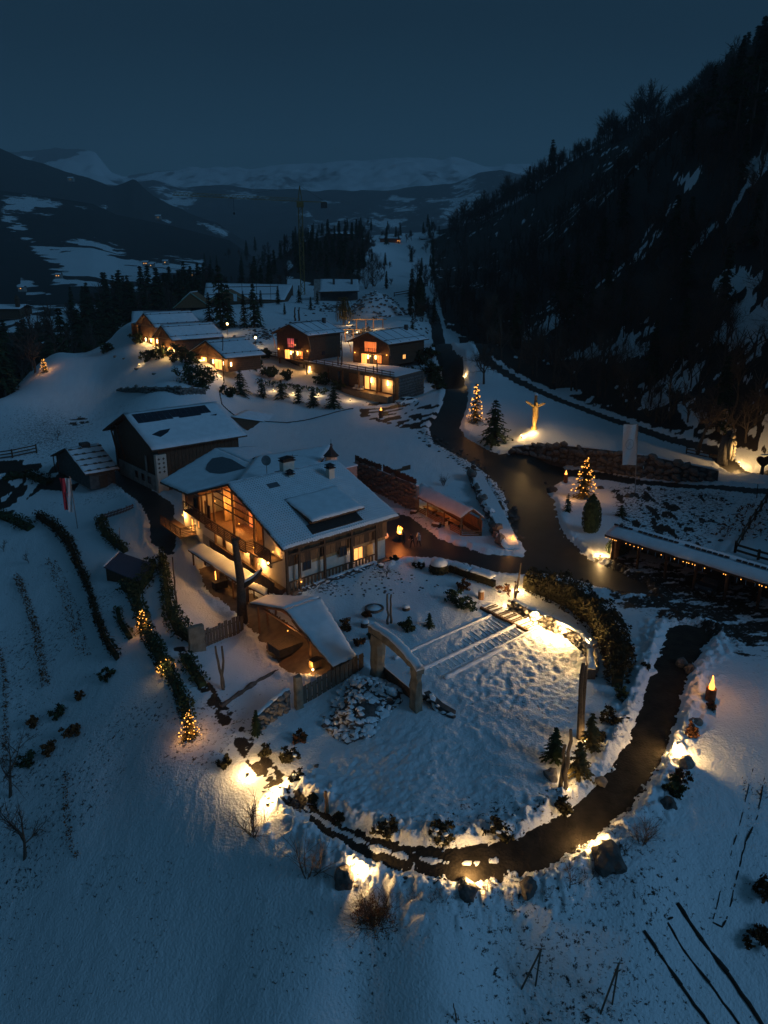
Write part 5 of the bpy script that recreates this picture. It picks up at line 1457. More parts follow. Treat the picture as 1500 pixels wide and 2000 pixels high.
def crane():
    p0 = UY(592, 583, 330); top = UY(588, 405, 330)
    root = thing('tower_crane', 'tall yellow lattice tower crane with long jib reaching left', 'crane', p0)
    w = 1.6; H_ = top[2] - p0[2]
    x, y, z0 = p0
    mb = MB(); n = 20
    for sx in (-1, 1):
        for sy in (-1, 1): mb.beam((x + sx * w / 2, y + sy * w / 2, z0), (x + sx * w / 2, y + sy * w / 2, z0 + H_), .22)
    for i in range(n):
        a = z0 + H_ * i / n; b = z0 + H_ * (i + 1) / n; s = 1 if i % 2 else -1
        for sy in (-1, 1): mb.beam((x - s * w / 2, y + sy * w / 2, a), (x + s * w / 2, y + sy * w / 2, b), .12)
        for sx in (-1, 1): mb.beam((x + sx * w / 2, y - s * w / 2, a), (x + sx * w / 2, y + s * w / 2, b), .12)
        mb.beam((x - w / 2, y - w / 2, b), (x + w / 2, y - w / 2, b), .1)
    mb.build('mast', YELLOWSTEEL, root)
    T_ = np.array((x, y, z0 + H_))
    MB().box(x - 1.3, x + 1.3, y - 1.3, y + 1.3, T_[2] + .02, T_[2] + 2).build('slewing_unit', YELLOWSTEEL, root)
    apex = T_ + (0, 0, 8); mb = MB(); mb.beam(T_ + (-.8, 0, 2), apex, .3).beam(T_ + (.8, 0, 2), apex, .3); mb.build('apex', YELLOWSTEEL, root)
    jt = UY(340, 407, 300); je = jt; js = T_ + (0, 0, 2.2); je = np.array((jt[0], jt[1], js[2]))
    mb = MB(); n = 30
    for o in ((0, -.6, 0), (0, .6, 0), (0, 0, 1.1)): mb.beam(js + o, je + o, .14)
    for i in range(n):
        a = js + (je - js) * i / n; b = js + (je - js) * (i + .5) / n; c = js + (je - js) * (i + 1) / n
        for o in (-.6, .6): mb.beam(a + (0, o, 0), b + (0, 0, 1.1), .07).beam(b + (0, 0, 1.1), c + (0, o, 0), .07)
    mb.build('jib', YELLOWSTEEL, root)
    ce = js + np.array((10, 4, 0)); mb = MB(); mb.beam(js, ce, .6, .3); mb.build('counter_jib', YELLOWSTEEL, root)
    MB().box(ce[0] - 2, ce[0] + .5, ce[1] - .8, ce[1] + .8, ce[2] - 2.2, ce[2]).build('counterweight', DSTONE, root)
    mb = MB(); mb.beam(apex, js + (je - js) * .6, .08).beam(apex, ce, .08); mb.build('tie_rods', METAL, root)
    hk = js + (je - js) * .55; mb = MB(); mb.tube([hk, hk - (0, 0, 5)], .05, 4).box(hk[0] - .3, hk[0] + .3, hk[1] - .2, hk[1] + .2, hk[2] - 5.8, hk[2] - 5); mb.build('hook', METAL, root)
crane()

# far away buildings
def far_house(name, label, px0, px1, py0, py1, Y, wall, lit=(), roof_py=None):
    a = UY(px0, py1, Y); b = UY(px1, py0, Y)
    root = thing(name, label, 'house', ((a[0] + b[0]) / 2, Y, a[2]))
    d = (b[0] - a[0]) * .6 + 4; zt = b[2] - (b[2] - a[2]) * .35
    MB().box(a[0], b[0], Y, Y + d, a[2] - 2, zt).build('wall', wall, root)
    o = (b[0] - a[0]) * .06
    P = [np.array((a[0] - o, Y - o, zt)), np.array((b[0] + o, Y - o, zt)), np.array((b[0] + o, Y + d / 2, b[2])), np.array((a[0] - o, Y + d / 2, b[2]))]
    s = roof_slab(root, P, .3, DWOOD); snow_on(s, *P, t=.3, nu=8, nv=5)
    Q = [P[3] + (0, 0, .005), P[2] + (0, 0, .005), np.array((b[0] + o, Y + d + o, zt)), np.array((a[0] - o, Y + d + o, zt))]
    s = roof_slab(root, Q, .3, DWOOD); snow_on(s, *Q, t=.3, nu=8, nv=5)
    s_ = (b[0] - a[0])
    for i, (u, v) in enumerate(lit):
        x = a[0] + s_ * u; z = a[2] + (zt - a[2]) * v; w = max(.4, min(1.0, s_ * .08))
        MB().box(x - w, x + w, Y - .25, Y - .05, z - w * .7, z + w * .7).build('window', WINLIT, root)
    return root, a, b, zt
far_house('hill_house', 'dark house with long snowy roof high on the wooded knoll', 638, 690, 452, 466, 560, DWOOD)
far_house('hill_house', 'red walled farmhouse with a glowing window on the far slope', 742, 782, 460, 476, 640, mat('red_wall', (.35, .10, .05), .9), lit=((.92, .5),))
far_house('hill_house', 'low pale roofed house at the top of the snowy slope', 822, 866, 462, 474, 660, OLDPLASTER)
r, a, b, zt = far_house('slope_building', 'large snow roofed building half hidden in trees on the right hillside', 1256, 1400, 318, 378, 268, DWOOD)
r, a, b, zt = far_house('valley_chapel', 'dark chapel with a small bell turret at the far left edge', -30, 36, 596, 616, 420, DWOOD)
MB().box(b[0] - 2.2, b[0] - .4, 421, 423, zt, b[2] + 3).build('bell_turret', DWOOD, r); MB().add([(b[0] - 2.5, 420.7, b[2] + 3.01), (b[0] - .1, 420.7, b[2] + 3.01), (b[0] - .1, 423.3, b[2] + 3.01), (b[0] - 2.5, 423.3, b[2] + 3.01), (b[0] - 1.3, 422, b[2] + 5.5)], [(0, 1, 4), (1, 2, 4), (2, 3, 4), (3, 0, 4)]).build('turret_roof', DWOOD, r)
for i, (px, py, Y, lb) in enumerate(((283, 514, 1250, 'tiny valley house with the brightest window among the far fields'), (294, 518, 1220, 'tiny dark valley house right of the brightest window'), (322, 512, 1300, 'tiny valley farmhouse at the upper right of the far fields'),
                                     (112, 538, 1050, 'tiny lit valley farm on the left of the terraced fields'), (375, 537, 1100, 'tiny valley house at the right edge of the terraced fields'), (40, 563, 820, 'tiny valley house near the left frame edge'), (170, 418, 2280, 'tiny farm high up beneath the dark wood'),
                                     (137, 350, 3100, 'lonely lit hut high in the dark wood on the left'), (308, 424, 2500, 'lonely hut at the lower edge of the dark wood'), (995, 395, 3800, 'tiny hut on the far central hillside'))):
    w = Y * .006
    p = UY(px, py, Y)
    if i == 9: continue
    rr, a, b, zt = far_house('valley_house', lb, px - 5, px + 5, py - 5, py + 3, Y * .985, OLDPLASTER, lit=((.3, .5), (.7, .5)) if i in (0, 3) else ((.5, .5),))
# ------------------------------------------------------------------ stones
def rock_mesh(name, seed, sq=(1, 1, .7), sub=2, cap=True, m=DSTONE, rough=.35, capz=.55):
    import bmesh
    bm = bmesh.new(); bmesh.ops.create_icosphere(bm, subdivisions=sub, radius=1)
    rs = random.Random(seed); o = Vector((rs.uniform(0, 99), rs.uniform(0, 99), rs.uniform(0, 99)))
    for v in bm.verts:
        d = v.co.normalized()
        n = mnoise.noise(d * 1.1 + o) * rough * 1.5 + mnoise.noise(d * 2.7 + o) * rough * .6
        v.co = Vector((d.x * sq[0], d.y * sq[1], d.z * sq[2])) * (1 + n)
    bm.normal_update()
    for f in bm.faces: f.material_index = 1 if cap and f.normal.z > capz and f.calc_center_median().z > 0 else 0
    if cap:
        up = {v for f in bm.faces if f.material_index for v in f.verts}
        for v in up:
            if all(f.material_index for f in v.link_faces): v.co.z += .07
    me = bpy.data.meshes.new(name); bm.to_mesh(me); bm.free()
    me.materials.append(m); me.materials.append(SNOW)
    return me
ROCKS = [rock_mesh('rock', 10 + i, (random.Random(i).uniform(.8, 1.2), random.Random(i + 9).uniform(.7, 1), random.Random(i + 5).uniform(.55, .8)), 2) for i in range(6)]
BARE_ROCKS = [rock_mesh('rock', 40 + i, (1, random.Random(i + 9).uniform(.7, 1), random.Random(i + 5).uniform(.6, .9)), 2, cap=False, m=STONE) for i in range(5)]
BOULD = [rock_mesh('rock', 80 + i, (1, random.Random(i + 9).uniform(.75, 1), random.Random(i + 5).uniform(.75, .95)), 3, cap=False, m=DSTONE, rough=.3) for i in range(5)]
STONES = [rock_mesh('stone', 60 + i, (1, .8, .75), 1, cap=False, m=STONE, rough=.25) for i in range(5)]
STONES2 = [rock_mesh('stone', 70 + i, (1, .8, .7), 1, cap=True, m=DSTONE, rough=.25) for i in range(5)]

def boulder(label, px, py, r, seed=0, tall=1.0, bare=False, name='boulder', group=None):
    p = PG(px, py)
    me = (BARE_ROCKS if bare else BOULD)[seed % 5]
    r *= .72; o = inst(me, name, p + (0, 0, r * .42 * tall), seed * 1.3, (r, r, r * tall))
    return tag(o, label, 'boulder', group)

boulder('dark squared boulder left of the bright lamp near the big twiggy bush', 672, 1722, 1.0, 1, 1.1)
boulder('round boulder hiding the lamp at the bottom of the loop path', 908, 1750, .95, 2, 1.1)
boulder('tall dark boulder between two bare shrubs below the loop path', 1031, 1744, .75, 3, 1.35)
boulder('largest dark boulder leaning beside the lamp at lower right of the loop path', 1186, 1690, 1.5, 4, .9)
boulder('square boulder with flat snow cap right of the loop path', 1305, 1576, .75, 0, 1.0)
boulder('upright brown boulder at the right of the brightest path lamp', 1337, 1500, .75, 1, 1.5, True)
boulder('reddish boulder leaning among shrubs right of the path', 1357, 1416, .7, 2, 1.1, True)
boulder('brown upright boulder in the planted strip left of the path', 1174, 1532, .62, 3, 1.2, True)
boulder('dark boulder at the left foot of the split trunk totem', 1076, 1522, .75, 4, 1.3, True)
boulder('brown boulder on the snow at the top right of the loop path', 1348, 1312, .7, 0, 1.0, False)
boulder('snowy boulder where the loop path meets the car park', 1330, 1298, .75, 1, .8)
boulder('flat slab boulder under the tall white banner pole', 1228, 972, .9, 2, .6)
boulder('dark boulder below the fire candle at the road junction', 1078, 962, 1.1, 3, .8)
boulder('snow topped boulder right of the lit junction tree', 1173, 956, .8, 4, .6)
boulder('mossy boulder by the lit sculpture on the far right', 1375, 930, 2.1, 0, .8, True)
boulder('small dark boulder on the far meadow left of the lit stone', 225, 698, .7, 1, .8, True)
boulder('smaller dark boulder further right on the far meadow', 242, 702, .6, 2, .8, True)
boulder('dark triangular boulder on the meadow below the chalets', 302, 732, .9, 3, .6, True)
boulder('dark boulder with a warm lamp glow behind it on the meadow', 268, 722, 1.1, 4, .6, True)
for i, (px, py, r) in enumerate(((1066, 945, .35), (618, 1500, .3), (1310, 1528, .35))):
    boulder(('small stone at the tip of the junction bank', 'small stone near the left flower bed', 'small stone at the right path edge')[i], px, py, r, i)

def rock_pile():
    c = PG(712, 1400)
    root = thing('rock_pile', 'heap of snow capped stones spilling down below the stone gate', 'rock pile', c)
    rs = random.Random(8)
    poly = PGs([(688, 1322), (735, 1326), (792, 1352), (795, 1372), (752, 1400), (738, 1432), (690, 1462), (650, 1440), (630, 1418), (650, 1385), (668, 1345)])
    xs = [p[0] for p in poly]; ys_ = [p[1] for p in poly]; n = 0
    pts = []
    while n < 210:
        x = rs.uniform(min(xs), max(xs)); y = rs.uniform(min(ys_), max(ys_))
        d = float(dist_area(np.array([x]), np.array([y]), poly)[0])
        if d > -.05: continue
        if any(math.hypot(x - q[0], y - q[1]) < .33 for q in pts[-60:]) and rs.random() < .7: continue
        h = min(1.0, -d * .5)
        r = rs.uniform(.24, .46) * (1.25 if rs.random() < .12 else 1)
        inst(ROCKS[rs.randrange(6)], 'rock', (x, y, gz(x, y) + h * rs.uniform(.5, 1) + .05), 0, (r * rs.uniform(.8, 1.2), r, r * rs.uniform(.6, 1)), root, rot=(rs.uniform(-.3, .3), rs.uniform(-.3, .3), rs.uniform(0, 6)))
        pts.append((x, y)); n += 1
    b = MB(); P = [np.array((p[0], p[1], gz(p[0], p[1]))) for p in poly]; cc = sum(P) / len(P)
    vs = P + [p * .45 + cc * .55 + (0, 0, .75) for p in P] + [cc + (0, 0, .9)]; k = len(P)
    b.add(vs, [(i, (i + 1) % k, k + (i + 1) % k, k + i) for i in range(k)] + [(k + i, k + (i + 1) % k, 2 * k) for i in range(k)])
    b.build('rubble_core', DSTONE, root)
rock_pile()

def stone_wall(name, label, pts_px, h, thick=.7, size=.42, meshes=None, snow=True, seed=0, zoff=0, cat='wall', lean=0, maxn=290, pts=None, core=DSTONE):
    P = pts if pts is not None else [PG(*p) for p in pts_px]
    root = thing(name, label, cat, P[len(P) // 2])
    rs = random.Random(seed); meshes = meshes or STONES
    tot = 0; spots = []
    for i in range(len(P) - 1):
        a, b = P[i], P[i + 1]; L = np.linalg.norm((b - a)[:2]); d = (b - a) / max(L, .01); nrm = np.array((d[1], -d[0], 0)); nrm /= np.linalg.norm(nrm)
        if nrm[1] > 0: nrm = -nrm
        hh = h if not hasattr(h, '__len__') else (h[i], h[i + 1])
        s = 0
        while s < L:
            t = s / L; H_ = hh if not hasattr(hh, '__len__') else hh[0] * (1 - t) + hh[1] * t
            base = a + (b - a) * t; z = 0; k = 0
            while z < H_ - size * .3:
                r = size * rs.uniform(.55, 1.35)
                spots.append((base + nrm * (thick / 2 - lean * z) + d * rs.uniform(-.1, .1) + np.array((0, 0, z + r * .45 + rs.uniform(-.12, .12))), r * rs.uniform(.9, 1.2), math.atan2(d[1], d[0])))
                z += r * .92; k += 1
            s += size * 1.15
        # core behind the facing stones
        c = MB(); e = np.array((0, 0, 0))
        h0, h1 = (hh, hh) if not hasattr(hh, '__len__') else hh
        q = [a - nrm * thick / 2, a + nrm * (thick / 2 - .08), b + nrm * (thick / 2 - .08), b - nrm * thick / 2]
        c.add([x - (0, 0, .6) for x in q] + [q[0] + (0, 0, h0 - .1), q[1] - nrm * lean * h0 + (0, 0, h0 - .1), q[2] - nrm * lean * h1 + (0, 0, h1 - .1), q[3] + (0, 0, h1 - .1)],
              [(0, 3, 2, 1), (4, 5, 6, 7), (0, 1, 5, 4), (1, 2, 6, 5), (2, 3, 7, 6), (3, 0, 4, 7)])
        c.build('wall_core', core, root)
        if snow:
            sn = MB(); sn.sheet(q[0] + (0, 0, h0 - .05), q[1] - nrm * (lean * h0 + .1) + (0, 0, h0 - .05), q[2] - nrm * (lean * h1 + .1) + (0, 0, h1 - .05), q[3] + (0, 0, h1 - .05), nu=5, nv=max(3, int(L / .5)), t=.16, amp=.06, seed=seed + i, wob=.15)
            sn.build('snow_cover', SNOW, root, smooth_=True)
    if len(spots) > maxn: spots = rs.sample(spots, maxn)
    for p, r, a_ in spots:
        inst(meshes[rs.randrange(len(meshes))], 'stone', p, 0, (r * .68, r * .5, r * .52), root, rot=(rs.uniform(-.4, .4), rs.uniform(-.6, .6), a_ + rs.uniform(-.5, .5)))
    return root
# lit wall round the top corner of the lawn
stone_wall('dry_stone_wall', 'curved dry stone wall lit by small lamps at the lawn corner', [(1000, 1192), (1045, 1215), (1090, 1235), (1130, 1258), (1152, 1285), (1155, 1330)], 1.15, seed=1, size=.55)
stone_wall('boulder_retaining_wall', 'big dark boulder wall behind the junction below the crucifix', [(1000, 884), (1060, 896), (1120, 908), (1180, 920), (1250, 932)], (1.0, 2.4, 2.9, 3.2, 3.2), 1.2, .95, seed=2, snow=True, lean=.15)
stone_wall('boulder_retaining_wall', 'dark boulder wall along the lower road between banner and lit sculpture', [(1256, 932), (1320, 940), (1400, 940)], (3.2, 2.8, 1.6), 1.2, .95, seed=3, lean=.15)
stone_wall('terraced_stone_edge', 'ragged line of rocks stepping down the bank behind the open shelter', [(927, 930), (945, 968), (965, 1010), (985, 1050), (1000, 1075)], (.9, 1.2, 1.4, 1.2, .7), 1.7, .95, meshes=ROCKS + BARE_ROCKS * 2, seed=4, snow=False, core=SNOW)
stone_wall('courtyard_wall', 'long high brown rubble wall between main house and shelter', [], 4.0, .5, .7, seed=5, pts=[UZ(694, 955, .1), UZ(745, 975, 0.1), UZ(800, 1000, .1), UZ(815, 1008, .1)], snow=True, core=STONE)
stone_wall('garden_retaining_wall', 'low dark retaining wall curving to a slab below the pavilion garden', [(498, 1432), (535, 1405), (565, 1388)], (1.3, 1.7, 2.0), .5, .5, seed=6)
stone_wall('gate_rock_row', 'row of jagged upright stones running right from the stone gate', [(832, 1368), (858, 1388), (886, 1400)], (.9, .7, .5), .6, .55, seed=7, snow=False, meshes=STONES2)
stone_wall('meadow_retaining_wall', 'long low dark stone bank across the meadow below the left chalets', [(232, 763), (290, 768), (350, 772), (400, 770)], (.5, 1.3, 1.6, 1.2), .8, .7, seed=8)
stone_wall('house_rock_edge', 'line of snowy stones along the garden foot of the main house', [(582, 1160), (640, 1138), (700, 1118), (735, 1104)], .5, .6, .5, seed=9, meshes=STONES2)
def slab(label, px, py, w, th, h, rot, seed=0, name='stone_slab', z=None):
    p = PG(px, py)
    if z is not None: p = UZ(px, py, z)
    rs = random.Random(seed); mb = MB(frame_T(p, az(rot), az(rot - 90)))
    n = 7; m_ = 9; vs = []; fs = []
    ring = [(-w / 2, -th / 2), (0, -th / 2 * 1.1), (w / 2, -th / 2), (w / 2 * 1.05, 0), (w / 2, th / 2), (0, th / 2 * 1.1), (-w / 2, th / 2), (-w / 2 * 1.05, 0)]
    for j in range(m_):
        z_ = -.3 + (h + .3) * j / (m_ - 1); s = 1 - .12 * j / m_
        for k, (a, b) in enumerate(ring):
            vs.append((a * s + mnoise.noise((k, j * .6, seed)) * .22 * w * .5, b * s + mnoise.noise((k + 9, j * .6, seed)) * .1, z_ + (mnoise.noise((k * 1.7, seed, 2)) * .35 if j == m_ - 1 else 0)))
    q = len(ring)
    for j in range(m_ - 1):
        for k in range(q): fs.append((j * q + k, j * q + (k + 1) % q, (j + 1) * q + (k + 1) % q, (j + 1) * q + k))
    fs.append(tuple((m_ - 1) * q + k for k in range(q)))
    mb.add(vs, fs)
    o = mb.build(name, SLAB, None, loc=p)
    return tag(o, label, 'stone slab')
slab('broad upright pale stone slab ending the wooden screen in the left garden', 386, 1274, 1.5, .45, 2.6, 60, 1)
slab('narrow upright stone slab at the left end of the plank fence', 584, 1385, .6, .6, 3.0, 60, 2)

def gate():
    a = PG(738, 1325); b = PG(812, 1388); a[2] = min(a[2], -1.6); b[2] = min(b[2], -1.9)
    root = thing('stone_gate', 'great stone gate of two rough pillars and a curved snowy lintel', 'gate', (a + b) / 2)
    ax = (b - a); L = np.linalg.norm(ax[:2]); ax = np.array((ax[0], ax[1], 0)) / L; nx = np.array((-ax[1], ax[0], 0))
    for i, (p, w, h, sd_) in enumerate(((a, 1.25, 4.0, 5), (b, .95, 3.7, 9))):
        T = frame_T(p, ax, nx); vs = []; fs = []; m_ = 12; ring = [(-.5, -.35), (0, -.42), (.5, -.35), (.55, 0), (.5, .35), (0, .42), (-.5, .35), (-.55, 0)]
        for j in range(m_):
            z_ = -.4 + (h + .4) * j / (m_ - 1); s = w * (1.02 - .16 * j / m_)
            for k, (u, v) in enumerate(ring):
                vs.append((u * s + mnoise.noise((k * .8, j * .5, sd_)) * .2, v * s * .9 + mnoise.noise((k * .8 + 9, j * .5, sd_)) * .14, z_))
        for j in range(m_ - 1):
            for k in range(8): fs.append((j * 8 + k, j * 8 + (k + 1) % 8, (j + 1) * 8 + (k + 1) % 8, (j + 1) * 8 + k))
        fs.append(tuple((m_ - 1) * 8 + k for k in range(8)))
        MB(T).add(vs, fs).build('pillar', SLAB, root)
    T = frame_T(a + (0, 0, 3.95), ax, nx)
    n = 16; vs = []; fs = []; sv = []
    for i in range(n + 1):
        u = -1.0 + (L + 1.6) * i / n; t = i / n
        zb = .22 * math.sin(t * math.pi) * 1.2 - .35 * t - .1 + .04 * math.sin(i * 1.9)
        th = .62 + .25 * math.sin(t * math.pi) - .25 * t
        for (v, z_) in ((-.3, zb), (-.34, zb + th), (.36, zb + th), (.3, zb)): vs.append((u, v + .04 * math.sin(i * 2.3 + v), z_))
    for i in range(n):
        for k in range(4): fs.append((i * 4 + k, i * 4 + (k + 1) % 4, (i + 1) * 4 + (k + 1) % 4, (i + 1) * 4 + k))
    fs += [(0, 1, 2, 3), tuple(n * 4 + k for k in (3, 2, 1, 0))]
    lo = MB(T).add(vs, fs).build('lintel', SLAB, root)
    sn = MB(T); v2 = []
    for i in range(n + 1):
        c = [vs[i * 4 + 1], vs[i * 4 + 2]]
        v2 += [(c[0][0], c[0][1] - .03, c[0][2] + .003), (c[0][0], c[0][1] + .04, c[0][2] + .13), (c[0][0], (c[0][1] + c[1][1]) / 2, c[0][2] + .2 + .05 * math.sin(i * 1.3)), (c[1][0], c[1][1] - .04, c[1][2] + .13), (c[1][0], c[1][1] + .03, c[1][2] + .003)]
    f2 = [(i * 5 + k, i * 5 + k + 1, (i + 1) * 5 + k + 1, (i + 1) * 5 + k) for i in range(n) for k in range(4)] + [(0, 1, 2, 3, 4), (n * 5 + 4, n * 5 + 3, n * 5 + 2, n * 5 + 1, n * 5)]
    sn.add(v2, f2).build('snow_cover', SNOW, lo, smooth_=True)
    # dark retaining boards between the pillars
    T = frame_T(a, ax, nx)
    for i in range(5):
        MB(T).box(.5, L - .4, .32 + .02 * (i % 2), .45, -.1 + .27 * i, .16 + .27 * i).build('retaining_board', DWOOD, root)
    MB(T).box(.5, L - .4, .25, .62, 1.255, 1.34).build('retaining_snow', SNOW, root)
gate()

# ------------------------------------------------------------------ fences
def plank_fence(name, label, pts, h, m=GWOOD, gap=.07, w=.22, zbase=None, snow=False, rnd=.12, top=None):
    P = [PG(*p) if len(p) == 2 else np.array(p) for p in pts]
    root = thing(name, label, 'fence', P[0])
    rs = random.Random(len(label))
    for i in range(len(P) - 1):
        L = np.linalg.norm((P[i + 1] - P[i])[:2]); n = max(1, int(L / (w + gap))); d = (P[i + 1] - P[i]) / n; nr = np.array((-d[1], d[0], 0)); nr /= np.linalg.norm(nr)
        for k in range(n):
            a = P[i] + d * k; b = a + d * (w / (w + gap)); hh = h + rs.uniform(-rnd, rnd)
            MB().solid([a - (0, 0, .2), b - (0, 0, .2), b + (0, 0, hh), a + (0, 0, hh + rs.uniform(-.03, .03))], nr * .05).build('plank', m, root)
        for z in (.35, h * .75): MB().beam(P[i] + nr * .09 + (0, 0, z), P[i + 1] + nr * .09 + (0, 0, z), .06, .1).build('rail', m, root)
    return root
plank_fence('plank_screen', 'weathered plank screen between pale slab and the big tree trunk', [(400, 1268), (440, 1250), (478, 1236)], 1.9, w=.3)
plank_fence('plank_fence', 'rough plank fence rising from narrow slab to the pavilion corner', [(592, 1380), (640, 1352), (690, 1322), (712, 1310)], 1.8, w=.35)
plank_fence('picket_fence', 'brown picket fence on top of the high courtyard wall', [tuple(UZ(694, 955, .1) + (0, 0, 4.1)), tuple(UZ(745, 975, .1) + (0, 0, 4.1))], .8, m=DWOOD, w=.14)
plank_fence('picket_fence', 'brown picket fence on the courtyard wall nearest to the open shelter', [tuple(UZ(748, 976, .1) + (0, 0, 4.1)), tuple(UZ(812, 1006, .1) + (0, 0, 4.0))], .8, m=DWOOD, w=.14)
plank_fence('picket_fence', 'low dark picket fence round the small garden by the side lane', [(196, 1018), (235, 1006), (262, 996)], .9, m=DWOOD, w=.1, gap=.1)
plank_fence('snow_board', 'dark board rising from the snow behind the courtyard wall', [(753, 930), (802, 918)], .7, m=DWOOD, w=1.2, gap=.02)

def rail_fence(name, label, pts, h=1.1, rows=3, step=2.2, m=DWOOD, w=.1):
    P = [PG(*p) for p in pts]; root = thing(name, label, 'fence', P[0])
    for i in range(len(P) - 1):
        L = np.linalg.norm((P[i + 1] - P[i])[:2]); n = max(1, int(L / step))
        for k in range(n + (i == len(P) - 2)):
            a = P[i] + (P[i + 1] - P[i]) * k / n; a[2] = gz(a[0], a[1]); MB().beam(a - (0, 0, .2), a + (0, 0, h + .1), w * 1.4).build('post', m, root)
        for r in range(rows):
            z = h * (r + .8) / rows
            MB().beam(P[i] + (0, 0, z), P[i + 1] + (0, 0, z), w * .6, w * 1.4).build('rail', m, root)
    return root
rail_fence('rail_fence', 'dark three rail fence at the left edge of the upper meadow', [(-40, 905), (25, 896), (72, 886)], 1.6, 3, 3.4, w=.14)
rail_fence('rail_fence', 'distant rail fence climbing past the rubble heap', [(770, 580), (800, 575), (835, 560)], 1.6, 2, 5, w=.22)
rail_fence('corral_fence', 'dark fence round the bare plot at the right frame edge', [(1435, 1082), (1462, 1035), (1495, 985), (1530, 930)], 1.4, 2, 2.6, w=.16)
rail_fence('corral_fence', 'dark near side fence of the bare plot above the carport', [(1435, 1082), (1480, 1096), (1530, 1110)], 1.2, 2, 2.6, w=.16)
rail_fence('road_railing', 'wooden railing beside the upper road left of the lit sculpture', [(1340, 888), (1385, 898), (1412, 903)], 1.0, 2, 2.5, w=.12)

# ------------------------------------------------------------------ posts, totems, poles
def post_thing(name, label, cat, base, tops, r=.16, m=BARK, extra=None):
    p = PG(*base); root = thing(name, label, cat, p)
    for i, (bx, by, tx, ty) in enumerate(tops):
        b = PG(bx, by); hgt = None
        # the top lies above the base, at the base's distance
        t = UY(tx, ty, b[1])
        n = 6; pts = [b + (t - b) * k / n + np.array((mnoise.noise((k * 1.3, i, bx)) * r * 1.2, 0, 0)) for k in range(n + 1)]; pts[0][2] -= .3
        mb = MB().tube(pts, [r * (1 - .42 * k / n) * (1 + .22 * mnoise.noise((k * 2.3, bx, 3))) for k in range(n + 1)], 7)
        if extra and i == 0:
            for k in range(extra):
                q = pts[2 + k % 4]; mb.tube([q, q + np.array((random.Random(k).uniform(-.4, .4), -.1, .25))], [.06, .03], 5)
        mb.build('trunk', m, root)
    return root
random.seed(4)
post_thing('totem_trunk', 'tall bare forked tree trunk standing on the right side of the lawn', 'tree trunk', (1131, 1446), [(1131, 1446, 1137, 1296), (1133, 1444, 1144, 1300)], .22, BARK, 5)
post_thing('split_totem', 'pair of leaning bare trunks lit from below beside the path strip', 'tree trunk', (1098, 1548), [(1093, 1545, 1104, 1455), (1102, 1552, 1115, 1425)], .17, GWOOD)
post_thing('forked_post', 'y shaped weathered post in the snowy garden left of the pavilion', 'post', (438, 1350), [(438, 1350, 420, 1262), (437, 1346, 434, 1262)], .14, GWOOD)
post_thing('twin_posts', 'two close upright wooden posts in the garden before the stone gate', 'post', (760, 1222), [(758, 1222, 756, 1160), (763, 1220, 763, 1161)], .13, GWOOD)
post_thing('short_stump_post', 'short lit wooden stump at the left of the lawn edge', 'post', (640, 1586), [(640, 1586, 636, 1546)], .16, MWOOD)
post_thing('garden_pole', 'slim bare pole beside the dark hedge left of the terrace', 'pole', (345, 1182), [(345, 1182, 337, 1088)], .11, GWOOD)
post_thing('leaning_branch_post', 'leaning lit trunk beside the lamp at the lawn top corner', 'tree trunk', (1003, 1184), [(1003, 1184, 1007, 1135), (1004, 1180, 1018, 1100)], .12, BARK)
post_thing('lamp_pole', 'thin dark pole on the snowy bank at the right', 'pole', (1478, 975), [(1478, 975, 1480, 945)], .07, METAL)
post_thing('rock_post', 'thin dark stake standing on the stony bank by the shelter', 'pole', (952, 945), [(952, 945, 952, 924)], .06, METAL)
post_thing('lane_stake', 'lone thin stake in the small fenced garden', 'pole', (234, 1052), [(234, 1052, 233, 1030)], .04, DWOOD)
post_thing('tall_mast', 'tall dark pole standing in front of the nearest left chalet', 'pole', (440, 745), [(437, 745, 434, 655)], .14, DWOOD)
post_thing('terrace_mast', 'dark carved pole rising past the railed deck between the chalets', 'pole', (668, 750), [(668, 750, 667, 655), (660, 748, 660, 672)], .2, BARK)
post_thing('deck_trunks', 'two slim dark trunks with a flame at their foot by the deck corner', 'tree trunk', (736, 782), [(731, 775, 729, 714), (738, 782, 737, 706)], .2, BARK)
post_thing('snowy_tower', 'slim square tower standing in the field behind the left log chalet', 'tower', (580, 628), [(576, 628, 576, 600), (584, 628, 584, 600)], .3, DWOOD)
post_thing('pole_behind', 'thin tall pole on the far snowfield right of the rubble heap', 'pole', (804, 590), [(804, 590, 804, 543)], .18, DWOOD)
post_thing('cypress_pole', 'thin pole near the shelter on the right far side', 'pole', (700, 668), [(700, 668, 701, 655)], .12, DWOOD)

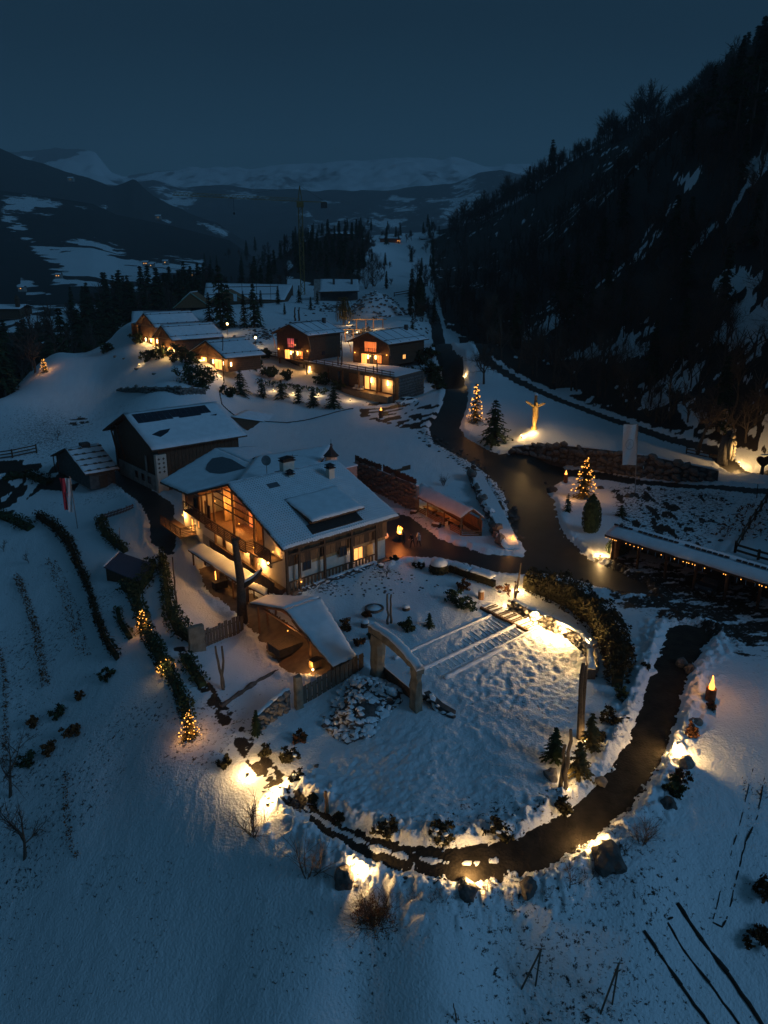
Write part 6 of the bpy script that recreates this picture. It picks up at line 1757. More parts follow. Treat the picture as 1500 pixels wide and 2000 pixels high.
def big_trunk():
    b = PG(474, 1216); b[2] = min(b[2], -3)
    root = thing('pollard_tree', 'massive pollarded tree trunk with one stub arm before the glowing gable', 'tree', b)
    mb = MB(); Y = b[1]
    pts = [b - (0, 0, .3), UY(472, 1180, Y), UY(471, 1140, Y), UY(466, 1105, Y), UY(461, 1075, Y), UY(458, 1056, Y)]
    mb.tube(pts, [.58, .46, .42, .38, .33, .28], 10)
    mb.tube([UY(460, 1060, Y), UY(454, 1052, Y)], [.24, .16], 7); mb.tube([UY(460, 1060, Y), UY(466, 1050, Y)], [.22, .14], 7)
    mb.build('trunk', BARK, root, smooth_=True)
    arm = MB().tube([UY(474, 1144, Y), UY(492, 1134, Y), UY(503, 1124, Y), UY(511, 1112, Y)], [.32, .24, .2, .16], 8)
    arm.build('limb', BARK, root, smooth_=True)
    MB().tube([UY(478, 1138, Y) + (0, 0, .1), UY(492, 1129, Y) + (0, 0, .1), UY(503, 1120, Y) + (0, 0, .1), UY(512, 1110, Y) + (0, 0, .05)], [.16, .16, .13, .1], 6).build('snow_cover', SNOW, root)
big_trunk()

def banner(name, label, base, top, cloth, parts):
    b = PG(*base); t = UY(top[0], top[1], b[1])
    root = thing(name, label, 'flag', b)
    MB().tube([b, t], .06, 6).build('pole', GREYMETAL, root)
    n = 8; m_ = 10
    for (mt, x0, x1, y0, y1, nm) in parts:
        vs = []; fs = []
        for j in range(m_ + 1):
            for i in range(n + 1):
                px = x0[0] * (1 - i / n) + x1[0] * (i / n); px2 = x0[1] * (1 - i / n) + x1[1] * (i / n)
                p = UY(px * (1 - j / m_) + px2 * j / m_, y0 + (y1 - y0) * j / m_, b[1])
                p[1] += .12 * math.sin(i * .9 + j * .5); vs.append(p)
        for j in range(m_):
            for i in range(n): a = j * (n + 1) + i; fs.append((a, a + 1, a + n + 2, a + n + 1))
        back = [v + np.array((0, .02, 0)) for v in vs]
        q = len(vs)
        fs2 = fs + [tuple(k + q for k in reversed(f)) for f in fs]
        MB().add(vs + back, fs2).build(nm, mt, root, smooth_=True)
    return root, b
r, b = banner('tall_banner', 'tall pale grey banner hanging on a slim pole by the boulder wall', (1240, 966), (1246, 828), None, [(CLOTH_WHITE, (1218, 1215), (1245, 1242), 829, 908, 'banner_cloth')])
# faint round emblem printed in the middle of the banner
c = UY(1230, 868, b[1] - .2); em = MB()
for k in range(16):
    t0 = 2 * math.pi * k / 16; t1 = 2 * math.pi * (k + 1) / 16
    em.add([c + np.array((.55 * math.cos(t0), 0, .7 * math.sin(t0))), c + np.array((.55 * math.cos(t1), 0, .7 * math.sin(t1))), c + np.array((.47 * math.cos(t1), 0, .62 * math.sin(t1))), c + np.array((.47 * math.cos(t0), 0, .62 * math.sin(t0)))], [(0, 1, 2, 3)])
em.beam(c + (-.22, 0, -.3), c + (0, 0, .35), .05, .02).beam(c + (.22, 0, -.3), c + (0, 0, .35), .05, .02).beam(c + (-.15, 0, -.05), c + (.15, 0, -.05), .05, .02)
em.build('emblem', mat('grey_print', (.38, .38, .39), .9), r)
r, b = banner('red_white_flag', 'long red and white vertical flag drooping on a leaning pole', (152, 1034), (136, 930), None, [(CLOTH_RED, (116, 127), (126, 134), 934, 996, 'red_half'), (CLOTH_WHITE, (126.5, 134.5), (138, 143), 934, 1000, 'white_half')])
em = MB(); c = UY(130, 966, b[1] - .2)
em.beam(c + (-.3, 0, .35), c + (.1, 0, .05), .12, .02).beam(c + (.1, 0, .05), c + (.35, 0, .3), .1, .02).beam(c + (.05, 0, .05), c + (.12, 0, -.4), .1, .02).beam(c + (.0, 0, .1), c + (-.2, 0, -.2), .08, .02)
em.build('emblem', CLOTH_RED, r)

# ------------------------------------------------------------------ statues
def crucifix():
    b = PG(1043, 840); Y = b[1]
    root = thing('wooden_crucifix', 'carved wooden crucifix with snowy cap lit yellow from below', 'statue', b)
    s = UY(1043, 840, Y); t = UY(1046, 772, Y); H_ = t[2] - b[2]
    sc = H_ / 7.0
    B = lambda x, y, z: b + np.array((x, y, z)) * sc
    MB().tube([B(0, .3, -.3), B(.05, .3, 7.0)], [.38 * sc, .3 * sc], 7).build('upright', BARK, root)
    MB().lathe(B(.05, .3, 7.0), [(.55 * sc, 0), (.3 * sc, .25 * sc), (.05 * sc, .4 * sc)], 8).build('snow_cap', SNOW, root)
    mb = MB(); w = sc
    mb.tube([B(0, -.05, .1), B(0, -.1, .9), B(-.02, -.15, 1.6), B(.1, -.2, 2.7), B(.05, -.15, 3.6), B(0, -.1, 4.4), B(0, -.12, 4.9), B(0, -.1, 5.1)], [.42 * w, .4 * w, .45 * w, .62 * w, .55 * w, .62 * w, .5 * w, .25 * w], 10)
    mb.build('body', LITWOOD, root, smooth_=True)
    MB().tube([B(0, -.15, 4.75), B(-.6, -.1, 4.95), B(-1.15, 0, 5.35), B(-1.75, .05, 5.75), B(-1.95, .05, 5.85)], [.32 * w, .27 * w, .23 * w, .18 * w, .2 * w], 7).build('arm', LITWOOD, root, smooth_=True)
    MB().tube([B(0, -.15, 4.75), B(.6, -.1, 4.9), B(1.15, 0, 5.15), B(1.7, .05, 5.35), B(1.9, .05, 5.4)], [.32 * w, .27 * w, .23 * w, .18 * w, .2 * w], 7).build('arm', LITWOOD, root, smooth_=True)
    hd = MB(); hd.ball(B(.15, -.3, 5.35), .34 * w, 8, 6, (.9, 1, 1.2)); hd.add([B(.12, -.62, 5.35), B(.22, -.62, 5.3), B(.17, -.72, 5.22), B(.17, -.6, 5.48)], [(0, 1, 2), (0, 2, 3), (1, 3, 2)]); hd.build('head', LITWOOD, root, smooth_=True)
    MB().tube([B(-.35, -.45, 2.9), B(0, -.6, 2.4), B(.35, -.4, 2.8), B(.2, -.5, 1.6)], [.18 * w, .22 * w, .18 * w, .1 * w], 6).build('loin_cloth', LITWOOD, root)
    for s_ in (-1, 1):
        MB().tube([B(s_ * .25, -.1, 4.98), B(s_ * 1.1, .0, 5.35 + (.15 if s_ < 0 else -.05)), B(s_ * 1.8, .05, 5.85 if s_ < 0 else 5.5)], [.08 * w, .1 * w, .06 * w], 5).build('snow_line', SNOW, root)
    MB().lathe(B(0, .05, -.2), [(.7 * w, 0), (.62 * w, .6 * w), (.5 * w, 1.0 * w)], 9).build('plinth', LITWOOD, root)
    f = PG(1018, 858)
    lamp(B(.3, -3.2, 4.2), 60, root, r=.15); spot_lamp(f + (0, 0, .3), 70, 'low floodlight in the snow in front of the wooden crucifix', aim=B(0, 0, 2.2))
    lamp(B(-.8, -2.0, .6), 85, root, r=.15)

def fixture(p, label, group=None):
    root = thing('garden_spotlight', label, 'lamp', p, group)
    MB().lathe(p, [(.05, -.35), (.05, .02), (.11, .05), (.13, .2), (.10, .24)], 8).build('housing', METAL, root)
    MB().ball(p + (0, 0, .27), .085, 8, 5).build('lens', LENS, root)
    return root
def spot_lamp(p, power, label, aim=None, r=.1):
    root = fixture(np.array(p), label)
    lamp(np.array(p) + (0, 0, .42), power, root, r=r)
    return root
crucifix()

def madonna():
    b = PG(1418, 908); Y = b[1]; t = UY(1424, 842, Y); H_ = t[2] - b[2]; w = H_ / 5
    B = lambda x, y, z: b + np.array((x, y, z)) * w
    root = thing('carved_stone_figure', 'tall dark carved figure in a hood brightly lit on its right side', 'statue', b)
    mb = MB(); mb.tube([B(-.5, .2, -.3), B(-.55, .25, 1.0), B(-.5, .3, 2.6), B(-.4, .3, 4.0), B(-.1, .2, 4.7), B(.15, .15, 5.0)], [.75 * w, .72 * w, .7 * w, .62 * w, .5 * w, .2 * w], 9)
    mb.build('cloak', DSTONE, root, smooth_=True)
    MB().tube([B(.2, -.25, .9), B(.15, -.3, 2.0), B(.1, -.3, 3.2), B(.15, -.25, 3.9)], [.28 * w, .34 * w, .36 * w, .3 * w], 8).build('robe', SLAB, root, smooth_=True)
    hd = MB(); hd.ball(B(.3, -.3, 4.3), .36 * w, 8, 6, (.85, 1, 1.2)); hd.add([B(.5, -.58, 4.28), B(.6, -.5, 4.28), B(.62, -.66, 4.15), B(.55, -.55, 4.42)], [(0, 1, 2), (0, 2, 3), (1, 3, 2)]); hd.build('head', SLAB, root, smooth_=True)
    MB().tube([B(.3, -.3, 3.4), B(.75, -.4, 3.1), B(.85, -.4, 3.5)], [.2 * w, .14 * w, .12 * w], 6).build('arm', SLAB, root)
    for i in range(4): MB().beam(B(.75, -.1, 1.4 + i * .55), B(1.0, -.1, 1.5 + i * .55), .3 * w, .3 * w).build('carved_block', SLAB, root)
    MB().beam(B(.8, 0, .6), B(.85, 0, 3.6), .18 * w).build('staff', SLAB, root)
    spot_lamp(B(1.35, -1.1, .4), 60, 'small floodlight at the foot of the hooded carved figure'); lamp(B(1.2, -1.3, 2.4), 190, root, r=.12)
madonna()

def heart():
    b = PG(1487, 928); root = thing('heart_sculpture', 'dark heart shaped sculpture on a short post by the right road', 'sculpture', b)
    pts = []
    for k in range(22):
        t = 2 * math.pi * k / 22; pts.append((16 * math.sin(t) ** 3 / 16 * .95, (13 * math.cos(t) - 5 * math.cos(2 * t) - 2 * math.cos(3 * t) - math.cos(4 * t)) / 16 * .95))
    k = [b + np.array((x, -.2, z + 2.0)) for x, z in pts]
    MB().solid(k, (0, .4, 0)).build('heart', RUST, root)
    MB().tube([b - (0, 0, .2), b + (0, 0, 1.2)], [.3, .22], 7).build('post', GWOOD, root)
    MB().ball(b + (0, 0, 2.95), .25, 8, 4, (2.6, .8, .5)).build('snow_cap', SNOW, root)
heart()

def candle(label, px, py, h=1.25, r=.32, power=14, m=RUST, fl=.55):
    p = PG(px, py); root = thing('fire_candle', label, 'torch', p)
    MB().lathe(p, [(r, -.2), (r, h), (r * .82, h + .01), (r * .8, h - .1)], 12).build('body', m, root)
    MB().lathe(p + (0, 0, h - .05), [(r * .55, 0), (r * .6, fl * .25), (r * .35, fl * .6), (.03, fl * 1.15)], 8).build('flame', FLAME, root)
    MB().lathe(p + (0, 0, h - .02), [(r * .34, 0), (r * .36, fl * .2), (.02, fl * .75)], 7).build('flame_core', FLAMECORE, root)
    lamp(p + (0, 0, h + fl + .2), power * 1.8, root, col=(1, .42, .1), r=.12)
candle('tall dark fire barrel burning on the snow right of the loop path', 1386, 1370, 1.15, .38, 15, RUST, .95)
candle('red fire candle left of the lit junction tree', 1104, 946, 1.5, .32, 8)
candle('red fire candle at the edge of the upper car lot', 744, 818, 1.6, .36, 8)
candle('small fire candle among rocks at the tip of the courtyard bank', 1001, 1066, .7, .28, 9)
candle('tiny flame burning at the foot of the two slim trunks', 738, 780, .2, .25, 10, DSTONE, 1.1)

def firebowl():
    p = PG(781, 1056)
    root = thing('fire_bowl', 'round fire basket blazing orange in the courtyard', 'fire', p)
    MB().lathe(p, [(.28, 0), (.3, .1), (.1, .25), (.12, .55), (.5, .75), (.55, .95), (.5, .95), (.42, .78)], 14).build('bowl', METAL, root)
    MB().ball(p + (0, 0, 1.1), .36, 10, 7, (1, 1, .8)).build('flame', FLAME, root)
    MB().ball(p + (0, -.12, 1.12), .25, 9, 6, (1, 1, .9)).build('flame_core', FLAMECORE, root)
    for k in range(5):
        t = k * 1.26; MB().lathe(p + np.array((.22 * math.cos(t), .22 * math.sin(t), 1.3)), [(.14, -.1), (.11, .2), (.01, .3 + .12 * (k % 3))], 6).build('flame_tongue', FLAME, root)
    lamp(p + (0, -.3, 2.2), 130, root, col=(1, .25, .05), r=.3)
firebowl()

# ------------------------------------------------------------------ people
def person(label, px, py, face, coat, legs, lean=0.0, step=.25, head=HAIR, arms=((.12, .25), (.1, .2)), hood=False, h=1.76):
    p = PG(px, py)
    me = bpy.data.meshes.new('body')
    ca, sa = math.cos(R_(face)), math.sin(R_(face))
    # x: right of the figure, y: forward
    J = {'pel': (0, 0, .95), 'che': (0, .04 + lean, 1.28), 'nek': (0, .05 + lean * 1.3, 1.47), 'hd': (0, .08 + lean * 1.5, 1.62), 'top': (0, .08 + lean * 1.5, 1.74),
         'shr': (.19, .03 + lean * 1.2, 1.42), 'shl': (-.19, .03 + lean * 1.2, 1.42), 'elr': (.25, arms[0][0] * .4 + lean, 1.15), 'ell': (-.25, arms[1][0] * .4 + lean, 1.15),
         'har': (.20, arms[0][0] + .1 + lean, .93 + arms[0][1]), 'hal': (-.20, arms[1][0] + .1 + lean, .93 + arms[1][1]),
         'hir': (.1, 0, .9), 'hil': (-.1, 0, .9), 'knr': (.11, step * .45 + .02, .5), 'knl': (-.11, -step * .35 + .04, .5),
         'anr': (.11, step * .7 - .04, .09), 'anl': (-.11, -step * .8, .1), 'tor': (.12, step * .7 + .14, .04), 'tol': (-.12, -step * .8 + .16, .05)}
    E = [('pel', 'che'), ('che', 'nek'), ('nek', 'hd'), ('hd', 'top'), ('che', 'shr'), ('che', 'shl'), ('shr', 'elr'), ('shl', 'ell'), ('elr', 'har'), ('ell', 'hal'), ('pel', 'hir'), ('pel', 'hil'),
         ('hir', 'knr'), ('hil', 'knl'), ('knr', 'anr'), ('knl', 'anl'), ('anr', 'tor'), ('anl', 'tol')]
    Rr = {'pel': .155, 'che': .165, 'nek': .062, 'hd': .1, 'top': .075, 'shr': .085, 'shl': .085, 'elr': .055, 'ell': .055, 'har': .04, 'hal': .04, 'hir': .1, 'hil': .1, 'knr': .07, 'knl': .07, 'anr': .05, 'anl': .05, 'tor': .045, 'tol': .045}
    fingers = []
    for sd_, hn, en in ((1, 'har', 'elr'), (-1, 'hal', 'ell')):
        h0 = np.array(J[hn]); d = h0 - np.array(J[en]); d /= np.linalg.norm(d)
        for f in range(4):
            off = np.array((0, (f - 1.5) * .02, 0)) + np.cross(d, (0, 1, 0)) * 0
            a = 'f%s%d' % (hn, f); J[a] = tuple(h0 + d * (.10 + .012 * (1.5 - abs(f - 1.5))) + off); Rr[a] = .011; E.append((hn, a))
        a = 'f%st' % hn; J[a] = tuple(h0 + d * .05 + np.array((-sd_ * .045, .02, 0))); Rr[a] = .012; E.append((hn, a))
    ks = list(J); s = h / 1.76
    co = []
    for k in ks:
        x, y, z = J[k]; co.append(((x * ca + y * sa) * s, (-x * sa + y * ca) * s, z * s))
    me.from_pydata(co, [(ks.index(a), ks.index(b)) for a, b in E], [])
    o = bpy.data.objects.new('person', me); COL.objects.link(o)
    o.location = tuple(p)
    md = o.modifiers.new('skin', 'SKIN'); md.use_smooth_shade = True
    for i, k in enumerate(ks):
        v = me.skin_vertices[0].data[i]; v.radius = (Rr[k] * s, Rr[k] * s); v.use_root = (k == 'pel')
    o.modifiers.new('sub', 'SUBSURF').levels = 1
    dg = bpy.context.evaluated_depsgraph_get(); ev = bpy.data.meshes.new_from_object(o.evaluated_get(dg))
    o.modifiers.clear(); o.data = ev
    for m_ in (coat, legs, SKIN, head): ev.materials.append(m_)
    for f in ev.polygons:
        z = f.center.z / s
        hx = (f.center.x * ca - f.center.y * sa) / s; hy = (f.center.x * sa + f.center.y * ca) / s
        if z > 1.52:
            f.material_index = 2 if (hy > J['hd'][1] + .045 and z < 1.68) else 3
        elif z < .9 and abs(hx) < .19: f.material_index = 1
        elif min(np.linalg.norm(np.array((hx, hy, z)) - np.array(J[k])) for k in ('har', 'hal')) < .1: f.material_index = 2
        else: f.material_index = 0
    ev.name = 'person'
    o['_o'] = tuple(p)
    tag(o, label, 'person')
    # jacket hem, facial features and hood as children
    def P(x, y, z): return p + np.array(((x * ca + y * sa) * s, (-x * sa + y * ca) * s, z * s))
    hd = J['hd']
    MB().ball(P(0, hd[1] + .105, 1.615), .02 * s, 6, 4).build('nose', SKIN, o)
    for sx in (-1, 1):
        MB().ball(P(sx * .035, hd[1] + .085, 1.645), .012 * s, 6, 4).build('eye', HAIR, o)
        MB().ball(P(sx * .1, hd[1], 1.62), .026 * s, 6, 4).build('ear', SKIN, o)
    j = MB(); T = lambda a: P(*a); j.T = None
    ring0 = [P(.2 * math.cos(t) , lean * .2 + .16 * math.sin(t), .82) for t in np.linspace(0, 2 * math.pi, 13)[:-1]]
    ring1 = [P(.19 * math.cos(t), lean * .6 + .02 + .16 * math.sin(t), 1.15) for t in np.linspace(0, 2 * math.pi, 13)[:-1]]
    ring2 = [P(.21 * math.cos(t), lean * 1.1 + .03 + .14 * math.sin(t), 1.40) for t in np.linspace(0, 2 * math.pi, 13)[:-1]]
    j.add(ring0 + ring1 + ring2, [(i, (i + 1) % 12, 12 + (i + 1) % 12, 12 + i) for i in range(12)] + [(12 + i, 12 + (i + 1) % 12, 24 + (i + 1) % 12, 24 + i) for i in range(12)])
    j.build('jacket', coat, o, smooth_=True)
    if hood: MB().ball(P(0, hd[1] - .03, 1.63), .135 * s, 10, 7).build('hood', coat, o, smooth_=True)
    return o
person('person in dark clothes half hidden behind the blazing fire bowl', 788, 1061, 250, CLOTH_DARK, CLOTH_DARK, .05, .1)
person('person in dark jacket bending forward with a wide step near the fire', 806, 1069, 215, CLOTH_DARK, CLOTH_DARK, .16, .4, arms=((.25, .1), (.2, .15)))
person('person in pale hooded jacket and dark trousers standing by the fire', 818, 1068, 225, CLOTH_GREY, CLOTH_DARK, .05, .3, hood=True)

# ------------------------------------------------------------------ cars
def car(name, label, p, rot, paint, wagon=False, s=1.0):
    root = thing(name, label, 'car', p)
    T = frame_T(p, az(rot) * s, az(rot - 90) * s)
    prof = [(-2.2, .32), (-2.25, .62), (-2.1, .86), (-1.35, .95), (-.6, 1.38), (.75, 1.42), (1.55, 1.05 if not wagon else 1.35), (2.1, .98), (2.2, .6), (2.15, .32)]
    if wagon: prof = [(-2.2, .35), (-2.25, .75), (-2.05, 1.0), (-1.3, 1.08), (-.7, 1.62), (1.7, 1.68), (2.1, 1.1), (2.2, .7), (2.15, .35)]
    n = len(prof); vs = []; fs = []
    ws = [.78, .86, .88, .86, .66, .66, .74, .82, .86, .78] if not wagon else [.8, .88, .9, .88, .72, .72, .84, .88, .8]
    for sgn in (-1, 1):
        for (x, z), w in zip(prof, ws): vs.append((x, sgn * w, z))
    fs = [tuple(range(n)), tuple(range(2 * n - 1, n - 1, -1))] + [(i, n + i, n + (i + 1) % n, (i + 1) % n) for i in range(n)]
    # split sides into triangles fan from the sill by hand for flatness
    MB(T).add(vs, fs).build('body', paint, root)
    rz = 1.38 if not wagon else 1.62
    g = MB(T); g.add([(-1.28, -.72, .99), (-1.28, .72, .99), (-.68, .6, rz - .06), (-.68, -.6, rz - .06), (-1.33, -.72, 1.02), (-1.33, .72, 1.02), (-.73, .6, rz - .02), (-.73, -.6, rz - .02)], [(4, 5, 6, 7), (0, 1, 5, 4), (2, 3, 7, 6), (1, 2, 6, 5), (3, 0, 4, 7)])
    g.build('windscreen', CARGLASS, root)
    for sgn in (-1, 1):
        w = MB(T); w.add([(-1.1, sgn * .86, .99), (1.35, sgn * .84, 1.03), (.75, sgn * .71, rz - .04), (-.58, sgn * .71, rz - .06)], [(0, 1, 2, 3)]); w.solid([tuple(x) for x in [(-1.1, sgn * .86, .99), (1.35, sgn * .84, 1.03), (.75, sgn * .71, rz - .04), (-.58, sgn * .71, rz - .06)]], (0, 0, .0)) if 0 else None
        w.build('side_window', CARGLASS, root)
        MB(T).box(-2.27, -2.15, sgn * .68 - .16, sgn * .68 + .16, .66, .8).build('headlight', GREYMETAL, root)
        MB(T).box(-.95, -.8, sgn * .95 - .08, sgn * .95 + .08, .98, 1.1).build('mirror', paint, root)
        for x in (-1.4, 1.35):
            c = T((x, sgn * .82, .33)); d = (T((x, sgn * .95, .33)) - c)
            wh = MB().tube([c - d * .6, c + d * .4], .34 * s, 14).build('wheel', RUBBER, root)
            MB().tube([c + d * .4, c + d * .5], .2 * s, 10).build('rim', GREYMETAL, wh)
    MB(T).box(-2.28, -2.2, -.4, .4, .45, .62).build('grille', METAL, root)
    MB(T).box(-2.30, -2.285, -.26, .26, .34, .44).build('number_plate', PLASTER, root)
    return root
car('parked_car', 'white saloon car parked on the snowy lot below the log chalets', PG(794, 792) + (0, 0, .22), 52, CARWHITE)
f0, f1, b0, b1 = CP
m0 = f0 + (f1 - f0) * .50 + (b0 - f0) * .35; m1 = f0 + (f1 - f0) * .84 + (b0 - f0) * .35
rt = math.degrees(math.atan2((b0 - f0)[0], (b0 - f0)[1]))
car('parked_car', 'dark estate car parked under the middle of the long carport', (m0[0], m0[1], gz(m0[0], m0[1]) + .1), rt, CARDARK, True)
car('parked_car', 'dark car deep in shade near the right end of the carport', (m1[0], m1[1], gz(m1[0], m1[1]) + .1), rt, CARDARK, True)

# ------------------------------------------------------------------ garden furniture and beds
def shed_table():
    z = -2.0
    P = [UZ(202, 1107, -1.9), UZ(272, 1137, -2.1), UZ(298, 1100, -1.5), UZ(232, 1078, -1.3)]
    root = thing('lean_to_shed', 'low shed with dark blue sheet roof free of snow in the left garden', 'shed', PG(250, 1130))
    s = roof_slab(root, P, .12, TARP)
    c = sum(P) / 4
    for i in range(4):
        a = P[i] + (c - P[i]) * .08; b = P[(i + 1) % 4] + (c - P[(i + 1) % 4]) * .08
        ga = min(gz(a[0], a[1]), a[2] - .6) - .3; gb = min(gz(b[0], b[1]), b[2] - .6) - .3
        MB().solid([(a[0], a[1], ga), (b[0], b[1], gb), tuple(b - (0, 0, .13)), tuple(a - (0, 0, .13))], (.03, .04, 0)).build('wall', DWOOD, root)
    MB().beam(P[0] + (0, 0, .03), P[3] + (0, 0, .03), .15, .08).build('roof_edge', SNOW, root)
shed_table()
def stump(label, px, py, r, h, name='tree_stump', m=BARK):
    p = PG(px, py); root = thing(name, label, 'stump', p)
    MB().lathe(p, [(r * 1.1, -.1), (r, .1), (r * .95, h), (r * .9, h)], 11).build('stump_body', m, root)
    MB().lathe(p + (0, 0, h), [(r * .98, .003), (r * .9, .12), (r * .5, .2), (.05, .22)], 11).build('snow_cap', SNOW, root, smooth_=True)
stump('snow capped stump at the right of the twin posts', 793, 1194, .38, .45)
stump('snow capped stump left behind the stone gate', 713, 1226, .42, .55)
stump('snow capped wooden stump near the house stones', 744, 1112, .3, .5)
stump('tall pale stump by the dark shrubs near the game court', 939, 1172, .3, .95, m=MWOOD)
def firering():
    p = PG(731, 1192); root = thing('tyre_ring', 'snow filled dark ring lying flat in the garden', 'ring', p)
    n = 16
    mb = MB(); R0 = .85
    for k in range(n):
        t0 = 2 * math.pi * k / n; t1 = 2 * math.pi * (k + 1) / n
        mb.beam(p + np.array((R0 * math.cos(t0), R0 * math.sin(t0), .16)), p + np.array((R0 * math.cos(t1), R0 * math.sin(t1), .16)), .16, .3)
    mb.build('rim', DSTONE, root)
    MB().lathe(p, [(R0 - .08, .02), (R0 - .1, .22), (.05, .28)], 14).build('snow_fill', SNOW, root, smooth_=True)
firering()
def log_bench(label, px, py, rot, L=1.6, r=.3):
    p = PG(px, py) + (0, 0, r * .8); root = thing('cut_log', label, 'log', p)
    d = az(rot) * L / 2
    MB().tube([p - d, p + d], r, 10).build('log_body', BARK, root)
    MB().tube([p - d * .97 + (0, 0, r * .62), p + d * .97 + (0, 0, r * .62)], r * .62, 8).build('snow_cap', SNOW, root, smooth_=True)
log_bench('thick snow covered log lying at the left end of the lit wall', 1022, 1196, 110, 1.7, .36)
log_bench('brightly lit log stump lying at the right end of the lit wall', 1138, 1258, 165, 1.2, .36)
log_bench('log lying by the rocks in front of the open shelter', 852, 1032, 120, 1.0, .4)
log_bench('short log beside the shelter deck near the courtyard', 808, 1006, 110, .8, .35)

def court_frame():
    rails = [((770, 1292), (1002, 1188)), ((806, 1322), (1038, 1212)), ((868, 1330), (985, 1270))]
    a = PG(880, 1260)
    root = thing('wooden_game_court', 'snow covered wooden court with long rails and cross slats on the lawn', 'court', a)
    R3 = []
    for (p, q) in rails:
        P, Q = PG(*p), PG(*q); R3.append((P, Q))
        n = max(8, int(np.linalg.norm(Q - P) / .35))
        pts = [P + (Q - P) * k / n + np.array((0, 0, .27 + .02 * math.sin(k * 1.7))) for k in range(n + 1)]
        MB().tube(pts, [.19 + .02 * math.sin(k * 2.1) for k in range(n + 1)], 8).build('rail', SNOW, root, smooth_=True)
    def slats(A, B, n, f0_, f1_):
        for i in range(n):
            t = f0_ + (f1_ - f0_) * (i + .5) / n
            p = A[0] + (A[1] - A[0]) * t; q = B[0] + (B[1] - B[0]) * t
            k = 5; pts = [p + (q - p) * j / k + np.array((0, 0, .235 + .02 * math.sin(i * 3.1 + j * 2))) for j in range(k + 1)]
            MB().tube(pts, .07, 5).build('slat', SNOW, root, smooth_=True)
    slats(R3[0], R3[1], 28, .06, .97)
    off = R3[1][1] - R3[0][1]
    R4 = (R3[1][0] + off * .55, R3[1][1] + off * .55)
    slats((R3[1][0], R3[1][1]), R4, 24, .1, .95)
    n = 30
    pts = [R4[0] + (R4[1] - R4[0]) * (.1 + .85 * k / n) + np.array((0, 0, .22 + .03 * math.sin(k * 1.3))) for k in range(n + 1)]
    MB().tube(pts, .10, 6).build('rail', SNOW, root, smooth_=True)
    # long dark beam and the boarded strip behind it
    P, Q = PG(938, 1192) , PG(1030, 1238)
    b2 = thing('dark_beam', 'long dark wooden beam lying across the end of the court', 'beam', (P + Q) / 2)
    MB().beam(P + (0, 0, .28), Q + (0, 0, .28), .22, .26).build('beam_body', DWOOD, b2)
    b3 = thing('plank_strip', 'strip of thinly snowed planks between dark beam and lit wall', 'decking', (P + Q) / 2 + np.array((.8, 1, 0)))
    nr = PG(965, 1182) - P
    for i in range(22):
        p = P + (Q - P) * (i + .2) / 22 + nr * .2; q = p + nr * .75
        MB().beam(p + (0, 0, .24), q + (0, 0, .24), .13, .05).build('plank', GWOOD if i % 3 else SNOW, b3)
    P2, Q2 = PG(1041, 1210), PG(1075, 1228)
    b4 = thing('short_beam', 'short dark beam in the bright lamplight below the stone wall', 'beam', (P2 + Q2) / 2)
    MB().beam(P2 + (0, 0, .25), Q2 + (0, 0, .25), .16, .2).build('beam_body', DWOOD, b4)
court_frame()

def bed(label, pts, w=.9, h=.25, name='garden_bed', m=DWOOD):
    P = PGs(pts); root = thing(name, label, 'garden bed', P[0])
    for i in range(len(P) - 1):
        a, b = P[i], P[i + 1]; n = max(2, int(np.linalg.norm(b - a) / .5))
        pa = []
        for k in range(n + 1):
            q = a + (b - a) * k / n; q[2] = gz(q[0], q[1]); pa.append(q + np.array((mnoise.noise((k * .8, i, 3.1)) * .08, 0, h * .5 + .09 * mnoise.noise((k * .9, i, 8)))))
        MB().tube(pa, [w * (.5 + .35 * mnoise.noise((k * .6, 4, i))) for k in range(n + 1)], 5).build('bed_edge', m, root)
EARTH = mat('dark_earth', (.03, .024, .018), .95, var=.4)
bed('longest dark vine row slanting down at the bottom right corner', [(1322, 1768), (1370, 1840), (1420, 1905), (1475, 1985), (1520, 2050)], .26, .3, 'vine_row', EARTH)
bed('thin middle vine row of the three at the bottom right', [(1303, 1806), (1335, 1860), (1385, 1925), (1440, 2000), (1470, 2045)], .15, .3, 'vine_row', EARTH)
bed('leftmost of the three slanting vine rows at the bottom right', [(1257, 1822), (1290, 1870), (1330, 1930), (1385, 2005), (1410, 2040)], .2, .3, 'vine_row', EARTH)
bed('left edge of the long narrow raised bed at the right', [(1470, 1505), (1445, 1610), (1415, 1715), (1392, 1800)], .08, .28, 'bed_border', EARTH)
bed('right edge of the long narrow raised bed at the right', [(1494, 1515), (1478, 1600), (1455, 1650), (1435, 1730), (1418, 1800), (1410, 1815), (1392, 1806)], .12, .28, 'bed_border', EARTH)
bed('short dark stick marking the head of the middle vine row', [(1305, 1802), (1314, 1798)], .12, .5, 'bed_marker', EARTH)
bed('dark foot path edge curving into the left garden plot', [(432, 1384), (470, 1356), (510, 1330), (545, 1312)], .5, .18, 'bed_border', DSTONE)

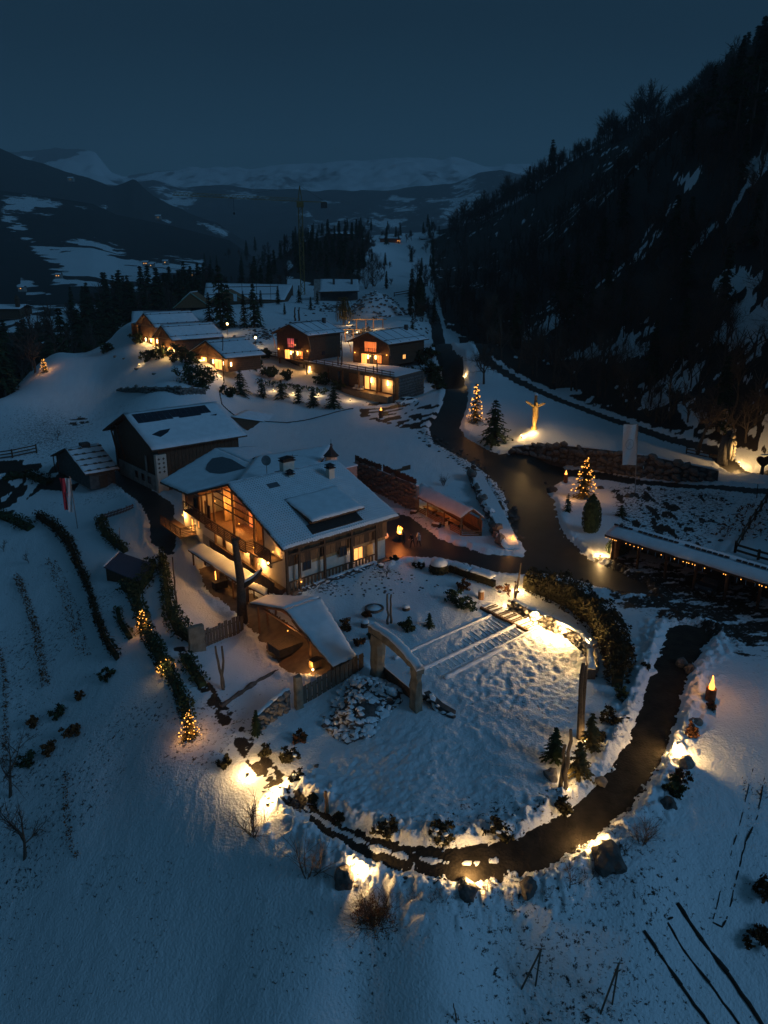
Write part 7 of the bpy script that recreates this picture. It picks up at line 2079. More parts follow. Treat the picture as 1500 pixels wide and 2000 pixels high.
bed('thin dark kerb of the foot path curving down from the nearest chalet', [(438, 748), (429, 768), (434, 792), (456, 812), (500, 824), (560, 828), (640, 812), (690, 800)], .22, .5, 'path_kerb', DSTONE)
def trellis(label, base2, top, ext=.5):
    a, b = PG(*base2[0]), PG(*base2[1]); t = UY(top[0], top[1], (a[1] + b[1]) / 2 )
    root = thing('wooden_trellis', label, 'trellis', (a + b) / 2)
    up = (t - a) / np.linalg.norm(t - a)
    MB().tube([a - (0, 0, .2), t + up * .1], .055, 6).build('pole', GWOOD, root)
    MB().tube([b - (0, 0, .2), t + (b * 0)], .05, 6).build('pole', GWOOD, root)
    MB().tube([t + np.array((-.35, -.2, .35)), t + np.array((.35, .3, -.25))], .025, 5).build('cross_stick', DWOOD, root)
    m_ = (t + b) / 2; MB().tube([m_ + np.array((-.25, -.1, .25)), m_ + np.array((.25, .1, -.3))], .02, 5).build('cross_stick', DWOOD, root)
trellis('left wooden a shaped plant trellis near the bottom of the frame', ((1014, 1936), (1045, 1930)), (1056, 1856))
trellis('right wooden a shaped plant trellis near the bottom of the frame', ((1170, 1984), (1195, 1965)), (1208, 1884))
post_thing('garden_stake', 'single short stake at the bottom edge left of the trellises', 'pole', (892, 2000), [(892, 2000, 886, 1960)], .05, DWOOD)
# ------------------------------------------------------------------ plants
def rvec(rs): 
    z = rs.uniform(-1, 1); t = rs.uniform(0, 2 * math.pi); s = math.sqrt(1 - z * z); return np.array((s * math.cos(t), s * math.sin(t), z))

def leaf_cloud(mb, c, rad, n, size, rs, shell=.35, drop=0):
    """n small leaf quads spread through an ellipsoid, clumped and uneven"""
    c = np.array(c, float); rad = np.array(rad, float)
    k = max(5, n // 26)
    cl = [rvec(rs) * (1 - shell * rs.random() ** 1.3) for _ in range(k)]
    for i in range(n):
        q = cl[rs.randrange(k)] + rvec(rs) * rs.random() * .34
        p = c + q * rad
        a = rvec(rs) * size * rs.uniform(.5, 1.2); b = np.cross(a, rvec(rs)); b = b / (np.linalg.norm(b) + 1e-6) * size * rs.uniform(.3, .8)
        mb.add([p - a - b, p + a - b * .6, p + a * .9 + b, p - a * .7 + b], [(0, 1, 2, 3)])

def conifer_mb(h, r, rs, n_whorl=15, per=9, needle=.16, droop=.35, start=.06, ragged=.25):
    tr = MB().tube([(0, 0, -.2), (0, 0, h * .5), (0, 0, h)], [h * .018 + .03, h * .012 + .02, .01], 6)
    fo = MB()
    for w in range(n_whorl):
        t = start + (1 - start) * (w + rs.random() * .6) / n_whorl
        z = h * t; L0 = r * (1 - t) ** .85 + .04 * h * (1 - t) + .03
        for k in range(per if t < .8 else max(4, per // 2)):
            a = rs.uniform(0, 2 * math.pi); L = L0 * rs.uniform(1 - ragged * 1.6, 1 + ragged * .5)
            d = np.array((math.cos(a), math.sin(a), 0)); up = rs.uniform(-.1, .25)
            n = max(3, int(L / (needle * 1.15)))
            sd = np.array((-d[1], d[0], 0))
            for j in range(n):
                s = (j + .6) / n
                p = d * L * s + np.array((0, 0, z + L * (up * s - droop * s * s)))
                wd = needle * (1.35 - .75 * s) * rs.uniform(.8, 1.3)
                e = d * needle * rs.uniform(.9, 1.5) + np.array((0, 0, -needle * rs.uniform(.1, .6)))
                fo.add([p - sd * wd, p + e, p + sd * wd, p - e * .5 + np.array((0, 0, needle * .3))], [(0, 1, 2, 3)])
                if rs.random() < .6:
                    q = rvec(rs) * needle * .9
                    fo.add([p, p + q + sd * needle * .3, p + e * .8 + q * .6], [(0, 1, 2)])
    return tr, fo

def bare_mb(h, rs, stems=1, spread=.5, levels=4, r0=None, twig_n=3, first=.35, up=.5, rk=.5):
    mb = MB()
    r0 = r0 or h * .022
    def grow(p, d, L, r, lv):
        n = 3; pts = [p]; q = p
        for i in range(n):
            d = d + rvec(rs) * .16 + np.array((0, 0, .06 * up)); d = d / np.linalg.norm(d)
            q = q + d * L / n; pts.append(q)
        mb.tube(pts, [r * (1 - .5 * i / n) for i in range(n + 1)], 5 if lv == 0 else (4 if lv == 1 else 3), cap=False)
        if lv >= levels: return
        k = twig_n + (1 if rs.random() < .5 else 0)
        for i in range(k):
            t = first + (1 - first) * (i + rs.random()) / k if lv == 0 else .3 + .7 * rs.random()
            b = pts[min(n, int(t * n))] * (1 - (t * n) % 1) + pts[min(n, int(t * n) + 1)] * ((t * n) % 1) if t < 1 else pts[-1]
            nd = d + rvec(rs) * (.75 + .15 * lv) * (1 + spread * .5) + np.array((0, 0, up * .5)); nd = nd / np.linalg.norm(nd)
            grow(b, nd, L * rs.uniform(.5, .72), r * rk, lv + 1)
        grow(pts[-1], d, L * .6, r * rk, lv + 1)
    for s in range(stems):
        a = rs.uniform(0, 2 * math.pi); sp = 0 if stems == 1 else spread * rs.uniform(.3, 1)
        d = np.array((math.cos(a) * sp, math.sin(a) * sp, 1.0)); d /= np.linalg.norm(d)
        grow(np.array((math.cos(a) * sp * .2, math.sin(a) * sp * .2, -.1)), d, h * (.45 if stems == 1 else .5) * rs.uniform(.8, 1.1), r0, 0)
    return mb

def mesh_of(mb, name, mats):
    o = mb.build(name, mats); me = o.data; bpy.data.objects.remove(o); return me

rs = random.Random(77)
CONS = []
for i in range(5):
    t_, f_ = conifer_mb(3.0, [.95, .8, 1.05, .7, .9][i], random.Random(100 + i), 16, 10, .13, .35)
    CONS.append((mesh_of(t_, 'trunk', BARK), mesh_of(f_, 'crown', NEEDLE)))
def conifer(label, px, py, h, kind=0, group=None, name='spruce_tree', crown=None, wide=1.0, p=None):
    p = PG(px, py) if p is None else p
    root = thing(name, label, 'tree', p, group)
    s = h / 3.0
    inst(CONS[kind % 5][0], 'trunk', p, kind * 1.7, (s * wide, s * wide, s), root)
    c = inst(CONS[kind % 5][1], 'crown', p, kind * 1.7 + px * .01, (s * wide, s * wide, s), root)
    if crown:
        c.material_slots[0].link = 'OBJECT'; c.material_slots[0].material = crown
    return root, p

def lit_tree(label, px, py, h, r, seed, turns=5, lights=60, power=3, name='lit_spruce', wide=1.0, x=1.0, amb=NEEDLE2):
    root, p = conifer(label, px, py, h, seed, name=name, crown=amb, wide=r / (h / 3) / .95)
    mb = MB(); rs = random.Random(seed); w = MB(); pts = []
    for i in range(lights):
        t = i / lights; a = t * turns * 2 * math.pi + rs.uniform(-.08, .08)
        z = h * (.14 + .84 * t); R0 = r * ((1 - t) ** .9) * .95 + .06
        q = p + np.array((R0 * math.cos(a), R0 * math.sin(a), z + rs.uniform(-.06, .06) - .08 * math.sin(a * 3)))
        q = q + rvec(rs) * .1 * x; pts.append(q)
        if rs.random() < .85: mb.ball(q, rs.uniform(.026, .055) * x, 5, 3)
    mb.build('string_lights', BULB, root)
    w.tube(pts, .012, 3).build('light_wire', METAL, root)
    for k in range(4):
        t = (k + .5) / 4; a = k * 1.7 + 3.6
        lamp(p + np.array((r * (1.15 - t) * math.cos(a), r * (1.15 - t) * math.sin(a), h * (.15 + .75 * t))), power * 2, root, r=.2, col=(1, .42, .10))
    return root
lit_tree('brightest fairy light spruce standing by the left foot path', 372, 1445, 2.5, .85, 1, 5, 62, 3.0)
lit_tree('small fairy light spruce at the head of the left hedge row', 281, 1236, 2.5, .7, 2, 4, 56, 2.4)
lit_tree('big round fairy light tree on the bank at the road junction', 1140, 974, 5.6, 1.95, 3, 6, 120, 9, x=1.5)
lit_tree('slender fairy light spruce beside the road below the wood', 928, 828, 7.0, 1.5, 4, 6, 90, 6, x=1.9)
lit_tree('small orange lit spruce at the far left edge of the meadow', 88, 728, 3.4, 1.2, 0, 4, 40, 6, x=1.8)
lit_tree('dark spruce with a few lights at the back of the meadow', 150, 682, 5.2, 1.4, 2, 3, 14, 1, x=1.9, amb=NEEDLE)
def lit_bush(label, px, py, r, seed=0, power=6, n=420, leaf=LEAF, bulbs=20):
    p = PG(px, py); root = thing('lit_shrub', label, 'shrub', p); rs = random.Random(seed)
    mb = MB(); leaf_cloud(mb, p + (0, 0, r * .6), (r, r, r * .7), n, .09, rs, .6); mb.build('foliage', leaf, root)
    b = MB()
    for i in range(bulbs): q = p + (0, 0, r * .6) + rvec(rs) * r * .9 * np.array((1, 1, .7)); b.ball(q, .04, 5, 3)
    if bulbs: b.build('string_lights', BULB, root)
    lamp(p + (0.1, -r * .8, r * 1.1), power, root, r=.1)
    return root
lit_bush('small shrub wrapped in fairy lights halfway down the left hedge row', 325, 1314, .95, 3, 9, bulbs=40)
lit_bush('rust coloured shrub glowing beside the leaning trunk at the lawn corner', 985, 1160, .8, 4, 14, leaf=REDLEAF, bulbs=0)

# conifers in the grounds
for a in (('dark spruce left of the lit crucifix lawn', 965, 868, 7.5, 2, 1.15), ('small dark spruce below the lit junction tree', 1108, 1002, 2.6, 1, 1.0),
          ('bushy young spruce beside the slab wall in the lower left garden', 502, 1438, 2.3, 3, 1.0), ('green spruce at the left of the right planted strip', 1081, 1488, 2.8, 0, 1.1),
          ('spruce lit from below next to the tall totem trunk', 1152, 1465, 3.0, 1, 1.1), ('dense golden spruce behind the split totem trunks', 1128, 1520, 2.9, 2, 1.15),
          ('young pine on the lawn right of the stone gate', 838, 1228, 1.6, 4, 1.25), ('pine bush above the rock row on the right snow bank', 1213, 1010, 1.6, 2, 1.7)):
    conifer(*a[:4], kind=a[4], wide=a[5], crown=NEEDLE2 if 'golden' in a[0] or 'lit from' in a[0] else None)  # the spruce lit from below carries its lamp glow in the crown colour
yew = [(37, 757, 'first'), (70, 0, '')]
for i, (px, py, h, lb) in enumerate(((470, 772, 5.5, 'dark conifer at the left end of the bed row below the log chalets'), (512, 776, 4.2, 'second conical conifer from the left in the row below the deck'), (549, 780, 4.2, 'third conical conifer in the row below the deck'),
                                     (583, 788, 4.0, 'fourth conical conifer in the row, right of a path lamp'), (612, 794, 4.0, 'fifth conical conifer in the row, left of the widest one'), (652, 796, 4.2, 'widest conifer at the right end of the row below the deck'))):
    conifer(lb, px, py, h, i, wide=1.35 + .3 * (i == 5), group=None)
def columnar(label, px, py, r, h, seed=0, n=1500, leaf=NEEDLE, sz=.16, p=None, name='columnar_yew'):
    p = PG(px, py) if p is None else p; root = thing(name, label, 'tree', p); rs = random.Random(seed)
    MB().tube([p - (0, 0, .1), p + (0, 0, h * .8)], r * .12, 6).build('trunk', BARK, root)
    mb = MB(); core = MB()
    prof = [(r * .55, .05), (r * .82, h * .2), (r * .86, h * .5), (r * .6, h * .8), (.03, h * .97)]; core.lathe(p, prof, 9); core.build('inner_foliage', leaf, root)
    for i in range(n):
        t = rs.random(); R0 = np.interp(t, [0, .2, .55, .8, 1], [.7, 1, 1, .7, .05]) * r * rs.uniform(.86, 1.08); a = rs.uniform(0, 6.283)
        q = p + np.array((R0 * math.cos(a), R0 * math.sin(a), h * t + .05)); e = rvec(rs) * sz; u = np.array((0, 0, sz * rs.uniform(.8, 1.8)))
        mb.add([q - e * .4, q + e * .4, q + u + e * .1], [(0, 1, 2)])
    mb.build('crown', leaf, root); return root
columnar('tall dark columnar yew on the junction bank', 1153, 1040, 1.05, 4.6, 1, 2200)
columnar('thin dark cypress right of the rubble heap', 820, 618, 1.6, 11, 2, 900, sz=.5)
columnar('clipped dark green yew cone beside the side lane entrance', 1205, 1082, 1.2, 1.6, 3, 700)

# shrubs (label, px, py, radius, height factor, leaf, n)
SH = [('rhododendron bush at the left on the lawn edge above the loop', 752, 1632, .85, LEAF, 1), ('rounded upright bush at the centre of the lawn edge', 860, 1640, .85, LEAF, 1), ('rounded bush at the right of the lawn edge above the loop', 973, 1638, .9, LEAF, 1),
      ('low dark bush with snow clumps at the right lawn corner', 1098, 1588, .65, LEAF, 0), ('large evergreen bush at the top of the right planted strip', 1193, 1415, .95, LEAF, 1), ('spiky dark bush under the end of the big hedge', 1215, 1368, .8, NEEDLE, 0),
      ('olive bush beside the stick in the right planted strip', 1170, 1448, .6, LEAF, 0), ('dark bush left of the lamp where the foot path begins', 445, 1500, .65, LEAF, 0), ('dark evergreen bush right of the foot path bend', 566, 1488, .75, LEAF, 1),
      ('evergreen bush lit from the left near the twin lamps', 582, 1530, .65, LEAF, 1), ('small dark shrub below the rock pile at left', 588, 1450, .6, REDLEAF, 0), ('small dark shrub by the short stump on the lawn edge', 612, 1570, .5, LEAF, 0),
      ('small low shrub on the lawn edge right of the short stump', 664, 1606, .4, LEAF, 0), ('dark shrub at the bend of the foot path', 520, 1478, .6, LEAF, 0), ('large dark shrub in the upper garden by the tall stump', 886, 1178, 1.0, NEEDLE, 0), ('dense dark shrub touching the game court corner', 912, 1192, 1.0, NEEDLE, 0),
      ('dark shrub behind the pair of garden shrubs', 905, 1152, .7, REDLEAF, 0), ('leafy dark shrub behind the stone gate', 800, 1232, .9, NEEDLE, 0), ('bare reddish shrub along the pavilion roof edge', 676, 1232, .8, REDLEAF, 0), ('low shrub between pavilion roof and stone gate', 705, 1262, .6, REDLEAF, 0), ('dark shrub beneath the left gate pillar', 728, 1248, .5, NEEDLE, 0),
      ('small shrub left of the twin posts', 716, 1208, .5, REDLEAF, 0), ('snow topped bush at the courtyard edge of the garden', 818, 1112, .6, LEAF, 1), ('dark bush on the snow at the upper left of the garden', 770, 1098, .5, LEAF, 1),
      ('dark shrub on the slope right of the square boulder', 1318, 1552, .85, NEEDLE, 0), ('spiky shrub just above the square boulder', 1330, 1530, .7, REDLEAF, 0), ('dark shrub on the snow below the fire barrel', 1388, 1388, .45, REDLEAF, 0), ('reddish bush beside the loop path right of the boulder', 1352, 1440, .7, REDLEAF, 0),
      ('low shrub by the path mouth at the upper right', 1262, 1310, .45, LEAF, 0), ('scrubby plant lowest on the left terrace', 95, 1475, .8, REDLEAF, 0), ('dark bush in the middle of the left terrace slope', 142, 1440, .9, REDLEAF, 0), ('upper dark bush on the left terrace slope', 115, 1398, .9, NEEDLE, 0),
      ('tiny bush at the far left of the terrace slope', 68, 1420, .7, REDLEAF, 0), ('dark bush by the diagonal wire on the left slope', 207, 1330, .8, NEEDLE, 0), ('small bush below the diagonal wire on the left slope', 155, 1366, .6, REDLEAF, 0), ('dark bush right of the crown of the lower left tree', 55, 1500, .9, NEEDLE, 0),
      ('dark shrub at the right edge near the bottom', 1482, 1848, .8, REDLEAF, 0), ('dark round bush at the right frame edge beside the raised bed', 1496, 1752, .9, REDLEAF, 0),
      ('big rounded bush on the far meadow rim', 210, 688, 1.7, NEEDLE, 0), ('dark bush at the foot of the far meadow spruce', 172, 688, 1.3, NEEDLE, 0), ('wide dark bush glowing at its left edge on the meadow', 290, 706, 2.0, NEEDLE, 0), ('dark bush cluster in front of the middle left chalet', 345, 706, 2.4, NEEDLE, 0),
      ('dark bushy mass left of the nearest chalet porch', 368, 752, 3.0, NEEDLE, 0), ('dark bush in front of the nearest chalet porch', 400, 748, 2.4, NEEDLE, 0), ('dark bush by the path at the nearest chalet corner', 446, 775, 1.6, NEEDLE, 0), ('tall dark shrub at the stone terrace right end', 800, 745, 2.6, NEEDLE, 0), ('rounded shrub beside the white car', 846, 748, 1.5, NEEDLE, 0),
      ('dark shrub below the right log chalet wall', 822, 712, 2.0, NEEDLE, 0), ('dark shrub above the bend of the main road', 852, 735, 1.6, NEEDLE, 0), ('dark bush mass hiding the front of the farthest left chalet', 268, 672, 2.0, NEEDLE, 0), ('dark bush mass between the two farther left chalets', 318, 700, 2.2, NEEDLE, 0), ('dark clump below the middle left chalet porch', 372, 712, 2.0, NEEDLE, 0), ('dark bush right of the nearest left chalet', 500, 722, 1.9, NEEDLE, 0), ('dark bush under the left end of the railed deck', 528, 738, 2.0, NEEDLE, 0), ('dark bush below the deck beside its second post', 560, 744, 1.7, NEEDLE, 0), ('dark clump below the middle of the deck', 628, 752, 1.8, NEEDLE, 0), ('dark bush in front of the patio left end', 662, 762, 1.6, NEEDLE, 0), ('tall dark bush at the deck corner by the stone block', 778, 762, 2.6, NEEDLE, 0), ('big dark bush above the white car', 838, 735, 2.3, NEEDLE, 0), ('dark bush at the road bend above the car lot', 856, 762, 1.7, NEEDLE, 0), ('dark bush on the rim right of the log chalet', 842, 700, 2.0, NEEDLE, 0), ('dark clump along the bank above the low stone wall', 395, 765, 1.6, NEEDLE, 0), ('rounded dark bush below the right street lamp', 520, 700, 1.6, NEEDLE, 0),
      ('dark hedge bush between the two log chalets', 655, 690, 2.0, NEEDLE, 0), ('second dark hedge bush between the two log chalets', 628, 688, 1.7, NEEDLE, 0)]
for i, (lb, px, py, r, lf, snow) in enumerate(SH):
    p = PG(px, py); root = thing('shrub', lb, 'shrub', p); rs = random.Random(i * 7 + 1)
    big = r > 1.2
    mb = MB(); leaf_cloud(mb, p + (0, 0, r * .72), (r, r, r * .8), int(330 + 260 * min(r, 2)), .12 if not big else .24, rs, .75); mb.build('foliage', lf, root)
    st = MB()
    for k in range(5):
        d = rvec(rs); d[2] = abs(d[2]) + .5; st.tube([p - (0, 0, .1), p + d * r * .5, p + d * r * .9 * np.array((1, 1, .9))], [.05 * r, .035 * r, .01], 4, cap=False)
    st.build('stems', TWIG, root)
    if snow:
        sn = MB()
        for k in range(7):
            q = p + (0, 0, r * .9) + rvec(rs) * r * .6 * np.array((1, 1, .5)); sn.ball(q, r * rs.uniform(.10, .2), 7, 5, (1.2, 1.1, .6))
        sn.build('snow_clumps', SNOW, root, smooth_=True)

def snowy_bush(label, px, py, r, h, name='clipped_bush'):
    p = PG(px, py); root = thing(name, label, 'bush', p); rs = random.Random(int(px))
    mb = MB()
    for i in range(900):
        a = rs.uniform(0, 6.283); t = rs.random(); R0 = r * math.sin(math.pi * (.28 + .62 * t)) * rs.uniform(.94, 1.04)
        q = p + np.array((R0 * math.cos(a), R0 * math.sin(a), h * t)); e = rvec(rs) * .1; f = rvec(rs) * .1
        mb.add([q - e, q + f, q + e], [(0, 1, 2)])
    mb.build('foliage', LEAF, root)
    MB().lathe(p, [(r * .72, .02), (r * .93, h * .35), (r * .9, h * .7), (r * .5, h * .93)], 12).build('inner_foliage', LEAF, root)
    MB().lathe(p, [(r * .9, h * .62), (r * .86, h * .86), (r * .62, h * 1.03), (r * .3, h * 1.10), (.03, h * 1.12)], 12).build('snow_cap', SNOW, root, smooth_=True)
snowy_bush('big round clipped bush under a thick snow dome', 857, 1120, 1.05, 1.5)
snowy_bush('smaller clipped bush with snow top left of the round one', 818, 1108, .6, .9)

def hedge(label, pts, w, h, leaf=LEAF, n_per=46, sz=.14, snow=0, name='hedge', wv=None, hv=None, cat='hedge', spiky=0.0, core=True):
    P = PGs(pts); root = thing(name, label, cat, P[len(P) // 2]); rs = random.Random(int(pts[0][0] * 3 + pts[0][1]))
    mb = MB(); co = MB(); tot = 0
    for i in range(len(P) - 1):
        a, b = P[i], P[i + 1]; L = np.linalg.norm((b - a)[:2]); d = (b - a) / L; nr = np.array((-d[1], d[0], 0)); nr /= np.linalg.norm(nr)
        w0 = (wv[i] if wv else w); w1 = (wv[i + 1] if wv else w); h0 = hv[i] if hv else h; h1 = hv[i + 1] if hv else h
        if core:
            ring = []
            for (q, ww, hh) in ((a - d * .2 * w0, w0 * .32, h0 * .8), (b + d * .2 * w1, w1 * .32, h1 * .8)):
                g = q.copy(); g[2] = gz(q[0], q[1]) - .1
                ring += [g - nr * ww, g + nr * ww, g + nr * ww * .8 + (0, 0, hh), g - nr * ww * .8 + (0, 0, hh)]
            co.add(ring, [(0, 1, 2, 3), (7, 6, 5, 4), (0, 4, 5, 1), (1, 5, 6, 2), (2, 6, 7, 3), (3, 7, 4, 0)])
        n = int(L * n_per * (w0 + w1 + h0 + h1) / 4)
        for k in range(n):
            t = rs.random(); q = a + (b - a) * t; ww = w0 + (w1 - w0) * t; hh = h0 + (h1 - h0) * t
            s = rs.random(); bump = 1 + .28 * (mnoise.noise((q[0] * .9, q[1] * .9, 2)))
            if s < .5: u = rs.uniform(-.5, .5) * ww; z = hh * rs.uniform(.85, 1.02 + spiky * .3)
            else: u = (.5 if s < .75 else -.5) * ww * rs.uniform(.8, 1.05 + spiky * .5); z = hh * rs.random()
            q = q + nr * u * bump; q[2] = gz(q[0], q[1]) + z * bump if k % 8 == 0 or tot == 0 else q[2] + z * bump
            tot = 1
            e = rvec(rs) * sz * rs.uniform(.5, 1.3); f = np.cross(e, rvec(rs)); f = f / (np.linalg.norm(f) + 1e-6) * sz * rs.uniform(.3, .8)
            if spiky and rs.random() < .25: e = (nr * (1 if u > 0 else -1) + rvec(rs) * 1.1) * sz * rs.uniform(.8, 2.2) * spiky; f = f * .5
            mb.add([q - e - f, q + e - f * .5, q + e + f * .4, q - e + f], [(0, 1, 2, 3)])
    if core: co.build('inner_foliage', leaf, root)
    mb.build('foliage', leaf, root)
    if snow:
        for i in range(len(P) - 1):
            a, b = P[i], P[i + 1]; d = (b - a); d /= np.linalg.norm(d); nr = np.array((-d[1], d[0], 0)) * w * .5
            up = np.array((0, 0, h * .97))
            MB().sheet(a - nr + up, b - nr + up, b + nr + up, a + nr + up, nu=10, nv=5, t=.22, amp=.05, seed=i, wob=.2).build('snow_cover', SNOW, root, smooth_=True)
    return root
hedge('huge overgrown dark hedge curving round the top right of the lawn', [(1030, 1150), (1075, 1165), (1120, 1185), (1160, 1215), (1190, 1250), (1208, 1300), (1205, 1342)], 2.4, 2.4, LEAF, 110, .17, wv=[1.6, 2.4, 2.6, 2.6, 2.4, 2.0, 1.4], hv=[1.9, 2.2, 2.2, 2.0, 1.9, 1.7, 1.3], spiky=.3)
hedge('clipped box hedge with flat snow top by the courtyard', [(882, 1118), (920, 1132), (962, 1147)], 1.1, 1.1, LEAF, 60, .1, snow=1)
hedge('dense dark hedge running beside the left foot path', [(262, 1160), (285, 1235), (305, 1275), (325, 1310), (345, 1350), (362, 1385), (372, 1420)], 1.3, 1.2, NEEDLE, 60, .15, spiky=.5, wv=[1.3, 1.0, 1.2, 1.1, .8, 1.1, .8])
hedge('thick dark hedge between left plots leading to the tilted post', [(318, 1095), (325, 1150), (332, 1200), (352, 1240), (375, 1258)], 1.5, 1.3, NEEDLE, 60, .15, spiky=.8, wv=[.6, .9, 1.2, 1.4, 1.0])
hedge('dark lower hedge section beside the y shaped post garden', [(362, 1290), (375, 1312), (395, 1342)], 1.2, .8, NEEDLE, 60, .14, spiky=.7)
hedge('dark hedge round the blue roofed shed', [(245, 1150), (268, 1165), (290, 1135), (298, 1105)], 1.4, 1.1, NEEDLE, 60, .15, spiky=.7)
hedge('bushy dark hedge below the small fenced garden', [(196, 1020), (205, 1045), (225, 1065), (245, 1080)], 1.1, 1.0, NEEDLE, 50, .15, spiky=.7)
hedge('long dark hedge sweeping down the left terrace slope', [(75, 1012), (110, 1035), (135, 1065), (150, 1100), (165, 1135), (180, 1175), (192, 1220), (212, 1265), (230, 1290)], 1.3, 1.0, LEAF, 46, .16, spiky=.9, wv=[.9, 1.1, .9, .7, .6, .45, .5, .6, .6])
hedge('short curved dark hedge below the blue roofed shed', [(230, 1195), (236, 1220), (255, 1250)], .7, .7, NEEDLE, 50, .13, spiky=.6)
hedge('dark shrub row down the middle of the left terraces', [(33, 1128), (48, 1165), (62, 1205), (72, 1240), (80, 1285), (92, 1345)], .55, .6, REDLEAF, 60, .11, spiky=1.0, core=False)
hedge('thin loose shrub row on the left terraces', [(93, 1100), (112, 1135), (128, 1170), (140, 1215), (152, 1255), (168, 1290)], .6, .5, REDLEAF, 30, .10, spiky=1.2, core=False)
hedge('faint wire row of plants just left of the long hedge', [(108, 1098), (130, 1140), (148, 1185), (160, 1230), (178, 1285)], .2, .3, REDLEAF, 30, .10, spiky=1.0, core=False)
hedge('narrow dark vine row along the left frame edge', [(0, 1270), (10, 1320), (12, 1380), (12, 1440), (10, 1500)], .3, .45, REDLEAF, 50, .11, spiky=1.0, core=False)
hedge('broken dark plant row down the lower left snow slope', [(130, 1512), (128, 1560), (132, 1600), (138, 1645), (155, 1680)], .5, .35, REDLEAF, 60, .10, spiky=.6, core=False, wv=[.6, .3, .35, .5, .4])
hedge('dark tangle of undergrowth at the left below the stone shed', [(-10, 1005), (30, 1020), (60, 1035)], 1.8, .9, NEEDLE, 30, .18, spiky=.5)
hedge('low dark scrub below the stone shed at the left', [(15, 935), (60, 930), (95, 945)], 2.2, .8, NEEDLE, 30, .2, spiky=.5)
hedge('row of dark shrubs along the wooden deck below the chalets', [(500, 748), (550, 758), (600, 766), (640, 772)], 1.2, 1.0, NEEDLE, 18, .3, spiky=.4, core=False)
hedge('ground shrubs within the bare fenced plot at the right', [(1455, 1062), (1480, 1020), (1510, 1000)], 5.0, .7, REDLEAF, 9, .2, spiky=.6, core=False)

# bare bushes and small bare trees
BB = [('bare vase shaped bush left of the lit path end', 497, 1632, 3.0, 11, .75), ('bare wide bush below the twin lamps', 600, 1715, 3.2, 9, .8), ('small bare bush at the left below the path', 812, 1762, 1.3, 6, .7), ('second small bare bush below the path', 840, 1762, 1.3, 6, .6),
      ('third small bare bush left of the round boulder', 868, 1764, 1.3, 6, .5), ('small bare bush right of the young tree', 990, 1757, 1.3, 7, .8), ('bare reddish bush near the lower right lamp', 1072, 1752, 1.2, 6, .7), ('tiny bare bush right of the dark leaning boulder', 1150, 1718, 1.2, 6, .7),
      ('wispy bush right of the largest boulder', 1218, 1665, 1.3, 8, .6), ('big bare bush at the lower right slope', 1252, 1650, 2.0, 11, .7), ('thin bare bush above the slope at right', 1266, 1628, 1.7, 6, .5), ('bare bush on the bank near the open shelter', 866, 950, 2.0, 10, .6),
      ('bare bush beside the foot path track', 590, 1250, .8, 5, .6)]
for i, (lb, px, py, h, st, sp) in enumerate(BB):
    p = PG(px, py); rs = random.Random(300 + i)
    mb = bare_mb(h, rs, st, sp, 2, .028 * h / 2, 3); o = MB(); o.add([np.array(v) + p for v in mb.v], mb.f)
    tag(o.build('bare_bush', TWIG, None, loc=p), lb, 'bush')
# the big round bush of fine twigs
p = PG(735, 1812); rs = random.Random(9); root = thing('twiggy_bush', 'large round bush of fine dark twigs at the bottom centre', 'bush', p)
mb = bare_mb(3.2, rs, 22, .9, 2, .035, 4); MB().add([np.array(v) + p for v in mb.v], mb.f).build('branches', TWIG, root)
mb = MB(); leaf_cloud(mb, p + (0, 0, .9), (1.25, 1.25, .9), 1500, .06, rs, .9); mb.build('dry_leaves', REDLEAF, root)
TT = [('young bare tree standing right of the round boulder', 956, 1758, 2.4), ('young bare tree before the lower right lamp', 1112, 1738, 2.6), ('thin young tree on the upper left slope', 57, 1102, 2.6), ('thin sapling on the left meadow above the shed', 113, 862, 3.0), ('low bare tree at the left edge near the shed', 8, 1080, 2.4), ('little bare tree within the snowy garden', 755, 1128, 1.6)]
for i, (lb, px, py, h) in enumerate(TT):
    p = PG(px, py); root = thing('young_tree', lb, 'tree', p); mb = bare_mb(h, random.Random(400 + i), 1, .6, 3, .05, 4)
    o = MB(); o.add([np.array(v) + p for v in mb.v], mb.f); o.build('branches', TWIG, root)
for lb, px, py, h, sd_ in (('old bare fruit tree at the lower left edge', 48, 1680, 6.0, 7), ('second bare fruit tree just behind the lower left one', 20, 1560, 6.5, 12)):
    p = PG(px, py); root = thing('fruit_tree', lb, 'tree', p)
    mb = bare_mb(h, random.Random(sd_), 1, 1.2, 4, .16, 3, first=.6); MB().add([np.array(v) + p for v in mb.v], mb.f).build('branches', BARK, root)

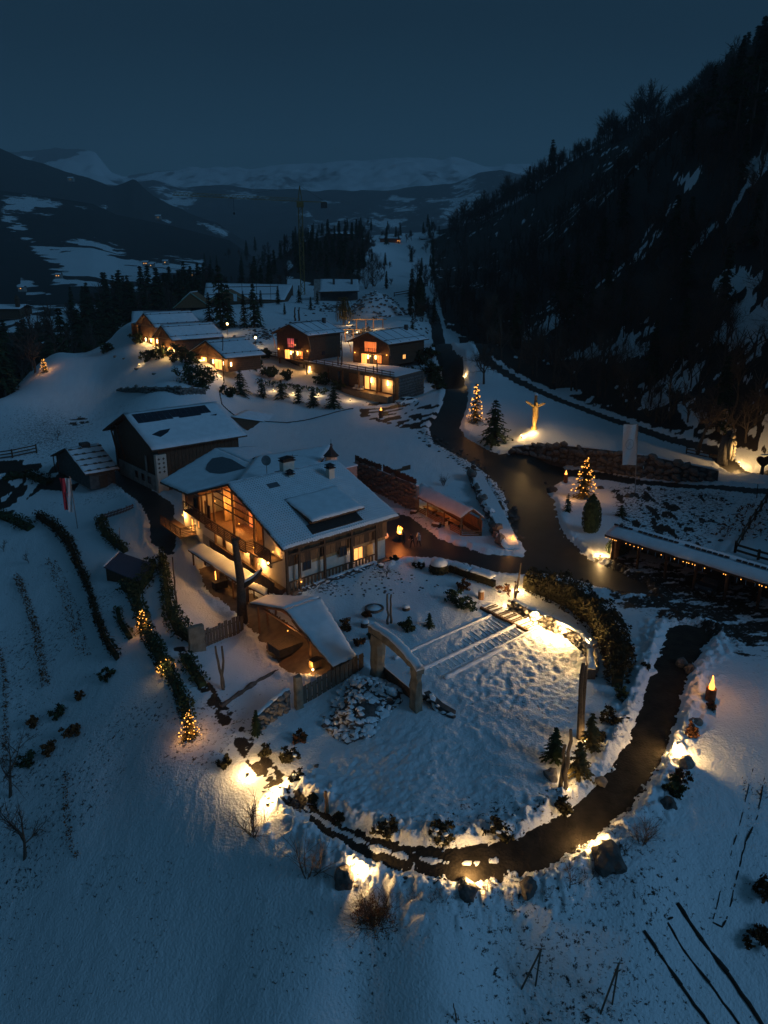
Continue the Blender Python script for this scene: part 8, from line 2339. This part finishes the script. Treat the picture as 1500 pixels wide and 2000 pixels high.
# weeping willow and rubble heap beyond the chalets
p = PG(672, 636); root = thing('weeping_tree', 'weeping tree lit amber from below behind the log chalets', 'tree', p); rs = random.Random(3); mb = MB()
MB().tube([p, p + (0, 0, 6)], .25, 6).build('trunk', BARK, root)
for i in range(110):
    a = rs.uniform(0, 6.28); R0 = rs.uniform(.4, 2.6); t = p + (0, 0, rs.uniform(4.5, 7.5)); d = np.array((math.cos(a), math.sin(a), 0))
    mb.tube([t, t + d * R0 * .6 + (0, 0, .5), t + d * R0 + (0, 0, -1.5), t + d * R0 * 1.1 + (0, 0, -rs.uniform(2.5, 5))], .06, 3, cap=False)
mb.build('hanging_branches', NEEDLE2, root)  # amber uplight is painted into the branch colour
lamp(p + (1.5, -2, 1.0), 40, root)
def heap():
    c = PG(735, 618); root = thing('rubble_heap', 'big cone of snow dusted rubble on the field beyond the chalets', 'heap', c); rs = random.Random(2)
    core = MB().lathe(c, [(11, -1), (8.6, 1.6), (6.0, 4.0), (3.0, 6.2), (.4, 7.2)], 18); core.build('snow_core', SNOW, root, smooth_=True)
    for i in range(280):
        a = rs.uniform(0, 6.28); R0 = 10.4 * math.sqrt(rs.random()); z = float(np.interp(R0, [.4, 3, 6, 8.6, 11], [7.2, 6.2, 4, 1.6, -1])) + .12
        q = c + np.array((R0 * math.cos(a), R0 * math.sin(a), z)); r = rs.uniform(.3, .65)
        inst((ROCKS + STONES + STONES)[rs.randrange(6)] if i % 2 else STONES[i % 5], 'rock', q, a, (r, r, r * .8), root)
        if 0: inst(ROCKS[rs.randrange(6)], 'rock', q, a, (r, r, r * .7), root)
heap()
def terrace_stones():
    root = bpy.data.objects['stone_terrace']; rs = random.Random(44)
    a = UZ(770, 737, 9.0) + np.array((1.0, 1.8, 0)); d = np.array((5.5, 9.5, 0)); L = np.linalg.norm(d); d /= L; n_ = np.array((d[1], -d[0], 0)); z = 3.9
    while z < 8.5:
        r = rs.uniform(.5, .8); t = rs.uniform(0, .4)
        while t < L:
            q = rs.uniform(.7, 1.3)
            inst(STONES[rs.randrange(5)], 'stone', (a[0] + d[0] * t + n_[0] * .05, a[1] + d[1] * t + n_[1] * .05, z), 0, (q * .62, .22, r * .5), root, rot=(rs.uniform(-.1, .1), rs.uniform(-.15, .15), math.atan2(d[1], d[0]))); t += q * 1.15
        z += r * .95
terrace_stones()
def rubble_band():
    me = STONES2; V = MB(); rs = random.Random(6)
    for (cx, cy, rx, ry, n) in ((650, 603, 50, 12, 150), (470, 690, 38, 22, 190), (510, 655, 30, 14, 110), (830, 620, 30, 25, 60), (700, 650, 28, 14, 120), (590, 640, 40, 10, 60)):
        for i in range(n):
            px = rs.gauss(cx, rx * .5); py = rs.gauss(cy, ry * .5); q = PG(px, py); r = rs.uniform(.25, .6)
            V.ball(q + (0, 0, r * .2), r, 5, 3, (1, .9, .7))
    tag(V.build('loose_rubble', DSTONE), 'loose dark rubble scattered over the snowfields round the chalets', 'rubble', kind='stuff')
rubble_band()
# bank rocks poking out of the snow above the courtyard and above the carport
rs = random.Random(15)
V = MB()
for (poly, n, smin, smax) in (([(800, 838), (860, 855), (935, 900), (1005, 985), (1025, 1060), (980, 1040), (950, 960), (890, 905), (830, 870)], 150, .12, .34), ([(1215, 955), (1440, 965), (1400, 1080), (1250, 1040), (1200, 1010)], 90, .1, .3), ([(700, 1085), (770, 1110), (880, 1150), (700, 1170), (600, 1165)], 90, .08, .16), ([(500, 1540), (560, 1545), (600, 1590), (540, 1600)], 60, .05, .16), ([(640, 1722), (720, 1742), (900, 1752), (900, 1732), (720, 1712)], 60, .07, .18), ([(1100, 1670), (1200, 1620), (1290, 1500), (1320, 1440), (1300, 1520), (1200, 1660)], 60, .07, .18)):
    P = PGs(poly); xs = [p[0] for p in P]; yy = [p[1] for p in P]; k = 0; g = 0
    while k < n and g < 4000:
        g += 1
        x = rs.uniform(min(xs), max(xs)); y = rs.uniform(min(yy), max(yy))
        if dist_area(np.array([x]), np.array([y]), P)[0] > 0: continue
        r = rs.uniform(smin, smax); V.ball((x, y, gz(x, y) + .16 + r * .15), r, 6, 4, (1.1, .8, .6)); k += 1
tag(V.build('scattered_stones', DSTONE), 'small dark stones and clods poking out of the snow banks', 'stones', kind='stuff')
# dry grass tufts and leaves poking through the snow
V = MB(); rs = random.Random(21)
for (poly, n, s) in (([(0, 1640), (300, 1660), (600, 1760), (700, 1990), (0, 1990)], 420, .10), ([(0, 800), (200, 790), (330, 830), (180, 880), (0, 900)], 500, .14), ([(0, 1040), (200, 1150), (240, 1400), (0, 1500)], 260, .12), ([(860, 1980), (1250, 1960), (1230, 2000), (880, 2010)], 160, .12), ([(1440, 1500), (1500, 1480), (1500, 1760), (1470, 1700)], 80, .12), ([(640, 1120), (740, 1100), (800, 1120), (640, 1165), (560, 1170)], 260, .10), ([(640, 1790), (820, 1790), (800, 1900), (680, 1900)], 120, .06)):
    P = PGs(poly); xs = [p[0] for p in P]; yy = [p[1] for p in P]; k = 0; g = 0
    while k < n and g < 9000:
        g += 1
        x = rs.uniform(min(xs), max(xs)); y = rs.uniform(min(yy), max(yy))
        if dist_area(np.array([x]), np.array([y]), P)[0] > 0 or vnoise(np.array([x * .4]), np.array([y * .4]), 4)[0] < .45: continue
        q = np.array((x, y, gz(x, y) + .14)); k += 1
        for j in range(3):
            d = rvec(rs) * s * rs.uniform(.6, 2); d[2] = abs(d[2]); e = np.cross(d, (0, 0, 1)) * .25
            V.add([q - e, q + e, q + d], [(0, 1, 2)])
tag(V.build('dry_grass', TWIG), 'dry grass and leaf tips poking through thin snow', 'grass', kind='stuff')

# ------------------------------------------------------------------ garden lamps on the snow
GL = [(483, 1518, 50, 'leftmost of the bright ground lamps at the path bend'), (523, 1578, 42, 'bright ground lamp at the end of the loop path'), (548, 1545, 34, 'ground lamp between the two brightest ones at the path bend'), (700, 1716, 52, 'bright ground lamp right of the dark squared boulder'), (920, 1738, 66, 'bright ground lamp behind the round boulder'),
      (1160, 1665, 58, 'ground lamp left of the largest boulder'), (1322, 1482, 80, 'brightest ground lamp right of the loop path'), (1143, 1458, 12, 'small ground lamp at the foot of the planted spruce'), (1104, 1528, 5, 'faint ground lamp at the foot of the split totem'), (1108, 1553, 9, 'small ground lamp in front of the split totem'),
      (1128, 1500, 4, 'faint ground lamp below the golden spruce'), (905, 740, 26, 'ground lamp at the road bend under the wood'), (272, 716, 11, 'ground lamp behind the dark meadow boulder'), (1172, 1090, 46, 'low lamp shining across the carport entrance'),
      (534, 766, 22, 'bed lamp beside the second conical conifer'), (572, 772, 26, 'bed lamp beside the third conical conifer'), (622, 775, 24, 'bed lamp beside the fifth conical conifer'), (684, 785, 28, 'bed lamp right of the widest conifer'), (432, 740, 20, 'lamp lighting the foot path near the nearest chalet'), (1012, 1160, 32, 'lamp behind the leaning trunk at the lawn corner'), (994, 1190, 26, 'low lamp on the snow left of the leaning trunk')]
for px, py, pw, lb in GL:
    g = PG(px, py)
    if py < 800:
        root = fixture(g + (0, 0, .25), lb); lamp(g + (0, 0, 1.05), pw * 1.2, root, r=.12)
    else:
        root = fixture(g + (0, 0, .18), lb); lamp(g + (0, 0, .85), pw * 2.2, root, r=.22)
# wall lamps along the dry stone wall
for px, py, pw, lb in ((1052, 1196, 16, 'first small wall lamp on the dry stone wall from the left'), (1100, 1220, 16, 'second small wall lamp on the dry stone wall'), (1152, 1248, 14, 'third small wall lamp near the lit log stump'), (1157, 1284, 12, 'last small wall lamp at the right end of the wall')):
    p = UZ(px, py, gz(*PG(px, py + 18)[:2]) + .95)
    root = thing('wall_lamp', lb, 'lamp', p)
    MB().box(p[0] - .08, p[0] + .08, p[1] - .02, p[1] + .1, p[2] - .12, p[2] + .12).build('bracket', METAL, root)
    MB().ball(p - (0, .12, 0), .085, 8, 5).build('lens', LENS, root)
    lamp(p + np.array((-.5, -.9, .15)), pw * 21, root, r=.12)
# street lights near the left chalets
for px, py, pyb, pw, lb in ((444, 634, 655, 22, 'left street lamp glowing on the rubble slope behind the chalets'), (499, 661, 682, 22, 'right street lamp glowing on the rubble slope beside the nearest chalet')):
    b = PG(px, pyb); t = UY(px, py, b[1]); root = thing('street_lamp', lb, 'street lamp', b)
    MB().tube([b - (0, 0, .2), t], .07, 6).build('pole', METAL, root); MB().ball(t + (0, 0, .2), .3, 10, 7).build('globe', LENS, root); lamp(t + (0, -.5, .2), pw * 3, root, r=.3)
# lit sauna yard glow behind the left log chalet
b = PG(690, 668); root = thing('lit_shelter', 'brightly lit timber frame standing between the log chalets', 'shelter', b)
for dx in (-2, 0, 2): MB().beam(b + (dx, 0, 0), b + (dx, 0, 3), .25).build('post', MWOOD, root)
MB().beam(b + (-2.4, 0, 3.1), b + (2.4, 0, 3.1), .3, .2).build('top_beam', LWOOD, root)
for dx in (-1.5, 1.0): lamp(b + (dx, -1.0, 2), 50, root, r=.2); MB().ball(b + (dx, 0, 2.4), .14).build('lamp_bulb', LENS, root)
b = PG(722, 645); root = thing('lit_pergola', 'amber lit timber pergola before the rubble heap', 'pergola', b)
for dx in (-3.5, -1, 1, 3.5): MB().beam(b + (dx, 0, 0), b + (dx, 0, 2.8), .25).build('post', MWOOD, root)
MB().beam(b + (-4.5, 0, 2.8), b + (4.5, .5, 2.8), .3, .2).build('top_beam', LWOOD, root)
lamp(b + (-2.5, -1.6, 1.6), 60, root, r=.2); lamp(b + (1.5, -1.6, 1.6), 32, root, r=.2)
# lone light high on the right hillside
b = UY(1376, 282, 250); root = thing('hillside_lamp', 'single tiny lamp glowing high in the wood on the right', 'lamp', b); MB().ball(b, .22).build('bulb', BULB, root); MB().tube([b - (0, 0, 4), b], .05, 4).build('pole', METAL, root)
# parasol, rounded snow heaps
def snow_heap(lb, px, py, r, h, sq=1.0):
    p = PG(px, py); o = MB().ball(p, r, 14, 8, (1, sq, h / r)); o = o.build('snow_heap', SNOW, None, smooth_=True, loc=p); tag(o, lb, 'snow heap')
snow_heap('rosy lit snow heap at the corner of the main house', 741, 1048, 1.1, .8); snow_heap('snow heap on the deck between the log chalets', 688, 708, 1.6, 1.0)
snow_heap('flat snow covered stone block beside the shelter', 906, 1062, 1.3, .4, .7); snow_heap('small snow covered round table near the shelter end', 932, 1035, .75, .6)
for i, (px, py, lb) in enumerate(((1063, 1008, 'x'),)): pass

# ------------------------------------------------------------------ woods
FC = []
for i in range(4):
    t_, f_ = conifer_mb(14, [3.0, 2.4, 3.4, 2.7][i], random.Random(500 + i), 20, 9, .62, .45, .10, .35)
    k = len(f_.v); f_.mi = [1] * len(f_.f); f_.m = 0; f_.tube([(0, 0, -1), (0, 0, 7), (0, 0, 14)], [.3, .2, .03], 5)
    FC.append(mesh_of(f_, 'spruce_tree', [BARK, NEEDLE]))
FBF = [mesh_of(bare_mb([11, 13, 12, 10, 14][i], random.Random(700 + i), 1, .7, 3, .24, 5, first=.2, up=.75, rk=.62), 'bare_tree', BARK) for i in range(5)]
FB = []
for i in range(5):
    FB.append(mesh_of(bare_mb([11, 13, 12, 10, 14][i], random.Random(600 + i), 1, [.7, .5, .9, .8, .6][i], 4, .2, 4, first=.3, up=.7), 'bare_tree', BARK))
# young bushy understory tree: many thin stems
FU = [mesh_of(bare_mb(5.5, random.Random(650 + i), 7, .7, 3, .07, 3), 'bare_thicket', TWIG) for i in range(3)]
def in_hill(px, py):
    return px > 838 and py < np.interp(px, [838, 870, 905, 950, 1020, 1100, 1200, 1300, 1400, 1500, 1900], [560, 640, 655, 690, 735, 772, 808, 842, 866, 885, 960]) - 6
rs = random.Random(90)
pos = []
bare_n = spr_n = th_n = 0
G1 = 'bare trees of the hillside wood'; G2 = 'dark spruces of the woods'; G3 = 'thickets under the hillside wood'
def proj(x, y, z):
    z = z - CAM_H; d = y * CT - z * ST; return 750 + 1500 * x / d, 1000 - 1500 * (y * ST + z * CT) / d
patches = [(1440, 560, 55, 50), (1460, 640, 60, 32), (1400, 660, 35, 14), (1270, 690, 45, 14), (1330, 345, 70, 22), (1490, 330, 30, 22), (1110, 770, 40, 10), (1060, 650, 30, 18)]
g = 0
xs = []; 
cand = []
while len(cand) < 4200:
    u = rs.uniform(-.06, .62); Y = 85 * (430 / 85) ** rs.random(); cand.append((u * (Y + 30), Y))
cx = np.array([c[0] for c in cand]); cy = np.array([c[1] for c in cand]); cz = ground(cx, cy)
for x, y, z in zip(cx, cy, cz):
    px, py = proj(x, y, z)
    if not (in_hill(px, py) and px < 1620): continue
    if any(((px - a) / r) ** 2 + ((py - b) / q) ** 2 < 1 for a, b, r, q in patches) and rs.random() < .85: continue
    if 1250 < px < 1405 and 340 < py < 445: continue
    md = 2.4 + y * .010
    if any(abs(x - q[0]) < md and abs(y - q[1]) < md and math.hypot(x - q[0], y - q[1]) < md for q in pos): continue
    pos.append((x, y, z, px, py))
pos.sort(key=lambda q: q[1])
UG = MB(); r9 = random.Random(5); nug = 0
low = [bare_mb([9, 11, 7, 10, 12][i], random.Random(800 + i), 1, .6, 2, .22, 3, first=.25, up=.8, rk=.6) for i in range(5)]
lowv = [np.array(m_.v) for m_ in low]
ugx = []; ugv = []; ugf = []; base_ = 0
while len(ugx) < 16000:
    Y = 85 * (680 / 85) ** (r9.random() ** .8); ugx.append((r9.uniform(-.06, .62) * (Y + 30), Y))
ux = np.array(ugx); uz = ground(ux[:, 0], ux[:, 1])
for (x, y), z in zip(ugx, uz):
    px, py = proj(x, y, z)
    if not (in_hill(px, py) and px < 1640): continue
    if any(((px - a) / r) ** 2 + ((py - b) / q) ** 2 < 1 for a, b, r, q in patches) and r9.random() < .7: continue
    k = r9.randrange(5); s = r9.uniform(.6, 1.15); a = r9.uniform(0, 6.28); c_, s_ = math.cos(a) * s, math.sin(a) * s
    V_ = lowv[k]; ugv.append(np.stack([V_[:, 0] * c_ - V_[:, 1] * s_ + x, V_[:, 0] * s_ + V_[:, 1] * c_ + y, V_[:, 2] * s + z], -1)); ugf += [tuple(i + base_ for i in f) for f in low[k].f]; base_ += len(V_); nug += 1
    if nug > 1500: break
me_ = bpy.data.meshes.new('wood_mass'); me_.from_pydata(np.vstack(ugv).tolist(), [], ugf); me_.materials.append(BARK)
o_ = bpy.data.objects.new('wood_mass', me_); COL.objects.link(o_); tag(o_, 'dense leafless wood covering the dark hillside beyond the nearest trees', 'wood', kind='stuff')
print('wood_mass', nug, len(ugf))
nspr = 0
far_bare = []
for i, (x, y, z, px, py) in enumerate(pos):
    k = rs.random()
    if k < .17 or (px > 1380 and py < 300 and k < .7):
        if spr_n < 62:
            s = rs.uniform(.55, 1.0); o = inst(FC[rs.randrange(4)], 'spruce_tree', (x, y, z), rs.uniform(0, 6), s)
            tag(o, 'dark spruce standing in the wood on the right hillside', 'tree', G2); spr_n += 1
    elif k < .62:
        if bare_n < 100:
            s = rs.uniform(.6, 1.1); o = inst((FBF if y > 170 else FB)[rs.randrange(5)], 'bare_tree', (x, y, z), rs.uniform(0, 6), s)
            tag(o, 'bare leafless tree in the dark wood on the right hillside', 'tree', G1); bare_n += 1
    elif th_n < 260:
        s = rs.uniform(.6, 1.1); o = inst(FU[rs.randrange(3)], 'bare_thicket', (x, y, z), rs.uniform(0, 6), s)
        tag(o, 'low leafless thicket under the hillside wood', 'bush', G3); th_n += 1
print('hill', len(pos), spr_n, bare_n, th_n)
# skyline trees
for i, px in enumerate(range(880, 1500, 4)):
    top = np.interp(px, [1010, 1040, 1100, 1170, 1250, 1290, 1330, 1400], [420, 372, 335, 300, 262, 255, 225, 205])
    Yd = float(np.interp(px, [900, 1000, 1120, 1250, 1400, 1500], [520, 430, 340, 268, 225, 200])) * rs.uniform(.93, 1.04)
    u = (px - 750) / 1500
    Ys = np.geomspace(110, 700, 90); Xs = u * Ys * CT
    for _ in range(2):
        Zs_ = ground(Xs, Ys); Xs = u * (Ys * CT - (Zs_ - CAM_H) * ST)
    dd = Ys * CT - (Zs_ - CAM_H) * ST; pys = 1000 - 1500 * (Ys * ST + (Zs_ - CAM_H) * CT) / dd
    kk = max(0, int(np.argmin(pys)) - rs.randrange(0, 5)); Yd = float(Ys[kk]); x = float(Xs[kk]); z = float(Zs_[kk]); sk = min(1.35, max(.42, Yd / 330)) * (.62 + .8 * mnoise.noise((px / 34.0, 1.5, 0)) + .35)
    if (px > 1395 and rs.random() < .5) or rs.random() < .08:
        o = inst(FC[rs.randrange(4)], 'spruce_tree', (x, Yd, z - .3), rs.uniform(0, 6), rs.uniform(.7, 1.1) * sk); tag(o, 'dark spruce on the skyline of the right hillside', 'tree', 'spruces on the hillside skyline')
    else:
        o = inst(FBF[rs.randrange(5)], 'bare_tree', (x, Yd, z - .3), rs.uniform(0, 6), rs.uniform(.9, 1.25) * sk); tag(o, 'bare tree silhouetted on the skyline of the right hillside', 'tree', 'bare trees on the hillside skyline')
# tall dense pines at the upper right
for (px, top, Yd, s, lb) in ((1440, 98, 205, 1.25, 'tallest dense pine on the skyline at the upper right'), (1468, 105, 198, 1.2, 'dense pine just right of the tallest skyline pine'), (1412, 180, 210, 1.0, 'lower pine left of the tallest skyline pine'), (1372, 175, 225, 1.0, 'slim pine alone on the skyline left of the tall group'), (1495, 110, 190, 1.2, 'dense pine at the upper right frame edge')):
    u = (px - 750) / 1500; x = u * Yd * CT; z = gz(x, Yd); x = u * (Yd * CT - (z - CAM_H) * ST); z = gz(x, Yd)
    zt = UY(px, top, Yd)[2]; h = max(8, zt - z)
    root = thing('pine_tree', lb, 'tree', (x, Yd, z)); r2 = random.Random(px)
    MB().tube([(x, Yd, z - .5), (x + .3, Yd, z + h * .95)], [h * .022, .08], 6).build('trunk', BARK, root)
    mb = MB()
    for k in range(16):
        t = r2.uniform(.3, 1.0); R0 = h * .17 * (1.15 - abs(t - .65) * 1.2); a = r2.uniform(0, 6.28)
        q = np.array((x + R0 * math.cos(a), Yd + R0 * math.sin(a), z + h * t * .97))
        leaf_cloud(mb, q, (h * .085, h * .085, h * .05), 90, .34, r2, .9)
    mb.build('crown', NEEDLE, root)
# big bare tree by the far right road, and others near the roads
for i, (px, py, h, sd_, lb) in enumerate(((1362, 888, 12, 5, 'large bare tree with faintly lit branches by the upper road'), (945, 752, 9, 6, 'slim bare tree between the road and the lit spruce'), (815, 545, 9, 8, 'dark wide tree alone on the far snow slope'))):
    p = PG(px, py); root = thing('roadside_tree', lb, 'tree', p)
    mb = bare_mb(h, random.Random(sd_), 1, .9, 4, h * .03, 4, first=.45); MB().add([np.array(v) + p for v in mb.v], mb.f).build('branches', TWIG if i == 0 else BARK, root)
# trees beyond the meadow, round the knoll and behind the chalets
def grove(n, x0, x1, y0, y1, Y0, Y1, lb, group, conf=.7, smin=.6, smax=1.1, seed=0, reject=None):
    r2 = random.Random(seed); k = 0; g = 0; used = []
    while k < n and g < n * 60:
        g += 1
        px = r2.uniform(x0, x1); py = r2.uniform(y0, y1)
        if reject and reject(px, py): continue
        p = PG(px, py)
        if not (Y0 < p[1] < Y1): continue
        if any(math.hypot(p[0] - q[0], p[1] - q[1]) < 2.5 + p[1] * .008 for q in used): continue
        used.append(p); k += 1
        if r2.random() < conf: o = inst(FC[r2.randrange(4)], 'spruce_tree', p, r2.uniform(0, 6), r2.uniform(smin, smax))
        else: o = inst(FBF[r2.randrange(5)], 'bare_tree', p, r2.uniform(0, 6), r2.uniform(smin, smax))
        tag(o, lb + (', a spruce' if o.name.startswith('spruce') else ', a leafless one'), 'tree', group + (' (spruces)' if o.name.startswith('spruce') else ' (leafless)'))
    return k
def grove_th(n, x0, x1, y0, y1):
    r2 = random.Random(99)
    for i in range(n):
        p = PG(r2.uniform(x0, x1), r2.uniform(y0, y1))
        if p[1] < 240 or p[1] > 600: continue
        tag(inst(FU[i % 3], 'bare_thicket', p, r2.uniform(0, 6), r2.uniform(.9, 1.6)), 'leafless thicket on the mound beside the far snow slope', 'bush', 'thickets on the far mound')
kn = lambda px, py: ((px - 640) / 88) ** 2 + ((py - 492) / 56) ** 2 > 1
a1 = grove(105, 550, 735, 436, 560, 290, 900, 'dark tree crowding the knoll behind the tower crane', 'trees on the knoll', .62, .55, 1.0, 4, kn)
a2 = grove(34, 700, 850, 445, 485, 300, 1200, 'small dark tree along the far top of the snow slope', 'trees on the far slope top', .5, .5, .9, 5)
a3 = grove(44, 395, 560, 480, 590, 300, 900, 'dark tree behind the long farmhouse wing', 'trees behind the farmhouse', .5, .7, 1.1, 6)
a4 = grove(26, 675, 765, 500, 568, 260, 600, 'low dark tree on the mound beside the snow slope', 'trees on the mound', .2, .35, .6, 7)
a7 = grove_th(22, 600, 765, 505, 570)
a5 = grove(10, 470, 620, 590, 618, 200, 330, 'small dark conifer on the field behind the left log chalet', 'small conifers behind the log chalets', 1.0, .25, .45, 8)
a6 = grove(20, 800, 850, 480, 640, 200, 600, 'tree at the mouth of the road below the wood', 'trees at the road mouth', .5, .5, .8, 9)
print('groves', a1, a2, a3, a4, a5, a6)
# wood falling away behind the meadow on the left: placed in the plan
r2 = random.Random(33); used = []; k = 0; g = 0
while k < 165 and g < 30000:
    g += 1
    x = r2.uniform(-215, -30); y = r2.uniform(182, 430)
    if x > -88 - (y - 195) * .12 and y < 300: continue
    if x > -62 + (y - 300) * -.1: continue
    z = gz(x, y); px, py = proj(x, y, z)
    if px < -60 or px > 430: continue
    if y > 320 and py > 590 and px < 140: continue
    if any(math.hypot(x - q[0], y - q[1]) < 4.6 for q in used): continue
    used.append((x, y)); k += 1
    s = r2.uniform(1.1, 1.8)
    lim = 508 if px > 180 else 560
    if proj(x, y, z + 14 * s)[1] < lim: s *= .72
    if r2.random() < .66: o = inst(FC[r2.randrange(4)], 'spruce_tree', (x, y, z - .3), r2.uniform(0, 6), s); tag(o, 'dark spruce in the wood dropping away beyond the left meadow', 'tree', 'spruces beyond the left meadow')
    else: o = inst(FBF[r2.randrange(5)], 'bare_tree', (x, y, z - .3), r2.uniform(0, 6), s); tag(o, 'leafless tree in the wood dropping away beyond the left meadow', 'tree', 'leafless trees beyond the left meadow')
print('left wood', k)
# tall single trees before the farm building
for i, (px, py, h, lb) in enumerate(((432, 640, 17, 'tall slim dark spruce in front of the farm building'), (447, 642, 13, 'shorter dark spruce beside the tall slim one'), (497, 640, 12, 'dark spruce between the two street lamps'), (478, 640, 9, 'low dark spruce left of the right street lamp'), (410, 636, 9, 'low dark spruce above the middle left chalet'), (805, 655, 5, 'dark shrub tree above the right log chalet roof'))):
    conifer(lb, px, py, h, i, wide=.8)
# ------------------------------------------------------------------ haze
def haze_box():
    mb = MB(); mb.box(-14000, 14000, -400, 12800, -160, 1700)
    m = bpy.data.materials.new('haze_air'); m.use_nodes = True
    nt = m.node_tree
    for n in list(nt.nodes): nt.nodes.remove(n)
    o = nt.nodes.new('ShaderNodeOutputMaterial'); v = nt.nodes.new('ShaderNodeVolumePrincipled')
    v.inputs['Color'].default_value = (0.9, 0.94, 1.0, 1)
    v.inputs['Density'].default_value = 1.2e-4
    v.inputs['Anisotropy'].default_value = 0.0
    nt.links.new(v.outputs[0], o.inputs['Volume'])
    tag(mb.build('haze', m), kind='stuff')
haze_box()
for o in list(bpy.data.objects):
    if '_o' in o: del o['_o']
